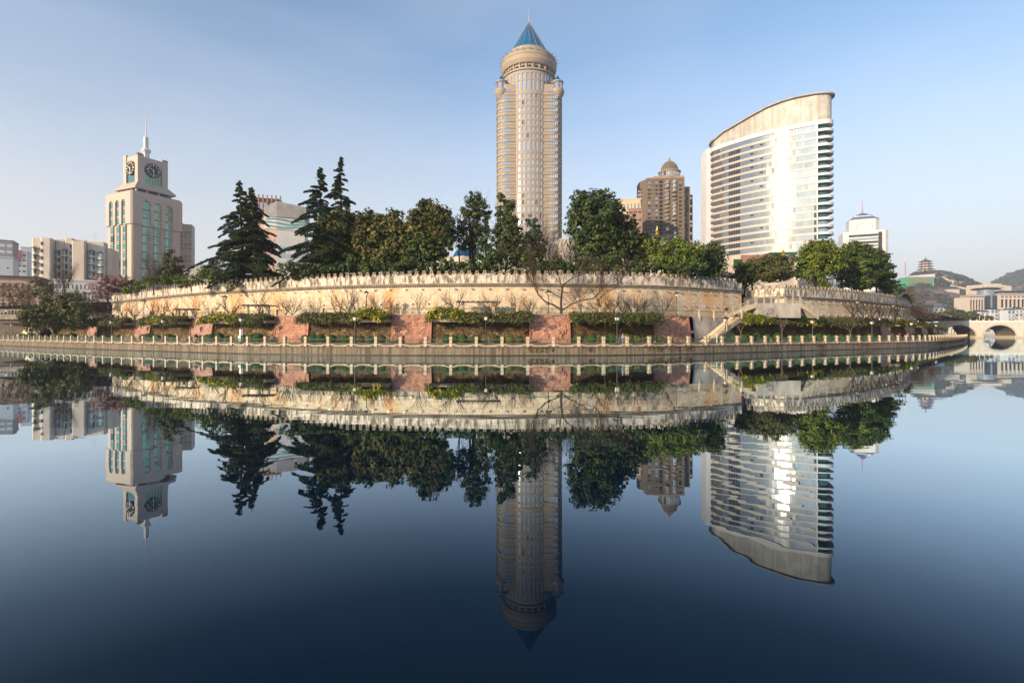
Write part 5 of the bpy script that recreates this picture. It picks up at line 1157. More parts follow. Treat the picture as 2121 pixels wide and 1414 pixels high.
for k in range(n):
    k2 = (k + 1) % n
    for (Pa, za, Pb, zb) in ((A2_, -.5, A1_, -.3), (A1_, -.3, A1_, .55), (A1_, .55, A2_, .8)): mb.face([(*Pa[k], zt_[k] + za), (*Pa[k2], zt_[k2] + za), (*Pb[k2], zt_[k2] + zb), (*Pb[k], zt_[k] + zb)])
mb.build('crown_rim', M['roof_gray'], T)
mb = MB(); mb.face([(*A[k], min(zt_[k], TOPB + 4)) for k in range(n)]); mb.build('roof', M['roof_gray'], T)
# thin white tower behind its left edge
D = 380; T = thing('slab_tower', 'slim white slab tower partly hidden behind the left edge of the curved glass tower', 'building', (X(1479, D), D, 11), R(-6))
zt = Z(308, D) - 11; hw = 5.6
grid_facade(T, flat((-hw, 0), 0), (0, hw * 2 + 6), (0, zt), [(a, a + .9, zt - 9 - 4.2 * r, zt - 7.4 - 4.2 * r) for r in range(20) for a in (6.6, 8.2)], .2, M['cool_white'], 'dark_glass', nx=1, bar=.06)
mb = MB(); mb.box(-hw, hw + 6, .25, 14, 0, zt - .05); mb.build('body', M['white_tile'], T); mb = MB()
for k in range(8): mb.tube([(-hw + k * 2, .3, zt), (-hw + k * 2, .3, zt + 2)], .06, 3)
mb.tube([(-hw, .3, zt + 2), (hw + 4, .3, zt + 2)], .06, 3); mb.build('roof_railing', M['metal'], T)

# ---- brown apartment tower with dome
D = 396; cpx = 1378; T = thing('apartment_tower', 'brown apartment tower with rows of round balconies and a ribbed dome on top', 'building', (X(cpx, D), D, 11), R(-4))
zt = Z(369, D) - 11; s_ = D / F; fh = 8.27 * s_; fx = lambda px: (px - cpx) * s_
wins = []
for r in range(21):
    zc = zt - 3.0 - fh * r
    for (a, b, h) in ((1343, 1348.3, 1.6), (1352, 1353.6, 1.2), (1358, 1363, 1.6), (1366.2, 1373, 2.3)):
        wins.append((fx(a), fx(b), zc - h / 2, zc + h / 2))
    for (a, b, h) in ((1406, 1411.5, 1.6),): wins.append((fx(a), fx(b), zc - h / 2, zc + h / 2))
wins = [w_ for w_ in wins if w_[2] > 1]
isgap = lambda w_: (w_[1] - w_[0]) > 2.2
grid_facade(T, flat((0, 0), 0), (fx(1340), fx(1417)), (0, zt), wins, .5, M['apt_brown'], glassf=lambda w_: 'black' if isgap(w_) else ('sky_glass' if rr5.random() < .55 else 'dark_glass'), nx=2, fm='dark_frame')
mb = MB(); mb.prism([(fx(1340), .6), (fx(1417), .6), (fx(1417), 20), (fx(1334), 20)], 0, zt); mb.build('core', M['apt_brown'], T)
for r in range(21):
    zc = zt - 3.0 - fh * r
    if zc < 3: break
    mb = MB(); mb.box(fx(1340), fx(1376), -.22, .02, zc - 1.35, zc - 1.1); mb.box(fx(1402), fx(1417), -.22, .02, zc - 1.35, zc - 1.1); mb.build('string_course', M['apt_band'], T)
    for (px, w_) in ((1381.5, 1.9), (1396.5, 1.9)):
        mb = MB(); mb.lathe([(1.2, zc - 1.75), (1.9, zc - 1.45), (1.9, zc - .45), (1.75, zc - .45)], 14, c=(fx(px), .1), a0=math.pi, a1=2 * math.pi); mb.build('balcony', M['apt_band'], T)
        if rr5.random() < .7: mb = MB(); mb.lathe([(1.65, zc - .45), (1.65, zc + 1.2)], 8, c=(fx(px), .1), a0=math.pi, a1=2 * math.pi); mb.build('balcony_glazing', M['sky_glass'] if rr5.random() < .7 else M['dark_glass'], T)
# left wing with sunlit balconies and the stepped right wings
mb = MB(); mb.prism([(fx(1329), 8.5), (fx(1340), .0), (fx(1340), 20), (fx(1329), 20)], 0, zt - .3); mb.build('left_wing', M['apt_brown'], T)
for r in range(20):
    zc = zt - 7.6 - fh * r
    if zc < 3: break
    mb = MB(); mb.lathe([(1.6, zc - 1.75), (2.6, zc - 1.4), (2.6, zc - .4), (2.4, zc - .4)], 14, c=(fx(1330.5), 7.5), a0=math.pi * .8, a1=2 * math.pi); mb.build('balcony', M['apt_band'], T)
    mb = MB(); mb.lathe([(2.1, zc - .4), (2.1, zc + 1.1)], 8, c=(fx(1330.5), 7.5), a0=math.pi * .8, a1=2 * math.pi); mb.build('balcony_glazing', M['sky_glass'] if r % 3 else M['dark_glass'], T)
for (a, b, y, zd) in ((1417, 1432, 5.0, 5.5), (1432, 1440, 9.0, 10.8)):
    zz_ = zt - zd; wn = []
    for r in range(20):
        zc = zz_ - 2.6 - fh * r
        for q in np.linspace(fx(a) + 1.1, fx(b) - 2.4, 2 if b - a > 10 else 1): wn.append((q, q + 1.5, zc - .8, zc + .8))
    wn = [w_ for w_ in wn if w_[2] > 1]
    grid_facade(T, flat((0, y), 0), (fx(a), fx(b)), (0, zz_), wn, .4, M['apt_brown'], glassf=lambda w_: 'sky_glass' if rr5.random() < .6 else 'black', nx=2, fm='frame', wall_name='side_wing')
    mb = MB(); mb.box(fx(a), fx(b), y + .5, 24, 0, zz_ - .02); mb.build('wing_body', M['apt_brown'], T)
mb = MB(); mb.box(fx(1340) + .5, fx(1417) - .5, 1, 19, zt, zt + 1.0); mb.box(fx(1356), fx(1421) - 1, 2, 19, zt + 1, zt + 2.2); mb.build('roof_terrace', M['apt_band'], T)
dc = (fx(1392.5), 10); mb = MB(); mb.lathe([(8.3, zt + 1.5), (8.5, zt + 3.0), (8.2, zt + 3.2)], 32, c=dc); mb.lathe([(8.5, zt + 6.6), (8.7, zt + 6.8), (8.7, zt + 7.6), (7.0, zt + 8.0)], 32, c=dc); mb.build('dome_base', M['apt_band'], T)
mb = MB(); mb.lathe([(7.7, zt + 3.0), (7.9, zt + 6.8)], 24, c=dc); mb.build('dome_glazing', M['sky_glass'], T)
for k in range(16): a = 2 * math.pi * k / 16; mb = MB(); mb.tube([(dc[0] + 7.9 * math.cos(a), dc[1] + 7.9 * math.sin(a), zt + 3), (dc[0] + 8.1 * math.cos(a), dc[1] + 8.1 * math.sin(a), zt + 6.8)], .22, 4); mb.build('dome_column', M['apt_band'], T)
prof = [(6.7 * math.cos(t), zt + 7.6 + 8.6 * math.sin(t)) for t in np.linspace(0, 1.5, 10)]
mb = MB(); mb.lathe(prof, 24, c=dc); mb.build('dome', M['dark_frame'], T)
for k in range(24): a = 2 * math.pi * k / 24; mb = MB(); mb.tube([(dc[0] + (r + .06) * math.cos(a), dc[1] + (r + .06) * math.sin(a), z) for r, z in prof], .15, 4); mb.build('dome_rib', M['apt_band'], T)
mb = MB()
for r, z in prof[:-1]: mb.tube([(dc[0] + (r + .05) * math.cos(t), dc[1] + (r + .05) * math.sin(t), z) for t in np.linspace(0, 2 * math.pi, 25)], .12, 4, cap=False)
mb.build('dome_rings', M['apt_band'], T)
mb = MB(); mb.lathe([(.5, zt + 16), (1.0, zt + 17), (.9, zt + 18.2), (0, zt + 19.2)], 10, c=dc); mb.tube([(*dc, zt + 19), (*dc, zt + 24)], [.1, .04], 4); mb.build('finial', M['apt_band'], T)

# ---- peach block behind the camphor tree
def simple_block(name, label, cat, pxa, pxb, ptop, D, dep, wm_, rows_, cols_, wh=1.6, wf=.55, gm='sky_glass', fm='frame', pbase=None, rz=0, first=2.2, fh=None, parapet=None, roofm='roof_gray', nx=1, lit=None, group=None, glassf=None):
    T = thing(name, label, cat, (X((pxa + pxb) / 2, D), D, 8), rz, group); zt = Z(ptop, D) - 8; hw = (X(pxb, D) - X(pxa, D)) / 2; fh = fh or (zt - first) / (rows_ + .3)
    cwd = 2 * hw / cols_; wins = []
    for r in range(rows_):
        for c in range(cols_): zc = zt - first - fh * r; a = -hw + cwd * c + cwd * (1 - wf) / 2; wins.append((a, a + cwd * wf, zc - wh / 2, zc + wh / 2))
    wins = [w_ for w_ in wins if w_[2] > .5]
    grid_facade(T, flat((0, 0), 0), (-hw, hw), (0, zt), wins, .25, M[wm_], gm, fm, nx=nx, glassf=glassf)
    mb = MB(); mb.prism([(-hw, .3), (hw, .3), (hw, dep), (-hw, dep)], 0, zt - .02); mb.build('body', M[wm_], T)
    mb = MB(); mb.box(-hw - .3, hw + .3, -.3, dep + .3, zt, zt + (parapet or .6)); mb.build('cornice', M[wm_], T)
    return T, zt, hw
simple_block('apartment_building', 'peach block with arched looking pale windows beside the brown domed tower', 'building', 1276, 1326, 414, 360, 18, 'peach', 12, 7, wh=4.2, wf=.5, gm='teal', nx=2, first=5, fh=6.6, rz=R(-14))
simple_block('apartment_building', 'dark windowed block just below the peach block at the brown tower\'s left', 'building', 1303, 1330, 433, 345, 10, 'brown_tile', 14, 3, wh=1.8, wf=.7, gm='dark_glass', nx=2, rz=R(-14))
simple_block('apartment_building', 'beige block glimpsed low between the round tower and the camphor tree', 'building', 1160, 1235, 497, 240, 14, 'cream', 6, 12, wh=1.8, wf=.5, gm='sky_glass', nx=1)
# ---- blocks behind the cedars
T, zt, hw = simple_block('hotel_building', 'beige and grey block with blue wave stripes, behind and between the cedars', 'building', 541, 572, 452, 300, 16, 'peach', 12, 4, wh=1.9, wf=.55, gm='sky_glass', first=13, fh=4.4, rz=R(14))
def local_quad(T, name, pts, m): mb = MB(); mb.face(pts); return mb.build(name, m, T)
mb = MB(); mb.prism([(hw, 0), (hw + 15, 3), (hw + 15, 16), (hw, 16)], 0, zt - 4); mb.build('side_wing', M['white_tile'], T)
for r in range(9): mb = MB(); mb.prism([(hw + .6, -.15), (hw + 14, 2.55), (hw + 14, 3), (hw + .6, .3)], zt - 18 - r * 4.6, zt - 15.6 - r * 4.6); mb.build('ribbon_window', M['sky_glass'], T)
mb = MB(); mb.prism([(-hw + 2, -1), (hw + .2, -1.2), (hw + 16, 2), (hw + 16, 16), (-hw + 2, 16)], zt + 1, zt + 10, zt=[zt + 6, zt + 10, zt + 8, zt + 8, zt + 6]); mb.build('slanted_crown', M['roof_gray'], T)
for k in range(3):
    for q in range(8):
        x0 = -hw + 3 + q * 2.9; x1 = x0 + 2.9; zz = zt - 1.2 - k * 2.0 + .5 * math.sin(q * .9 + k); z2 = zt - 1.2 - k * 2.0 + .5 * math.sin((q + 1) * .9 + k); y = lambda x: -.4 if x < hw else -.4 + (x - hw) * .2
        mb = MB(); mb.face([(x0, y(x0) - .2, zz), (x1, y(x1) - .2, z2), (x1, y(x1) - .2, z2 + .95), (x0, y(x0) - .2, zz + .95)]); mb.build('wave_stripe', M['teal'], T)
mb = MB(); mb.prism([(-hw + 2, -.5), (hw, -.5), (hw + 15, 2.6), (hw + 15, 6), (-hw + 2, 6)], zt - 6.2, zt + 1); mb.build('stripe_band', M['white_tile'], T)
T, zt, hw = simple_block('office_building', 'brown crowned building with finned top behind the second cedar', 'building', 512, 578, 412, 330, 18, 'brown_tile', 9, 6, wh=5.5, wf=.7, gm='sky_glass', first=5, fh=7.5, rz=R(18), nx=2)
for k in range(9): mb = MB(); x = -hw + k * hw / 4; mb.prism([(x - .4, -.9), (x + .4, -.9), (x + .4, 0), (x - .4, 0)], zt - 8, zt + 2.6); mb.build('fin', M['brown_tile'], T)
# ---- blue tent roof and lit house behind the trees
D = 150; T = thing('pavilion', 'blue tent shaped roof glimpsed between tree trunks left of centre', 'pavilion', (X(963, D), D, 11.4)); mb = MB(); mb.lathe([(3.6, Z(532, D) - 11.4), (2.9, Z(522, D) - 11.4), (1.4, Z(514, D) - 11.4), (.1, Z(511, D) - 11.4)], 12); mb.build('roof', M['net_blue'] if 'net_blue' in M else M['blue_roof'], T)
mb = MB(); mb.lathe([(3.2, 0), (3.2, Z(532, D) - 11.4)], 12); mb.build('wall', M['cream'], T)
simple_block('house', 'low cream house catching the sun behind the tree trunks left of the blue roof', 'house', 896, 932, 533, 160, 8, 'cream', 1, 3, wh=1.5, wf=.4, gm='dark_glass', nx=1)
# ---- temple roofs, podium and gilt finials right of centre
def temple(label, px, py_eave, D, wd, hgt, finial=True):
    z0_ = 11.4; ze = Z(py_eave, D) - z0_; T = thing('temple_hall', label, 'temple', (X(px, D), D, z0_), R(8))
    mb = MB(); mb.box(-wd * .27, wd * .27, -1.2, 2, 0, ze); mb.build('wall', M['cream'], T)
    mb = MB(); n = 10
    for sgn in (-1, 1):
        for k in range(n):
            def P(t, side): x = -wd / 2 + wd * t; up = .9 * abs(2 * t - 1) ** 3; return (x, sgn * 3.4, ze + up) if side == 0 else (x * .82, 0, ze + hgt + up * .6)
            a, b = k / n, (k + 1) / n; mb.face([P(a, 0), P(b, 0), P(b, 1), P(a, 1)])
    mb.tube([(-wd * .42, 0, ze + hgt + .7), (0, 0, ze + hgt), (wd * .42, 0, ze + hgt + .7)], .22, 5); mb.build('roof', M['tile_roof'], T)
    for k in range(12): x = -wd / 2 + wd * (k + .5) / 12; mb = MB(); mb.tube([(x, -3.45, ze + .9 * abs(2 * (k + .5) / 12 - 1) ** 3 + .06), (x * .82, -.1, ze + hgt + .1)], .09, 4); mb.build('tile_row', M['tile_roof'], T)
    if finial: mb = MB(); mb.lathe([(.5, ze + hgt), (.8, ze + hgt + .4), (.35, ze + hgt + 1.0), (.55, ze + hgt + 1.3), (.2, ze + hgt + 1.9), (.05, ze + hgt + 3.2)], 10); mb.build('finial', M['gold'], T)
    return T
temple('grey tiled temple roof with upturned eaves left of the low olive tree', 1520, 585, 116, 8, 1.8, False)
temple('temple roof with gilt finial rising above the low olive tree', 1622, 545, 150, 9, 1.8)
temple('temple roof whose gilt finial shows before the brown domed tower', 1361, 497, 160, 8, 1.2)
D = 250; T = thing('podium_building', 'low podium with brown ribbed panels and green netting below the curved tower', 'building', (X(1590, D), D, 11), R(-4))
hw = X(1650, D) - X(1590, D); zt = Z(528, D) - 11
for k in range(24): mb = MB(); x = -hw * .9 + k * hw * 1.3 / 24; mb.box(x, x + hw * 1.3 / 24 - .12, -.3 - (k % 2) * .06, 0, zt - 5.5, zt); mb.build('ribbed_panel', M['brown_tile'], T)
mb = MB(); mb.box(-hw - 3, hw, 0, 14, 0, zt - .1); mb.build('wall', M['cream'], T); mb = MB(); mb.box(-hw * 1.15, -hw * .9, -.5, 0, zt - 6.5, zt - 2); mb.build('green_netting', M['green_mesh'], T); mb = MB(); mb.box(hw * .1, hw * 1.0, .5, 13, zt - .1, zt + 1.3); mb.build('green_netting', M['green_mesh'], T)
simple_block('house', 'orange tiled low building between the tree and the podium', 'house', 1500, 1535, 566, 150, 6, 'peach', 1, 3, wh=1, wf=.3, gm='dark_glass')
# ---- white building with slate pyramid roof
D = 600; T = thing('office_building', 'white building with stepped top, slate blue pyramid roof and aerial, right of the curved tower', 'building', (X(1786, D), D, 8), R(-24)); s_ = D / F; T.scale = (1.43, 1.43, 1)
def ring_prism(name, hx, hy, ch, za, zb, m, hx2=None, hy2=None, cy=0):
    mb = MB(); A = [(-hx + ch, -hy), (hx - ch, -hy), (hx, -hy + ch), (hx, hy - ch), (hx - ch, hy), (-hx + ch, hy), (-hx, hy - ch), (-hx, -hy + ch)]; f = (hx2 or hx) / hx; g = (hy2 or hy) / hy; Bq = [(x * f, y * g) for x, y in A]
    for k in range(8): k2 = (k + 1) % 8; mb.face([(*A[k], za), (*A[k2], za), (*Bq[k2], zb), (*Bq[k], zb)])
    mb.face([(*p, zb) for p in Bq]); return mb.build(name, M[m], T)
zz = lambda py: Z(py, D) - 8
ring_prism('lower_block', 15.2, 13, 2.2, 0, zz(484), 'white_tile'); ring_prism('upper_block', 10.2, 9.5, 3.0, zz(484), zz(458), 'white_tile')
ring_prism('slate_skirt', 10.5, 9.8, 3.0, zz(458), zz(451.5), 'blue_tile', 6.6, 6.2); ring_prism('roof_band', 6.5, 6.1, 1.6, zz(451.5), zz(449.5), 'white_tile'); ring_prism('pyramid_roof', 6.7, 6.3, 1.8, zz(449.5), zz(441), 'blue_tile', .15, .15)
mb = MB(); mb.tube([(0, 0, zz(442)), (0, 0, zz(411))], [.3, .08], 5); mb.lathe([(0, zz(438)), (.6, zz(437)), (0, zz(436))], 6); mb.build('aerial', M['red_paint'], T)
for r in range(9):
    mb = MB(); mb.box(-11.5, 8, -13.25, -13.0, zz(490) - 3 - r * 4, zz(490) - .6 - r * 4); mb.build('ribbon_window', M['dark_glass'] if r % 2 == 0 else M['sky_glass'], T)
    mb = MB(); mb.box(15.2, 15.4, -9, 8, zz(496) - 3 - r * 5, zz(496) - r * 5); mb.build('ribbon_window', M['sky_glass'], T)
mb = MB(); mb.prism([(8.2, -13.6), (10.6, -13.6), (10.6, -13), (8.2, -13)], 0, zz(488)); mb.build('window_strip', M['dark_glass'], T)
mb = MB(); pts = [(-5.5, zz(484))] + [(-5.5 * math.cos(a), zz(474) + 5 * math.sin(a)) for a in np.linspace(0, math.pi, 12)] + [(5.5, zz(484))]
mb.tube([(x, -9.6, z) for x, z in pts], .18, 4); mb.build('arch_moulding', M['roof_gray'], T)
mb = MB(); mb.face([(10.25, -1.3 * math.cos(a), zz(470) + 3.2 * math.sin(a)) for a in np.linspace(0, 2 * math.pi, 16)]); mb.build('oval_window', M['dark_glass'], T)
# ---------------------------------------------------------------- left side of the city
D = 260; cpx = 148; th = math.atan2(-X(cpx, D), D) ; T = thing('apartment_building', 'stepped beige apartment building with balconies, arches and teal windows left of the clock tower', 'building', (X(cpx, D), D, 11), R(25))
k_ = D / F / math.cos(R(40.6)) ** 1 * math.cos(R(40.6)) * 1.0
fx = lambda px: (px - cpx) * D / F * .80; zl = lambda py: Z(py, D) - 11
def pris(name, m, x0, x1, y0, y1, za, zb, ch=0, par=None):
    mb = MB(); mb.prism([(x0 + ch, y0), (x1 - ch, y0), (x1, y0 + ch), (x1, y1), (x0, y1), (x0, y0 + ch)] if ch else [(x0, y0), (x1, y0), (x1, y1), (x0, y1)], za, zb); return mb.build(name, m, par or T)
M['apt'] = mat('beige render', (0.60, 0.51, 0.42), .85, .12, .15)
M['slab_white'] = mat('balcony white', (0.60, 0.56, 0.50), .75, .08, .4)
pris('rear_block', M['apt'], fx(72), fx(228), 6, 18, 0, zl(508)); pris('rear_block', M['apt'], fx(120), fx(170), 6.2, 16, 0, zl(492)); 
for (a, b, y, top) in ((92, 113, -4, 498), (150, 178, -1.5, 499), (68, 90, .5, 497), (113, 133, 1, 497), (178, 216, 1.2, 497), (133, 150, .6, 493), (216, 228, 3, 508)):
    pris('wall_block', M['apt'], fx(a), fx(b), y, 7, 0, zl(top), ch=.5)
def balcony_stack(a, b, y, top, arch=True, n=9, two=False):
    fh = 3.55; za = zl(top)
    w_ = fx(b) - fx(a)
    if arch:
        c = (fx(a) + fx(b)) / 2; r = w_ / 2 * .72; mb = MB(); zc = za - 4.6; pts = [(c - r, zc - 1.2), (c + r, zc - 1.2)] + [(c + r * math.cos(t), zc + r * math.sin(t)) for t in np.linspace(0, math.pi, 10)]
        mb.face([(x, y - .03, z) for x, z in pts]); mb.build('arch_recess', M['roof_gray'], T)
        for i in range(2, len(pts) - 1): pass
        mb = MB(); mb.tube([(x, y - .08, z) for x, z in pts[2:]], .16, 4); mb.build('arch_moulding', M['slab_white'], T)
    for k in range(n):
        z = za - 8.2 - fh * k
        if z < 2: break
        mb = MB(); mb.prism([(fx(a) + .3, y - .0), (fx(a) + 1.0, y - 1.3), (fx(b) - 1.0, y - 1.3), (fx(b) - .3, y - .0)], z, z + 1.15); mb.build('balcony', M['slab_white'], T)
        mb = MB(); mb.prism([(fx(a) + .5, y - .0), (fx(a) + 1.1, y - 1.05), (fx(b) - 1.1, y - 1.05), (fx(b) - .5, y - .0)], z + 1.15, z + fh - .3); mb.build('bay_window', M['teal'] if rr5.random() < .55 else M['teal_dark'], T)
        mb = MB(); mb.box(fx(a), fx(b), y - 1.7, y, z + fh - .3, z + fh - .18); mb.build('awning', M['dark_frame'], T)
        for q in range(4): mb = MB(); x = fx(a) + 1.1 + (w_ - 2.2) * q / 3; mb.box(x - .05, x + .05, y - 1.11, y - 1.05, z + 1.15, z + fh - .3); mb.build('window_bar', M['frame'], T)
balcony_stack(69, 80, .5, 497); balcony_stack(80, 92, .5, 499); balcony_stack(114, 126, 1, 502); balcony_stack(128, 141, .6, 499); balcony_stack(181, 197, 1.2, 498); balcony_stack(199, 215, 1.2, 501)
for k in range(6):
    for px in (95.5, 146.5):
        o = link('window', window_mesh(1.0, 1.8, 'dark_glass', 'frame', 1, 1), T); o.location = (fx(px), -4.05 if px < 100 else .52, zl(510) - k * 3.55)
mb = MB(); mb.tube([(fx(189), 6, zl(497)), (fx(189), 6, zl(475))], .08, 4)
for h in (478, 482, 487): mb.tube([(fx(189) - 1.4, 6, zl(h)), (fx(189) + 1.4, 6, zl(h))], .05, 3)
mb.build('roof_aerial', M['metal'], T)
T, zt, hw = simple_block('apartment_building', 'white apartment block with a red inverted triangle panel on its top floors', 'building', 17, 50, 520, 420, 14, 'white_tile', 13, 4, wh=1.5, wf=.66, gm='dark_glass', first=3, nx=2, rz=R(34))
mb = MB(); mb.prism([(-3.2, -.45), (3.2, -.45), (3.2, -.1), (-3.2, -.1)], zt - 5, zt + .8); mb.build('red_panel', M['red_paint'], T); mb = MB(); mb.face([(-3.2, -.45, zt - 5), (3.2, -.45, zt - 5), (1.0, -.45, zt - 8), (-1.0, -.45, zt - 8)]); mb.face([(-1, -.45, zt - 8), (1, -.45, zt - 8), (.9, -.45, zt - 11), (-.9, -.45, zt - 11)]); mb.build('red_panel', M['red_paint'], T)
simple_block('apartment_building', 'pale bluish block behind the white block with the red panel', 'building', 47, 70, 513, 470, 14, 'cool_white', 12, 5, wh=1.5, wf=.6, gm='sky_glass', first=3, rz=R(34))
simple_block('apartment_building', 'grey block with tan ribbon windows cut off by the left edge, upper part', 'building', -40, 16, 497, 330, 16, 'roof_gray', 9, 5, wh=1.8, wf=.75, gm='sky_glass', first=3, fh=4, rz=R(34))
simple_block('apartment_building', 'plain pale grey block at the left edge below the ribbon windowed one', 'building', -30, 18, 533, 300, 12, 'cool_white', 3, 3, wh=1, wf=.2, gm='dark_glass', first=6, rz=R(34))
T, zt, hw = simple_block('house', 'long low pinkish building with dark overhanging roof at the left edge', 'building', -60, 60, 577, 210, 14, 'peach', 3, 12, wh=1.8, wf=.45, gm='dark_glass', first=2.6, fh=4, rz=R(30)); mb = MB(); mb.prism([(-hw - 1, -1.2), (hw + 1, -1.2), (hw + 1, 14), (-hw - 1, 14)], zt + .6, zt + 1.3); mb.build('roof', M['tile_roof'], T)
simple_block('house', 'low white house with small windows behind the bare trees below the beige apartments', 'house', 128, 232, 583, 200, 10, 'white_tile', 3, 16, wh=1.7, wf=.4, gm='teal_dark', first=2.2, fh=3.5, rz=R(30))
simple_block('house', 'small grey block with red round sign behind the bare tree left of the cedars', 'house', 380, 450, 560, 190, 8, 'roof_gray', 2, 8, wh=1.2, wf=.5, gm='sky_glass', first=1.6, fh=3)
# road bridge with cars at far left
T = thing('road_bridge', 'grey road bridge end with small balustrade at the far left above the dark ivy wall', 'bridge', (X(-30, 150), 150, 0), R(10))
mb = MB(); mb.box(-16, 10.5, 0, 9, 7.0, 8.5); mb.build('deck', M['concrete'], T); mb = MB(); mb.box(-16, 10.5, -.2, .1, 9.7, 10.0); mb.build('handrail', M['concrete'], T)
for k in range(30): mb = MB(); x = -15.5 + k * .88; mb.box(x - .14, x + .14, -.12, .05, 8.5, 9.7); mb.build('baluster', M['concrete'], T)
mb = MB(); mb.prism([(-16, 1), (10.5, 1), (12, 8), (-16, 8)], 1.2, 7); mb.build('abutment', M['dark_stone'], T)
def ivy_sheet(name, label, cat, l0, l1, off, z0_, z1_, pal, n, seed, size=.3, bulge=.8, group=None):
    rg = np.random.RandomState(seed); P = []
    for _ in range(n): l = rg.uniform(l0, l1); f = rg.uniform(0, 1); p, tt, nn = BANK.at(l); q = p + nn * (off + 2 * f + rg.uniform(-bulge, .1)); P.append((q[0], q[1], z0_ + (z1_ - z0_) * f))
    P = np.array(P); Nn = rg.normal(size=P.shape) * .6 + np.array([.1, -1, .3]); o = leaf_obj(name, P, Nn, size, palette(rg, n, PAL[pal]), seed=seed, elong=1.8); return tag(o, label, cat, group)
ivy_sheet('ivy', 'dark ivy covering the retaining wall under the road bridge at far left', 'ivy', BANK.s_px(-40, 14), BANK.s_px(36, 14), 13.0, 1.2, 8.6, 'ivy', 16000, 5, .34)
mb = MB(); strip(mb, BANK, 0, BANK.s_px(160, 12), [(13.4, 1.2), (15.5, 7.0), (30, 10)], 2); o = mb.build('retaining_wall', M['dark_stone']); tag(o, 'dark stone retaining wall behind the ivy and slope shrubs at far left', 'retaining wall')
l0, l1 = BANK.s_px(43, 11), BANK.s_px(71, 11); mb = MB(); strip(mb, BANK, l0, l1, [(10.5, 1.2), (12, 4.6), (13.5, 4.6)], 1); o = mb.build('buttress', M['city_wall']); tag(o, 'sunlit yellowish sloping stone buttress under the green slope at far left', 'wall')
l0 = BANK.s_px(71, 10); p, tt, nn = BANK.at(l0 + 1); T = thing('stone_pillar', 'pale round stone pillar beside the dark culvert at left', 'pillar', (*(p + nn * 10.2), 1.2)); mb = MB(); mb.lathe([(1.35, 0), (1.35, 3.0), (1.5, 3.05), (1.5, 3.3), (0, 3.4)], 16); mb.build('shaft', M['stair_wall'], T)
l0, l1 = BANK.s_px(93, 11), BANK.s_px(133, 11); mid = (l0 + l1) / 2; hwc = (l1 - l0) / 2; p, tt, nn = BANK.at(mid); T = thing('culvert', 'dark arched culvert opening beside the pale pillar at left', 'culvert', (*(p + nn * 9.2), 1.22), math.atan2(tt[1], tt[0]))
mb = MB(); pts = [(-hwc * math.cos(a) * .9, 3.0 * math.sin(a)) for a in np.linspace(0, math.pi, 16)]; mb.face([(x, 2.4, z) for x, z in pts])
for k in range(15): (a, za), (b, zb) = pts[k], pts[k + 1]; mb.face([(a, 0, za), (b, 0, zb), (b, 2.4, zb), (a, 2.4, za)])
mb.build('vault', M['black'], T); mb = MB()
for k in range(15): (a, za), (b, zb) = pts[k], pts[k + 1]; mb.face([(a, 0, za), (b, 0, zb), (b * 1.15, 0, zb * 1.15 + .1), (a * 1.15, 0, za * 1.15 + .1)])
mb.build('arch_ring', M['dark_stone'], T)
def car(name, label, p, rz, m):
    T = thing(name, label, 'car', p, rz, 'vehicles on the road bridge'); mb = MB(); pr = [(-2.1, .35), (-2.15, .8), (-1.3, .95), (-.7, 1.42), (.9, 1.42), (1.7, .95), (2.1, .85), (2.12, .35)]
    for s_ in (-.85, .85): mb.face([(x, s_, z) for x, z in pr])
    for k in range(7): (a, za), (b, zb) = pr[k], pr[k + 1]; mb.face([(a, -.85, za), (b, -.85, zb), (b, .85, zb), (a, .85, za)])
    mb.build('body', m, T); mb = MB(); mb.box(-.75, .85, -.87, .87, .98, 1.34); mb.build('side_window', M['dark_glass'], T)
    for x in (-1.35, 1.35):
        for s_ in (-.82, .82):
            mb = MB(); mb.tube([(x, s_ - .08, .33), (x, s_ + .08, .33)], .33, 12); mb.build('wheel', M['black'], T)
    return T
bx0, by0 = X(-30, 150), 150
for dx, nm, m in ((7.2, 'dark car on the road bridge nearest the slope', M['dark_frame']), (2.4, 'white car on the road bridge at the left edge', M['white_tile'])):
    car('parked_car', nm, (bx0 + dx * .985, by0 + 2.5 + dx * .17, 8.55), R(8), m)

# ---------------------------------------------------------------- trees
cedar('left cedar with a thin crooked tip and drooping tiers, left of the brown building', (496, 374), (505, 592), 92, 103, 1)
cedar('second cedar from the left, broad, with bent tip before the brown building', (522, 388), (530, 592), 78, 101.5, 2)
cedar('cedar with long branches reaching left, between the beige block and the tallest cedar', (663, 346), (664, 590), 92, 99, 3)
cedar('tallest cedar with a slender straight spire', (706, 324), (707, 590), 62, 108.5, 4)
G = 11.4
bl = broadleaf
bl('magnolia_tree', 'dark magnolia below the tall cedars, leftmost of the broad evergreens', 101, [(672, 492, 24, 34), (698, 468, 32, 32), (702, 505, 38, 42), (672, 535, 30, 28), (735, 480, 26, 40), (740, 525, 30, 30)], 'magnolia', 690, G, seed=11, ntr=3, cat='tree', group=TREE_GROUP)
bl('magnolia_tree', 'broad magnolia with rusty leaves, second of the broad evergreens', 99, [(760, 468, 22, 28), (785, 472, 24, 30), (772, 500, 34, 38), (752, 528, 30, 28), (795, 535, 28, 24)], 'magnolia', 768, G, seed=12, ntr=3, group=TREE_GROUP)
bl('magnolia_tree', 'magnolia with brown topped crown left of the tallest brownish one', 98, [(815, 464, 20, 30), (825, 492, 26, 34), (805, 528, 28, 28), (845, 522, 28, 30), (848, 490, 20, 30)], 'magnolia', 818, G, seed=13, ntr=2, group=TREE_GROUP)
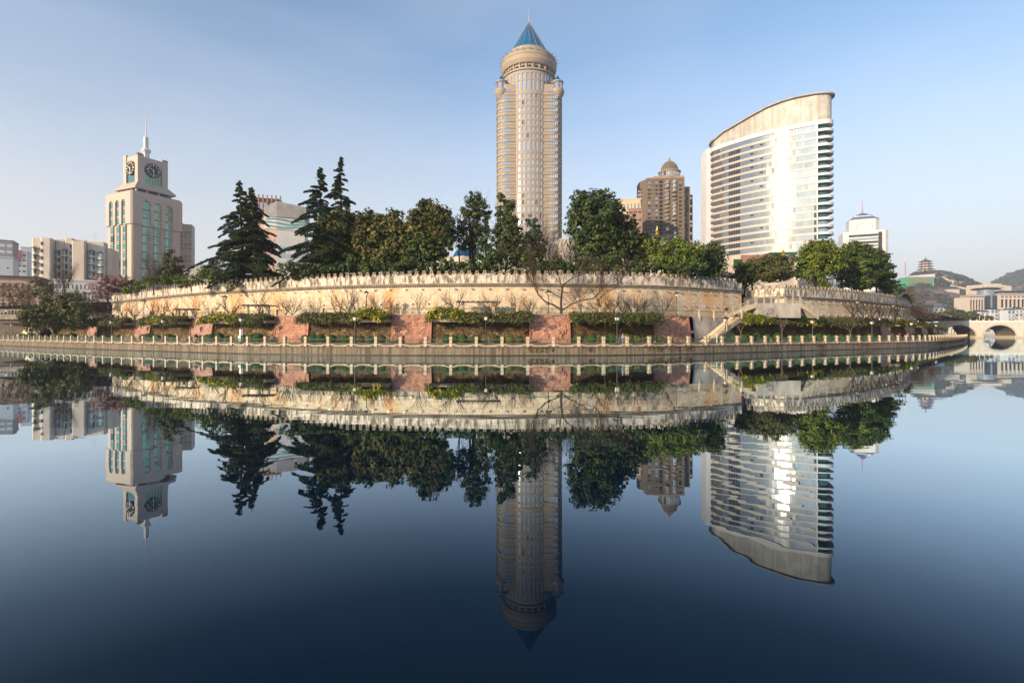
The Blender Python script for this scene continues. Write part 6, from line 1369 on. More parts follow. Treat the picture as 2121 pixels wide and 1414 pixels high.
bl('magnolia_tree', 'tallest magnolia with rust brown upper leaves, left of the gap with the lit house', 97, [(893, 430, 20, 18), (878, 452, 30, 28), (912, 452, 22, 26), (866, 485, 28, 34), (902, 490, 32, 32)], 'magnolia', 885, G, seed=14, ntr=2, group=TREE_GROUP)
bl('camphor_tree', 'darker green tree in front of the tallest magnolia', 95, [(862, 500, 22, 24), (890, 515, 30, 26), (862, 535, 28, 22), (925, 476, 18, 32), (918, 512, 20, 20)], 'camphor', 880, G, seed=15, ntr=3, group=TREE_GROUP, leaf=.34, cr=1.0)
bl('loose_tree', 'tall thin airy evergreen left of the round tower, sky showing through', 99, [(982, 414, 18, 15), (992, 436, 26, 20), (968, 448, 16, 20), (1006, 465, 18, 20), (985, 478, 22, 18), (955, 475, 12, 18), (1000, 502, 24, 16), (968, 505, 18, 18)], 'airy', 985, G, seed=16, ntr=3, dens=1.05, leaf=.3, cr=.9, fill=.5, group=TREE_GROUP, leafn=22)
bl('loose_tree', 'slim pale trunked tree standing in the gap by the blue roof', 97, [(948, 455, 8, 9), (945, 490, 9, 12), (957, 512, 10, 9)], 'airy', 950, G, seed=17, dens=.8, leaf=.28, cr=.7, group=TREE_GROUP, trunk_r=.14)
bl('loose_tree', 'pointed dark evergreen directly in front of the left side of the round tower', 96, [(1052, 425, 10, 14), (1053, 445, 18, 17), (1050, 470, 28, 20), (1058, 498, 38, 22), (1032, 522, 28, 20), (1078, 522, 26, 20)], 'airy', 1050, G, seed=18, ntr=3, dens=1.1, leaf=.3, cr=.9, group=TREE_GROUP)
bl('loose_tree', 'yellowish tree top rising behind the pointed evergreen at the round tower\'s left edge', 104, [(1037, 412, 12, 10), (1036, 440, 10, 20)], 'lime', 1037, G, seed=19, dens=.7, leaf=.3, cr=.8, group=TREE_GROUP, trunk_r=.16)
bl('loose_tree', 'bluish dark tree before the centre of the round tower', 97, [(1104, 462, 14, 15), (1103, 485, 21, 20), (1110, 512, 26, 22), (1095, 532, 24, 16)], 'cedar', 1105, G, seed=20, ntr=2, dens=.8, leaf=.26, cr=.8, group=TREE_GROUP)
bl('camphor_tree', 'big rounded camphor tree right of the round tower', 98, [(1214, 418, 28, 20), (1242, 414, 28, 18), (1200, 440, 24, 28), (1235, 448, 44, 34), (1270, 442, 24, 26), (1202, 482, 28, 28), (1250, 482, 36, 28), (1225, 515, 34, 18)], 'camphor', 1235, G, seed=21, ntr=3, leaf=.34, group=TREE_GROUP)
bl('camphor_tree', 'second camphor tree with lower crown joined to the right of the big one', 99, [(1280, 465, 22, 22), (1300, 490, 26, 26), (1275, 505, 30, 22), (1262, 530, 30, 16)], 'camphor', 1282, G, seed=22, ntr=3, leaf=.34, group=TREE_GROUP)
bl('camphor_tree', 'dark low crown between the camphor trees and the bamboo', 101, [(1322, 500, 20, 22), (1315, 530, 24, 20), (1338, 520, 14, 24)], 'airy', 1320, G, seed=23, ntr=2, leaf=.3, group=TREE_GROUP)
bl('conifer_tree', 'thin wispy conifer in front of the dark windowed block', 104, [(1313, 448, 4, 10), (1314, 464, 6, 10), (1314, 480, 8, 10)], 'airy', 1314, G, seed=24, dens=.9, leaf=.25, cr=.5, group=TREE_GROUP, trunk_r=.14)
bl('bamboo_clump', 'yellow green bamboo clump before the brown domed tower', 98, [(1352, 508, 22, 14), (1378, 514, 20, 18), (1402, 504, 16, 12), (1415, 520, 24, 18), (1365, 535, 26, 18), (1400, 545, 34, 18), (1442, 518, 18, 14), (1440, 540, 20, 18)], 'bamboo', 1395, G, seed=25, ntr=9, leaf=.27, cr=1.0, dens=1.15, group=TREE_GROUP, trunk_r=.08, flat=1.0, cat='bamboo')
bl('camphor_tree', 'dark rounded tree right of the bamboo, left of the temple eaves', 103, [(1472, 525, 26, 20), (1482, 545, 20, 22), (1455, 550, 22, 18), (1470, 565, 26, 14)], 'camphor', 1472, G, seed=26, ntr=2, leaf=.3, group=TREE_GROUP, dens=1.15)
bl('olive_tree', 'low wide dark olive tree at the gap in the wall, under the curved tower', 112, [(1548, 556, 26, 17), (1580, 548, 26, 17), (1612, 545, 26, 17), (1625, 562, 22, 18), (1590, 565, 34, 16), (1545, 572, 24, 14)], 'olive', 1552, 9.5, seed=27, ntr=3, leaf=.3, cr=1.0, dens=1.25, group=TREE_GROUP, fill=.3)
bl('camphor_tree', 'bright green tree right of the low olive tree, in front of the curved tower\'s foot', 114, [(1690, 515, 26, 18), (1715, 518, 22, 20), (1680, 540, 26, 22), (1715, 545, 30, 26), (1740, 535, 16, 22), (1665, 560, 18, 18)], 'lime', 1700, 9.5, seed=28, ntr=2, leaf=.34, dens=1.2, group=TREE_GROUP)
bl('lime_shrub', 'yellow green climbing shrub hanging over the receding wall below the bright tree', 110, [(1685, 570, 18, 14), (1702, 580, 12, 14), (1708, 592, 6, 10)], 'lime', 1690, 10, seed=29, leaf=.26, cr=.8, group=TREE_GROUP, trunk_r=.1)
bl('layered_tree', 'large layered dark green tree before the white building with pyramid roof', 122, [(1765, 515, 18, 14), (1780, 525, 28, 20), (1760, 555, 26, 26), (1795, 550, 34, 28), (1775, 580, 34, 18)], 'layered', 1782, 9.5, seed=30, ntr=2, leaf=.34, dens=1.15, flat=.45, group=TREE_GROUP)
bl('layered_tree', 'layered dark green tree at the right end of the wood, sloping down to the hill', 130, [(1812, 535, 20, 18), (1826, 555, 24, 24), (1818, 580, 30, 20), (1842, 582, 16, 20), (1850, 596, 12, 12)], 'layered', 1830, 9.5, seed=31, ntr=2, leaf=.34, dens=1.15, flat=.45, group=TREE_GROUP)
bl('small_tree', 'brownish green rounded tree on the bank in front of the clock tower\'s right corner', 118, [(350, 533, 12, 13), (358, 550, 20, 18), (340, 560, 14, 12), (372, 562, 14, 12)], 'olive', 355, 11.4, seed=32, leaf=.26, cr=.8, dens=1.2, group=TREE_GROUP)
bl('shrub', 'yellow green shrub hanging over the wall top left of the first cedar', 100, [(392, 584, 16, 10), (405, 578, 14, 8), (385, 594, 10, 6)], 'lime', 395, 11.4, seed=33, leaf=.2, cr=.6, dens=1.3, trunk_r=.08, cat='shrub', limbs=False)
bl('shrub', 'yellow green shrub spilling over the far left end of the wall top', 124, [(270, 598, 14, 8), (262, 606, 8, 6), (290, 594, 10, 6)], 'lime', 272, 11.4, seed=34, leaf=.24, cr=.7, dens=1.3, trunk_r=.08, cat='shrub', limbs=False)
bl('shrub', 'mass of mixed green shrubs behind the wall top left of the first cedar', 116, [(310, 584, 24, 10), (340, 578, 26, 10), (375, 578, 20, 10), (430, 566, 22, 14), (445, 552, 14, 10), (460, 575, 20, 10)], 'bamboo', 350, 11.4, seed=35, leaf=.26, cr=.8, trunk_r=.08, cat='shrub', limbs=False)
bl('shrub', 'dark undergrowth behind the merlons, from the cedars to the bamboo', 92, [(x, 556, 30, 12) for x in range(600, 1480, 42)] + [(1010, 535, 26, 16), (1060, 532, 30, 18), (1105, 536, 26, 14), (1150, 545, 22, 12), (1215, 540, 30, 16), (1265, 540, 30, 16), (925, 545, 16, 10)], 'camphor', 1000, 11.4, seed=36, leaf=.34, cr=1.0, dens=.55, trunk_r=.05, cat='undergrowth', limbs=False)
bl('shrub', 'small tuft of green growing out of the cornice above the relief by the stairs', 92.5, [(1402, 588, 5, 7), (1408, 597, 4, 5)], 'bamboo', 1404, 12, seed=37, leaf=.12, cr=.3, dens=3, trunk_r=.03, cat='plant', limbs=False)
# left slope
bl('slope_shrub', 'large green brown mass of shrubs spilling down the slope at left', 108, [(75, 655, 30, 24), (105, 640, 34, 26), (140, 640, 34, 34), (118, 665, 30, 18), (158, 655, 26, 18), (60, 675, 16, 12)], 'olive', 110, 2.5, seed=38, leaf=.3, cr=1.0, dens=1.15, cat='shrub', trunk_r=.1, depth_k=.5)
bl('slope_shrub', 'brighter green spill of shrubs on the slope above the sunlit buttress', 104, [(58, 650, 16, 20), (48, 660, 10, 10), (78, 672, 14, 10)], 'hedge', 58, 2.5, seed=39, leaf=.24, cr=.8, dens=1.2, cat='shrub', trunk_r=.06, limbs=False, depth_k=.5)
bl('blossom_tree', 'pink blossoming tree at the left end of the city wall', 142, [(218, 580, 24, 13), (210, 598, 22, 13), (240, 586, 22, 14), (226, 610, 26, 12), (202, 612, 14, 10), (256, 578, 16, 10)], 'pink', 225, 8, seed=40, leaf=.2, cr=.8, dens=.75, fill=.6, cat='tree')
bl('shrub', 'dark green shrub standing inside the pink blossom', 146, [(222, 578, 9, 7), (245, 600, 18, 8), (262, 588, 22, 10)], 'camphor', 235, 8, seed=41, leaf=.3, cr=.8, cat='shrub', limbs=False, trunk_r=.06)
bl('small_tree', 'brownish olive foliage of a tree between bare trees at left, below the apartments', 128, [(82, 585, 14, 12), (95, 600, 20, 14), (70, 605, 18, 12), (165, 620, 22, 16), (145, 615, 18, 12)], 'olive', 100, 8, seed=42, leaf=.22, cr=.9, dens=.7, fill=.6)
bl('small_tree', 'brown leafless looking thicket at the left edge above the road bridge', 158, [(18, 598, 30, 18), (45, 600, 26, 18), (10, 620, 24, 12), (50, 625, 20, 14)], 'twig', 30, 8, seed=43, leaf=.16, cr=1.0, dens=.7, fill=.6)
# bare trees
VAR = [bare_tree_meshes(100 + i, 4.2, spread=.62 + .12 * (i % 3), depth=2, stems=4 + i % 3, r=.10, base_h=.3, upw=.05) for i in range(6)]
def bare(px, D, zb, h, label, v, group=None, h0=4.2, white=False):
    T = thing('bare_tree', label, 'tree', (X(px, D), D, zb), v * 1.3, group); tr, br, _ = v_[v % len(v_)]; s = h / _
    for nm, me in (('trunk', tr), ('branches', br)): o = link(nm, me, T); o.scale = (s, s, s)
    if white: mb = MB(); mb.lathe([(.15 * s, 0), (.13 * s, .5 * s)], 7); mb.build('white_trunk_paint', M['white_paint'], T)
    return T
v_ = VAR
ter = [(166, 118), (197, 113), (207, 116), (218, 112), (254, 106), (276, 104), (320, 102), (337, 100), (362, 98), (405, 95), (436, 92), (476, 90), (538, 86), (592, 86), (605, 90), (655, 84), (700, 87), (722, 83.5), (740, 86), (782, 84), (812, 86), (868, 83), (943, 81.5), (1020, 81), (1068, 83), (1098, 82), (1245, 84), (1268, 85), (1291, 86), (1312, 85), (1332, 87), (1374, 84.5),
       (1768, 104), (1788, 105), (1805, 106), (1822, 110), (1838, 114), (1855, 118), (1872, 124), (1888, 128), (1902, 132), (1918, 138), (1932, 146)]
wl = {254: 'before the left end of the wall', 1245: 'right of the big bare tree', 1374: 'at the relief by the stairs'}
def where(px):
    for a, b, s in ((0, 250, 'before the wall\'s left end'), (250, 360, 'by the arched doorway'), (360, 500, 'near the smallest pergola'), (500, 640, 'near the middle pergola'), (640, 800, 'between the middle and largest pergolas'), (800, 1100, 'near the largest pergola'), (1100, 1500, 'between big bare tree and stairs'), (1500, 1860, 'before the receding right wall'), (1860, 2100, 'at the terrace\'s bridge end')):
        if a <= px < b: return s
cnt = {}
for i, (px, D) in enumerate(ter):
    s = where(px); cnt[s] = cnt.get(s, 0) + 1; h = (3.7 if px < 1400 else 4.6) + (i * 7 % 5) * .4
    bare(px, D, 5.8, h, 'small bare tree %s, %s from left' % (s, ORD[cnt[s] - 1]), i, 'small bare trees on the terrace', white=(i % 5 == 0))
big = [(128, 125, 8, 15, 'large leafless tree left, before the beige apartments'), (60, 140, 8, 9, 'leafless tree at far left over the road bridge'), (165, 118, 7, 8, 'leafless tree between the slope shrubs and the pink blossom'), (205, 112, 6, 6.5, 'leafless vase shaped tree left of the wall end'), (318, 112, 11.4, 10, 'leafless tree with crooked limbs on the bank before the clock tower'), (412, 135, 11.4, 10, 'thin upright leafless tree left of the first cedar'), (1130, 99, 11.4, 17, 'tall leafless tree in front of the right half of the round tower'), (1155, 94, 11.4, 9, 'tangled leafless tree behind the merlons below the tall bare one'), (1190, 95, 11.4, 6.5, 'low leafless tree between the round tower and the camphor'), (1178, 104, 11.4, 14, 'thin leafless tree at the right edge of the round tower'), (1688, 150, 11.4, 13, 'leafless tree before the lower right of the curved tower'), (1718, 150, 11.4, 13, 'leafless tree at the right foot of the curved tower')]
v_ = [bare_tree_meshes(200 + i, 10, spread=.38, depth=4, stems=3, r=.20, base_h=1.8, upw=.13) for i in range(3)]
for i, (px, D, zb, h, lb) in enumerate(big): bare(px, D, zb, h, lb, i, h0=12)
# the big spreading bare tree on the terrace
D = 80.5; bx, by, bz = X(1163, D), D, 5.8; T = thing('bare_tree', 'big leafless tree with long curved limbs spreading before the wall, right of centre', 'tree', (bx, by, bz))
rr = random.Random(5)
def PX(px, py, dy=0): v = W(px, py, D); return Vector((v.x - bx, dy, v.z - bz))
mb = MB(); mb.tube([(0, 0, -.1), PX(1162, 628), PX(1163, 612), PX(1165, 596)], [.24, .19, .17, .14], 8); mb.build('trunk', M['bark'], T)
limbs = [([PX(1161, 641, 0), PX(1146, 632, -.6), PX(1128, 625, -1), PX(1114, 611, -1.2), PX(1106, 594, -1.4), PX(1104, 578, -1.5), PX(1100, 562, -1.6)], .15), ([PX(1162, 616, 0), PX(1150, 610, .5), PX(1140, 601, .8), PX(1120, 598, 1.2)], .09),
         ([PX(1164, 598), PX(1168, 588, .5), PX(1182, 578, 1), PX(1200, 568, 1.4), PX(1225, 561, 2)], .12), ([PX(1165, 642), PX(1180, 632, -.8), PX(1200, 623, -1.2), PX(1225, 620, -1.5), PX(1238, 606, -1.5), PX(1250, 596, -1.8), PX(1275, 590, -2)], .13),
         ([PX(1163, 604), PX(1180, 606, .6), PX(1190, 598, 1), PX(1215, 606, 1.5), PX(1240, 600, 1.6)], .06), ([PX(1163, 598), PX(1160, 575, .4), PX(1150, 560, .8), PX(1142, 540, 1)], .09), ([PX(1104, 578, -1.5), PX(1095, 555, -1.6), PX(1080, 548, -1.8), PX(1055, 540, -2)], .06), ([PX(1104, 575, -1.5), PX(1112, 550, -1), PX(1120, 530, -.6)], .06)]
for P, r in limbs:
    mb = MB(); n = len(P); mb.tube(P, [r * (1 - .6 * k / (n - 1)) for k in range(n)], 6)
    for k in range(1, n):
        for _ in range(3 if k > n // 2 else 1): d = (P[k] - P[k - 1]).normalized(); sd = Vector((rr.gauss(0, .5), rr.gauss(0, .8), rr.uniform(.1, 1.0))); grow(mb, P[k], (d + sd * .9).normalized(), rr.uniform(1.2, 2.4), r * .3, 3, rr, .5, .1)
    mb.build('limb', M['bark'], T)
# small curling trunks before the rock wall
for px, D, lb in ((1283, 79.5, 'thin crooked pale sapling behind the person in blue'), (741, 78, 'thin pale sapling right of the lamp left of the walkers'), (1533, 84, 'small crooked sapling right of the lower stairs'), (1618, 87, 'curled pale sapling before the shaded rock wall, middle right'), (1760, 96, 'curled sapling before the shaded rock wall, far right')):
    T = thing('sapling', lb, 'tree', (X(px, D), D, 1.22), 0, 'saplings before the rock wall'); mb = MB(); mb.tube([(0, 0, 0), (.15, 0, 1), (.1, 0, 2.0), (.5, .1, 2.7)], [.09, .07, .05, .03], 5); mb.build('trunk', M['bark_pale'], T); mb = MB(); grow(mb, Vector((.1, 0, 1.9)), Vector((-.4, 0, 1)).normalized(), 1.2, .04, 2, rr, .5); grow(mb, Vector((.4, .1, 2.5)), Vector((.5, 0, .7)).normalized(), 1.0, .03, 2, rr, .5); mb.build('branches', M['bark_pale'], T)
# creepers hanging over the quay
for (a, b, sd, lb) in ((1336, 1408, 1, 'rusty creeper curtain on the quay wall under the relief by the stairs'), (1418, 1442, 2, 'short rusty creeper on the quay wall right of the long curtain'), (1095, 1150, 3, 'thin brown creeper along the quay top below the stained relief'), (1212, 1226, 4, 'single strand of brown creeper on the quay right of the stained relief'), (1688, 1704, 5, 'brown creeper on the quay below the middle right lamp'), (1770, 1800, 6, 'brown creeper strands on the quay near the yellow shrub'), (1940, 1996, 7, 'dark green brown creeper on the last stretch of quay before the bridge')):
    P, Nn = creeper(a, b, sd); rg = np.random.RandomState(sd); o = leaf_obj('hanging_creeper', P, Nn, .11, palette(rg, len(P), PAL['dead']), seed=sd); tag(o, lb, 'creeper')

# ---------------------------------------------------------------- stone bridge on the right
D = 331; T = thing('stone_bridge', 'pale stone river bridge with round arches and white balustrade at the right edge', 'bridge', (X(1960, D), D, 0), 0); x_ = lambda px: X(px, D) - X(1960, D); WDT = 14
arches = [(x_(1952), x_(2021)), (x_(2037), x_(2104)), (x_(2121), x_(2188)), (x_(2205), x_(2272))]
zt = Z(668, D); xs0, xs1 = x_(1944), x_(2300)
def arch_z(x):
    for a, b in arches:
        if a < x < b: c = (a + b) / 2; r = (b - a) / 2; return .9 + 7.1 * math.sqrt(max(0, 1 - ((x - c) / r) ** 2))
    return None
mb = MB(); vl = MB()
cut = sorted(set([xs0, xs1] + [e for a in arches for e in a])); prev = xs0
for i in range(len(cut) - 1):
    a, b = cut[i], cut[i + 1]; inn = arch_z((a + b) / 2) is not None
    if not inn: mb.box(a, b, 0, WDT, -1, zt); continue
    n = 28; P = [((a + b) / 2 - (b - a) / 2 * math.cos(t), .9 + 7.1 * math.sin(t)) for t in np.linspace(0, math.pi, n)]
    for k in range(n - 1):
        (x0, za), (x1, zb) = P[k], P[k + 1]
        for y in (0, WDT): mb.face([(x0, y, za), (x1, y, zb), (x1, y, zt), (x0, y, zt)])
        vl.face([(x0, 0, za), (x1, 0, zb), (x1, WDT, zb), (x0, WDT, za)]); mb.face([(x0, 0, zt), (x1, 0, zt), (x1, WDT, zt), (x0, WDT, zt)])
    rn = MB()
    for k in range(n - 1):
        (x0, za), (x1, zb) = P[k], P[k + 1]; c = (a + b) / 2; q = lambda x, z, f: (c + (x - c) * f, .9 + (z - .9) * f + (0)); X0, X1 = q(x0, za, 1.11), q(x1, zb, 1.11)
        rn.face([(x0, -.15, za), (x1, -.15, zb), (X1[0], -.15, X1[1]), (X0[0], -.15, X0[1])]); rn.face([(X0[0], -.15, X0[1]), (X1[0], -.15, X1[1]), (X1[0], .02, X1[1]), (X0[0], .02, X0[1])])
    rn.build('arch_ring', M['bridge_ring'], T)
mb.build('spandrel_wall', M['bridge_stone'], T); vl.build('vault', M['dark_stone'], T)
mb = MB(); mb.box(xs0, xs1, -.35, -.003, zt - .15, zt + .35); mb.build('cornice', M['bridge_rail'], T); mb = MB(); mb.box(xs0, xs1, -.2, .0, zt + .35, zt + 1.25); mb.build('balustrade', M['bridge_rail'], T)
k = 0
while xs0 + k * 4.1 < xs1: mb = MB(); xx = xs0 + k * 4.1; mb.box(xx - .3, xx + .3, -.35, .12, zt + .35, zt + 1.6); mb.lathe([(.28, zt + 1.6), (.3, zt + 1.9), (0, zt + 2.15)], 8, c=(xx, -.1)); mb.build('rail_post', M['bridge_rail'], T); k += 1
for i in range(3):
    a, b = arches[i][1], arches[i + 1][0]; c = (a + b) / 2; mb = MB(); mb.prism([(a - .8, .0), (c, -3.0), (b + .8, 0), (b + .8, WDT), (a - .8, WDT)], -1, 1.2); mb.build('pier_footing', M['curb'], T)
for px, lb in ((1953.5, 'pale lamp standard on the bridge, leftmost'), (1973, 'pale lamp standard on the bridge, second from left'), (2033, 'pale lamp standard on the bridge, third from left'), (2044, 'pale lamp standard on the bridge, fourth from left'), (2116, 'pale lamp standard on the bridge at the right edge')):
    t2 = thing('lamp_standard', lb, 'street lamp', (X(px, D), D + 1.5, zt), 0, 'lamp standards on the stone bridge'); mb = MB(); mb.tube([(0, 0, 0), (0, 0, 4.4)], [.16, .1], 6); mb.build('pole', M['frame'], t2); mb = MB(); mb.tube([(-.8, 0, 4.4), (.8, 0, 4.4)], .07, 4); mb.build('arm', M['frame'], t2)
# colonnade building beyond the bridge, seen through the left arch
T = thing('riverside_pavilion', 'dark glass fronted colonnade by the water seen through the left bridge arch', 'building', (285, 352, 0), R(66))
mb = MB(); mb.box(0, 110, 0, 10, 0, 1.4); mb.build('plinth', M['concrete'], T); mb = MB(); mb.box(0, 100, .6, 10, 1.4, 6.0); mb.build('glass_wall', M['dark_glass'], T)
for k in range(22): mb = MB(); mb.box(k * 4.6, k * 4.6 + .5, -.1, .6, 1.4, 6.4); mb.build('column', M['dark_frame'], T)
mb = MB(); mb.box(0, 101, -.8, 10, 6.3, 7.2); mb.build('roof', M['cool_white'], T)
# far bank
mb = MB(); mb.box(200, 900, 515, 516.5, -1, 2.3); o = mb.build('far_quay', M['stair_wall']); tag(o, 'low pale far bank quay seen under the bridge arches', 'river wall')
rr6 = random.Random(8)
for i in range(7):
    px = 2046 + i * 12; D = 522; t2 = thing('bankside_house', ['small white house with round gable', 'low white waterside house', 'grey waterside shed', 'pale waterside house', 'cream waterside house', 'low brown roofed waterside house', 'white waterside house'][i] + ' seen through the main arch, %s from the left' % ORD[i], 'house', (X(px, D), D, 2.2), 0, 'houses seen through the main bridge arch')
    hh = rr6.uniform(2.2, 4.2); mb = MB(); mb.box(-2.6, 2.6, 0, 6, 0, hh); mb.build('wall', M[['white_tile', 'cool_white', 'roof_gray', 'cream'][i % 4]], t2); mb = MB()
    for s_ in (-1, 1): mb.face([(-3, 3 + s_ * 3.4, hh - .1), (3, 3 + s_ * 3.4, hh - .1), (3, 3, hh + 1.3), (-3, 3, hh + 1.3)])
    mb.build('roof', M['tile_roof'], t2)
    for q in (-1.3, 1.3): mb = MB(); mb.box(q - .5, q + .5, -.04, 0, .9, 1.9); mb.build('window', M['dark_glass'], t2)
# row houses above the bridge
VH = [(2040, 646, 18, 24), (2060, 641, 16, 28), (2078, 645, 16, 26), (2095, 642, 16, 28), (2111, 640, 16, 30), (2130, 643, 18, 28), (1990, 645, 22, 20), (2012, 650, 20, 22), (1968, 640, 20, 22), (1945, 637, 20, 24), (2028, 646, 12, 26)]
for i, (px, py, wpx, hpx) in enumerate(VH):
    D = 560 + (i % 3) * 12; hw = wpx * D / F / 2; zt = Z(py, D); T = thing('row_house', 'white dark roofed row house above the bridge, %s' % (['just right of the olive trees', 'second to the right', 'third to the right', 'fourth to the right', 'at the photo edge', 'cut by the photo edge', 'above the olive trees', 'left of the hotel wing', 'at the foot of the pagoda hill', 'leftmost under the pagoda hill', 'tucked under the hotel\'s left end'][i],), 'house', (X(px, D), D, 2.2), 0, 'white row houses above the bridge'); H = zt - 2.2
    mb = MB(); mb.box(-hw, hw, 0, 9, 0, H); mb.build('wall', M['cool_white' if i % 2 else 'white_tile'], T)
    for r in range(3):
        for q in (-.5, .5):
            z = H - 3.4 - r * 4.2
            if z < 1: continue
            mb = MB(); mb.box(hw * q - hw * .3, hw * q + hw * .3, -.06, 0, z, z + 2.0); mb.build('window', M['dark_glass' if (r + i) % 2 else 'sky_glass'], T)
        mb = MB(); z = H - 4.1 - r * 4.2; mb.box(-hw, hw, -1.3, 0, z, z + .45); mb.build('balcony', M['white_tile'], T)
    for q in (-.5, .5): mb = MB(); a, b = hw * q - hw * .45, hw * q + hw * .45; mb.face([(a, -1.2, H - .3), (b, -1.2, H - .3), (b, 3, H + 2.2), (a, 3, H + 2.2)]); mb.face([(a, 7, H - .3), (b, 7, H - .3), (b, 3, H + 2.2), (a, 3, H + 2.2)]); mb.build('roof', M['blue_tile' if i % 3 == 0 else 'tile_roof'], T)
# hotel with arched windows
D = 720; T = thing('hotel_building', 'large pale hotel with tall arched windows and a round glass corner, above the bridge', 'building', (X(2060, D), D, 2), 0); fx = lambda px: (px - 2060) * D / F; zz = lambda py: Z(py, D) - 2
def arched_wall(x0, x1, y, n, ztop, zb, wm_):
    P = flat((0, y), 0); cw2 = (x1 - x0) / n; wins = []
    for c in range(n):
        a = x0 + cw2 * (c + .2); b = x0 + cw2 * (c + .8); wins.append((a, b, zb, zz(622)))
    grid_facade(T, P, (x0, x1), (0, ztop), wins, .8, M[wm_], 'black', 'dark_frame', nx=2, ny=5, wname='window')
    for w_ in wins:
        c = (w_[0] + w_[1]) / 2; r = (w_[1] - w_[0]) / 2; mb = MB(); mb.face([(c + r * math.cos(t), y - .05, zz(622) + r * math.sin(t)) for t in np.linspace(0, math.pi, 10)]); mb.build('arch_window', M['black'], T)
    for c in range(n): mb = MB(); a = x0 + cw2 * (c + .2); mb.box(a, a + cw2 * .6, y - .05, y, zz(616), zz(613)); mb.build('attic_window', M['dark_frame'], T)
arched_wall(fx(2072), fx(2140), 0, 8, zz(611), zz(637), 'cream'); arched_wall(fx(2014), fx(2043), 4, 5, zz(614), zz(642), 'cream')
mb = MB(); mb.box(fx(2066), fx(2140), .9, 30, 0, zz(611.2)); mb.box(fx(2014), fx(2046), 4.9, 30, 0, zz(614.2)); mb.build('body', M['cream'], T)
mb = MB(); mb.box(fx(2066), fx(2072), -.3, 1, 0, zz(611)); mb.build('end_pier', M['cream'], T)
mb = MB(); mb.prism([(fx(2066), -1), (fx(2142), -1), (fx(2142), 26), (fx(2070), 26)], zz(611), zz(607)); mb.prism([(fx(2012), 3), (fx(2045), 3), (fx(2045), 20), (fx(2014), 20)], zz(614), zz(610)); mb.build('roof', M['roof_gray'], T)
mb = MB(); mb.lathe([(9.5, 0), (9.5, zz(598))], 20, c=(fx(2055), 10)); mb.build('corner_glass', M['sky_glass'], T)
mb = MB(); mb.lathe([(13, zz(599)), (15, zz(597.5)), (11, zz(595.5)), (0, zz(595))], 24, c=(fx(2055), 10), sx=1.25); mb.build('corner_roof', M['tile_roof'], T)
for s_ in (2048, 2062): mb = MB(); mb.box(fx(s_) - 2.5, fx(s_) + 2.5, 0, 6, 0, zz(612)); mb.build('dark_bay', M['dark_glass'], T)
mb = MB(); mb.box(fx(2084), fx(2140), 8, 22, zz(607), zz(601)); mb.build('roof_pavilion', M['dark_glass'], T)
T = thing('office_building', 'peach stepped building catching sunlight behind the hotel roof', 'building', (X(2058, 930), 930, 2), 0); D = 930; fx = lambda px: (px - 2058) * D / F
for (a, b, t_) in ((2021, 2034, 590), (2034, 2050, 593), (2050, 2075, 587.5), (2075, 2084, 590.5), (2084, 2095, 592)): mb = MB(); mb.box(fx(a), fx(b), 0, 20, 0, Z(t_, D) - 2); mb.build('block', M['cream'], T)
for k in range(14):
    for r in range(2): mb = MB(); x = fx(2036 + k * 3.2); mb.box(x, x + 1.3, -.1, 0, Z(594 + r * 5, D) - 4, Z(594 + r * 5, D) - 2); mb.build('window', M['dark_glass'], T)
mb = MB(); mb.tube([(fx(2040), 5, 80), (fx(2040), 5, Z(580, D) - 2)], [.4, .15], 4); mb.build('aerial', M['red_paint'], T)
# trees by the bridge
for i, (px, py, rx, ry, lb) in enumerate(((1958, 652, 12, 7, 'leftmost'), (1978, 650, 14, 9, 'second'), (1996, 652, 13, 7, 'third'), (2015, 655, 12, 6, 'fourth'), (2035, 660, 12, 4, 'lowest right'))):
    broadleaf('round_tree', 'olive yellow tree behind the bridge balustrade, %s of the row' % lb, 372 + i, [(px, py, rx, ry), (px - 4, py + 6, rx, ry)], 'olive', px, 4, seed=60 + i, dens=.16, leaf=1.0, cr=3.2, group='trees behind the bridge', limbs=False)
bl('shrub', 'brown leafless thicket of twigs between the last terrace trees and the hill', 150, [(1890, 640, 26, 14), (1915, 645, 22, 12), (1935, 655, 14, 8)], 'twig', 1905, 5.8, seed=70, leaf=.16, cr=1.0, dens=.6, fill=.6, cat='shrub', limbs=True)
bl('small_tree', 'yellow green small tree at the right foot of the layered trees', 150, [(1874, 614, 7, 8), (1866, 606, 6, 6), (1882, 621, 7, 7)], 'lime', 1876, 9, seed=71, leaf=.3, cr=.7)
bl('small_tree', 'greyish leafless looking tree below the green netted building', 220, [(1880, 605, 12, 14), (1895, 620, 14, 14)], 'twig', 1885, 9, seed=72, leaf=.22, cr=1.4, dens=.3, fill=.6)

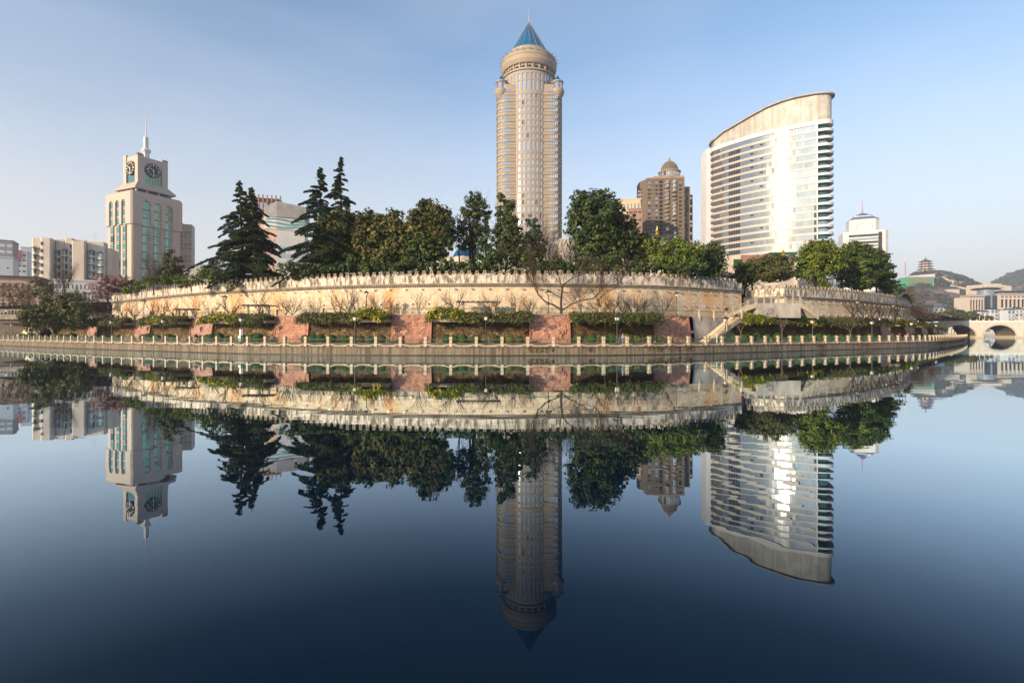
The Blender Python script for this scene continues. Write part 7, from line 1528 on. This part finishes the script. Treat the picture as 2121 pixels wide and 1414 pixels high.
# ---------------------------------------------------------------- hills, pagoda hill
def hill(name, prof, D0, depth, matn, seed, pxstep=4, leafy=True):
    """ridge line given by columns/rows at distance D0, falling towards us and away"""
    px = np.arange(prof[0][0], prof[-1][0] + 1, pxstep); py = np.interp(px, [p[0] for p in prof], [p[1] for p in prof]); nv = 46; V = []; Fc = []
    for j in range(nv + 1):
        f = j / nv; y = D0 - depth + depth * 1.5 * f; h = math.sin(min(f * 1.5, 1) * math.pi / 2) ** 1.25 if f * 1.5 <= 1 else math.cos((f * 1.5 - 1) / .5 * math.pi / 2) ** .8
        for i, x in enumerate(px):
            zr = CH + (HY - py[i]) * D0 / F; wx = (x - CX) * y / F; nzv = mnoise.fractal(Vector((wx * .006, y * .006, seed)), 1, 2, 5)
            V.append((wx, y, max(2.0, 2 + (zr - 2) * h + nzv * 22 * min(1, (1 - h) * 2.2) * h + mnoise.noise(Vector((wx * .05, y * .05, seed))) * 1.5)))
    n = len(px)
    for j in range(nv):
        for i in range(n - 1): Fc.append((j * n + i, j * n + i + 1, (j + 1) * n + i + 1, (j + 1) * n + i))
    me = bpy.data.meshes.new(name); me.from_pydata(V, [], Fc); me.materials.append(M[matn]); me.polygons.foreach_set('use_smooth', [True] * len(Fc)); link(name, me, kind='structure'); return V, n, nv
M['hill'] = mat('dry hillside', (0.13, 0.105, 0.08), .95, .35, .012, bump=1.5, bscale=.05, col2=(0.22, 0.165, 0.125), detail=8)
V1, n1_, nv1 = hill('hill', [(1800, 650), (1850, 610), (1880, 582), (1900, 569), (1925, 566), (1950, 566), (1965, 570), (1985, 575), (2005, 584), (2020, 592), (2040, 606), (2070, 625), (2110, 645)], 1500, 520, 'hill', 3, 4)
V2, n2_, nv2 = hill('hill', [(2000, 640), (2040, 612), (2062, 588), (2075, 581), (2090, 573), (2108, 567), (2125, 562), (2160, 556), (2220, 560), (2320, 600)], 2300, 700, 'hill', 9, 4)
V3, n3_, nv3 = hill('hill', [(1300, 668), (1500, 660), (1700, 655), (1850, 640), (1950, 632), (2050, 636), (2300, 640)], 2600, 700, 'hill', 12, 12)
def forest(name, V, n, nv, cnt, seed, label, zmin, size):
    rg = np.random.RandomState(seed); A = np.array(V).reshape(nv + 1, n, 3); P = []; K = []
    while len(P) < cnt:
        j = rg.uniform(0, nv * .7); i = rg.uniform(0, n - 1); a = A[int(j), int(i)]; b = A[min(int(j) + 1, nv), min(int(i) + 1, n - 1)]; t = rg.rand(2); p = a + (b - a) * np.array([t[0], t[1], 0]); p[2] = max(a[2], b[2]) if t.mean() > .5 else a[2]
        m_ = mnoise.fractal(Vector((p[0] * .018, p[1] * .018, seed)), 1, 2, 4)
        if m_ < -.12 + .25 * (rg.rand() - .5): continue
        P.append(p)
    P = np.array(P); k = np.repeat(np.arange(len(P)), 9); o = rg.normal(size=(len(k), 3)); o /= np.linalg.norm(o, axis=1)[:, None]; Q = P[k] + o * np.array([size, size, size * .7]) + [0, 0, size * .5]
    ob = leaf_obj(name, Q, o + [0, 0, .3], size * 1.1, palette(rg, len(Q), [((.035, .055, .022), 3), ((.055, .07, .028), 2), ((.12, .085, .055), 1.2)], k), seed=seed, kind='stuff'); return ob
forest('hill_woods', V1, n1_, nv1, 9000, 3, '', 0, 3.2); forest('hill_woods', V2, n2_, nv2, 6500, 9, '', 0, 5)
A1h = np.array(V1).reshape(nv1 + 1, n1_, 3)
def hill_point(px, py):
    best = None
    for j in range(nv1):
        row = A1h[j]; xs = CX + F * row[:, 0] / row[:, 1]; z = np.interp(px, xs, row[:, 2]); y = row[0, 1]
        if HY - F * (z - CH) / y <= py: return Vector(((px - CX) * y / F, y - 9, z + 6))
    y = A1h[int(nv1 * .66)][0, 1]; return W(px, py, y)
D = 1500; s_ = D / F
T = thing('pagoda', 'tall many tiered pagoda on top of the hill at right', 'pagoda', (X(1911.5, D), D - 10, Z(567, D) - 2))
tiers = [(20.0, 0), (17.6, 8.5), (16.2, 16), (15.0, 23.2), (13.8, 30), ]; zt = 0
for i, (r, z) in enumerate(tiers):
    mb = MB(); mb.lathe([(r * .80, z), (r * .80, z + 5.4)], 8, a0=R(22.5), a1=R(382.5)); mb.build('storey', M['cream'], T)
    for k in range(8):
        a = R(45 * k); c, s2 = math.cos(a), math.sin(a); mb = MB(); rr_ = r * .80 * math.cos(R(22.5)) + .1; mb.obox((rr_ * c, rr_ * s2), (-s2, c), (c, s2), -r * .2, r * .2, -.1, .15, z + 1.2, z + 4.6); mb.build('window', M['brown_tile'], T)
    mb = MB(); mb.lathe([(r * .8, z + 5.2), (r * 1.22, z + 5.0), (r * 1.25, z + 5.5), (r * .98, z + 6.5), (r * .74, z + 8.0)], 8, a0=R(22.5), a1=R(382.5)); mb.build('roof', M['tile_roof'], T)
    mb = MB(); mb.lathe([(r * .93, z - .4), (r * .93, z + .9)], 8, a0=R(22.5), a1=R(382.5)); mb.build('gallery_rail', M['cream'], T)
mb = MB(); mb.lathe([(17.0, 35.0), (17.4, 35.6), (9, 39.5), (3.4, 43), (.8, 44.5)], 8, a0=R(22.5), a1=R(382.5)); mb.build('top_roof', M['tile_roof'], T)
mb = MB(); mb.lathe([(.8, 44), (1.8, 46), (.9, 48), (1.2, 49), (.2, 54)], 8); mb.build('finial', M['gold'], T)
hp = hill_point(1908, 590); D = hp.y + 158
T = thing('netted_building', 'long building wrapped in green scaffold netting below the pagoda', 'building', (X(1905, D - 170), D - 170, Z(594, D - 170))); D2 = D - 170; fx = lambda px: (px - 1905) * D2 / F
mb = MB(); mb.prism([(fx(1880), 0), (fx(1935), 0), (fx(1935), 30), (fx(1880), 30)], -5, 34, zt=[24, 30, 30, 24]); mb.build('netting', M['net'], T)
for r in range(3):
    for k in range(16): x = fx(1884) + k * (fx(1932) - fx(1884)) / 16; mb = MB(); z = 18.5 + (x - fx(1880)) / (fx(1935) - fx(1880)) * 5 - r * 5.2; mb.box(x, x + 3.0, -.6, 0, z, z + 2.8); mb.build('window', M['brown_tile'], T)
mb = MB(); mb.prism([(fx(1879), -1), (fx(1936), -1), (fx(1936), 20), (fx(1879), 20)], 24, 26, zt=[26, 32, 32, 26]); mb.build('roof', M['white_tile'], T)
for (px, py, w_, h_, m_, lb) in ((1951, 567, 10, 9, 'net', 'low hall with dark roofs right of the pagoda on the ridge'), (1962, 575, 8, 18, 'cream', 'small pale gatehouse tower on the ridge right of the pagoda'), (1965, 597, 24, 8, 'cream', 'temple hall with green netting halfway down the pagoda hill'), (1971, 571, 14, 4, 'net', 'green netted strip on the ridge right of the gatehouse'), (2006, 615, 20, 4, 'net', 'green netted low hall near the foot of the pagoda hill'), (1938, 563, 16, 5, 'brown_tile', 'low hall between the pagoda and the ridge gatehouse')):
    D2 = 1380 if py > 590 else 1470; hp = hill_point(px, py + h_ * .5); D2 = hp.y; T = thing('hill_temple', lb, 'temple', (X(px, D2), D2 - 14, Z(py, D2) - 14), 0); hw = w_ * D2 / F / 2; H = 14; hh = h_ * D2 / F
    mb = MB(); mb.box(-hw, hw, 0, 12, -10, H - hh * .3); mb.build('wall', M[m_], T); mb = MB()
    for sg in (-1, 1): mb.face([(-hw * 1.15, 6 + sg * 8, H - hh * .3), (hw * 1.15, 6 + sg * 8, H - hh * .3), (hw * .75, 6, H + hh * .4), (-hw * .75, 6, H + hh * .4)])
    mb.face([(-hw * 1.15, -2, H - hh * .3), (-hw * .75, 6, H + hh * .4), (-hw * 1.15, 14, H - hh * .3)]); mb.face([(hw * 1.15, -2, H - hh * .3), (hw * .75, 6, H + hh * .4), (hw * 1.15, 14, H - hh * .3)]); mb.build('roof', M['tile_roof'], T)
D2 = 1300; T = thing('hillside_stairs', 'pale zigzag stair path climbing the pagoda hill', 'path'); mb = MB()
pth = [(2012, 618), (1990, 607), (1970, 602), (1962, 600), (1990, 592), (1984, 591), (1962, 588), (1948, 584), (1960, 577)]
P = [hill_point(*q) for q in pth]
for a, b in zip(P[:-1], P[1:]):
    mb.face([a + Vector((0, 0, 1.3)), b + Vector((0, 0, 1.3)), b + Vector((0, 0, -3.5)), a + Vector((0, 0, -3.5))]); mb.face([a + Vector((0, 0, 1.3)), b + Vector((0, 0, 1.3)), b + Vector((0, 6, 1.3)), a + Vector((0, 6, 1.3))])
mb.build('stair_flight', M['cream'], T)
D = 1900; T = thing('radio_mast', 'thin red and white radio mast left of the pagoda', 'mast', (X(1875.5, D), D, 60)); mb = MB(); z1, z2, z3 = Z(570, D) - 60, Z(541, D) - 60, Z(520, D) - 60
for sx in (-1, 1):
    for sy in (-1, 1): mb.tube([(sx * 2.6, sy * 2.6, 0), (sx * .7, sy * .7, z2)], .35, 3)
for k in range(24): f = k / 24; r = 2.6 - 1.9 * f; z = z2 * f; mb.tube([(-r, -r, z), (r, r, z + 3)], .22, 3); mb.tube([(r, -r, z), (-r, r, z + 3)], .22, 3)
mb.build('lattice', M['red_paint'], T); mb = MB(); mb.tube([(0, 0, z2), (0, 0, z3)], [.5, .15], 4); mb.box(-2, 2, -2, 2, z2 - 3, z2 + 2); mb.build('mast_top', M['white_tile'], T)

# ---------------------------------------------------------------- haze
hz = bpy.data.materials.new('haze'); hz.use_nodes = True; t = hz.node_tree; t.nodes.remove(t.nodes['Principled BSDF']); pv = t.nodes.new('ShaderNodeVolumePrincipled'); pv.inputs['Color'].default_value = (.9, .92, 1, 1); pv.inputs['Density'].default_value = HAZE; pv.inputs['Anisotropy'].default_value = .3; t.links.new(pv.outputs[0], t.nodes['Material Output'].inputs['Volume'])
if HAZE > 0:
    mb = MB(); mb.box(-3100, 3600, -1600, 3600, -3.6, 245); mb.build('haze', hz, kind='stuff')
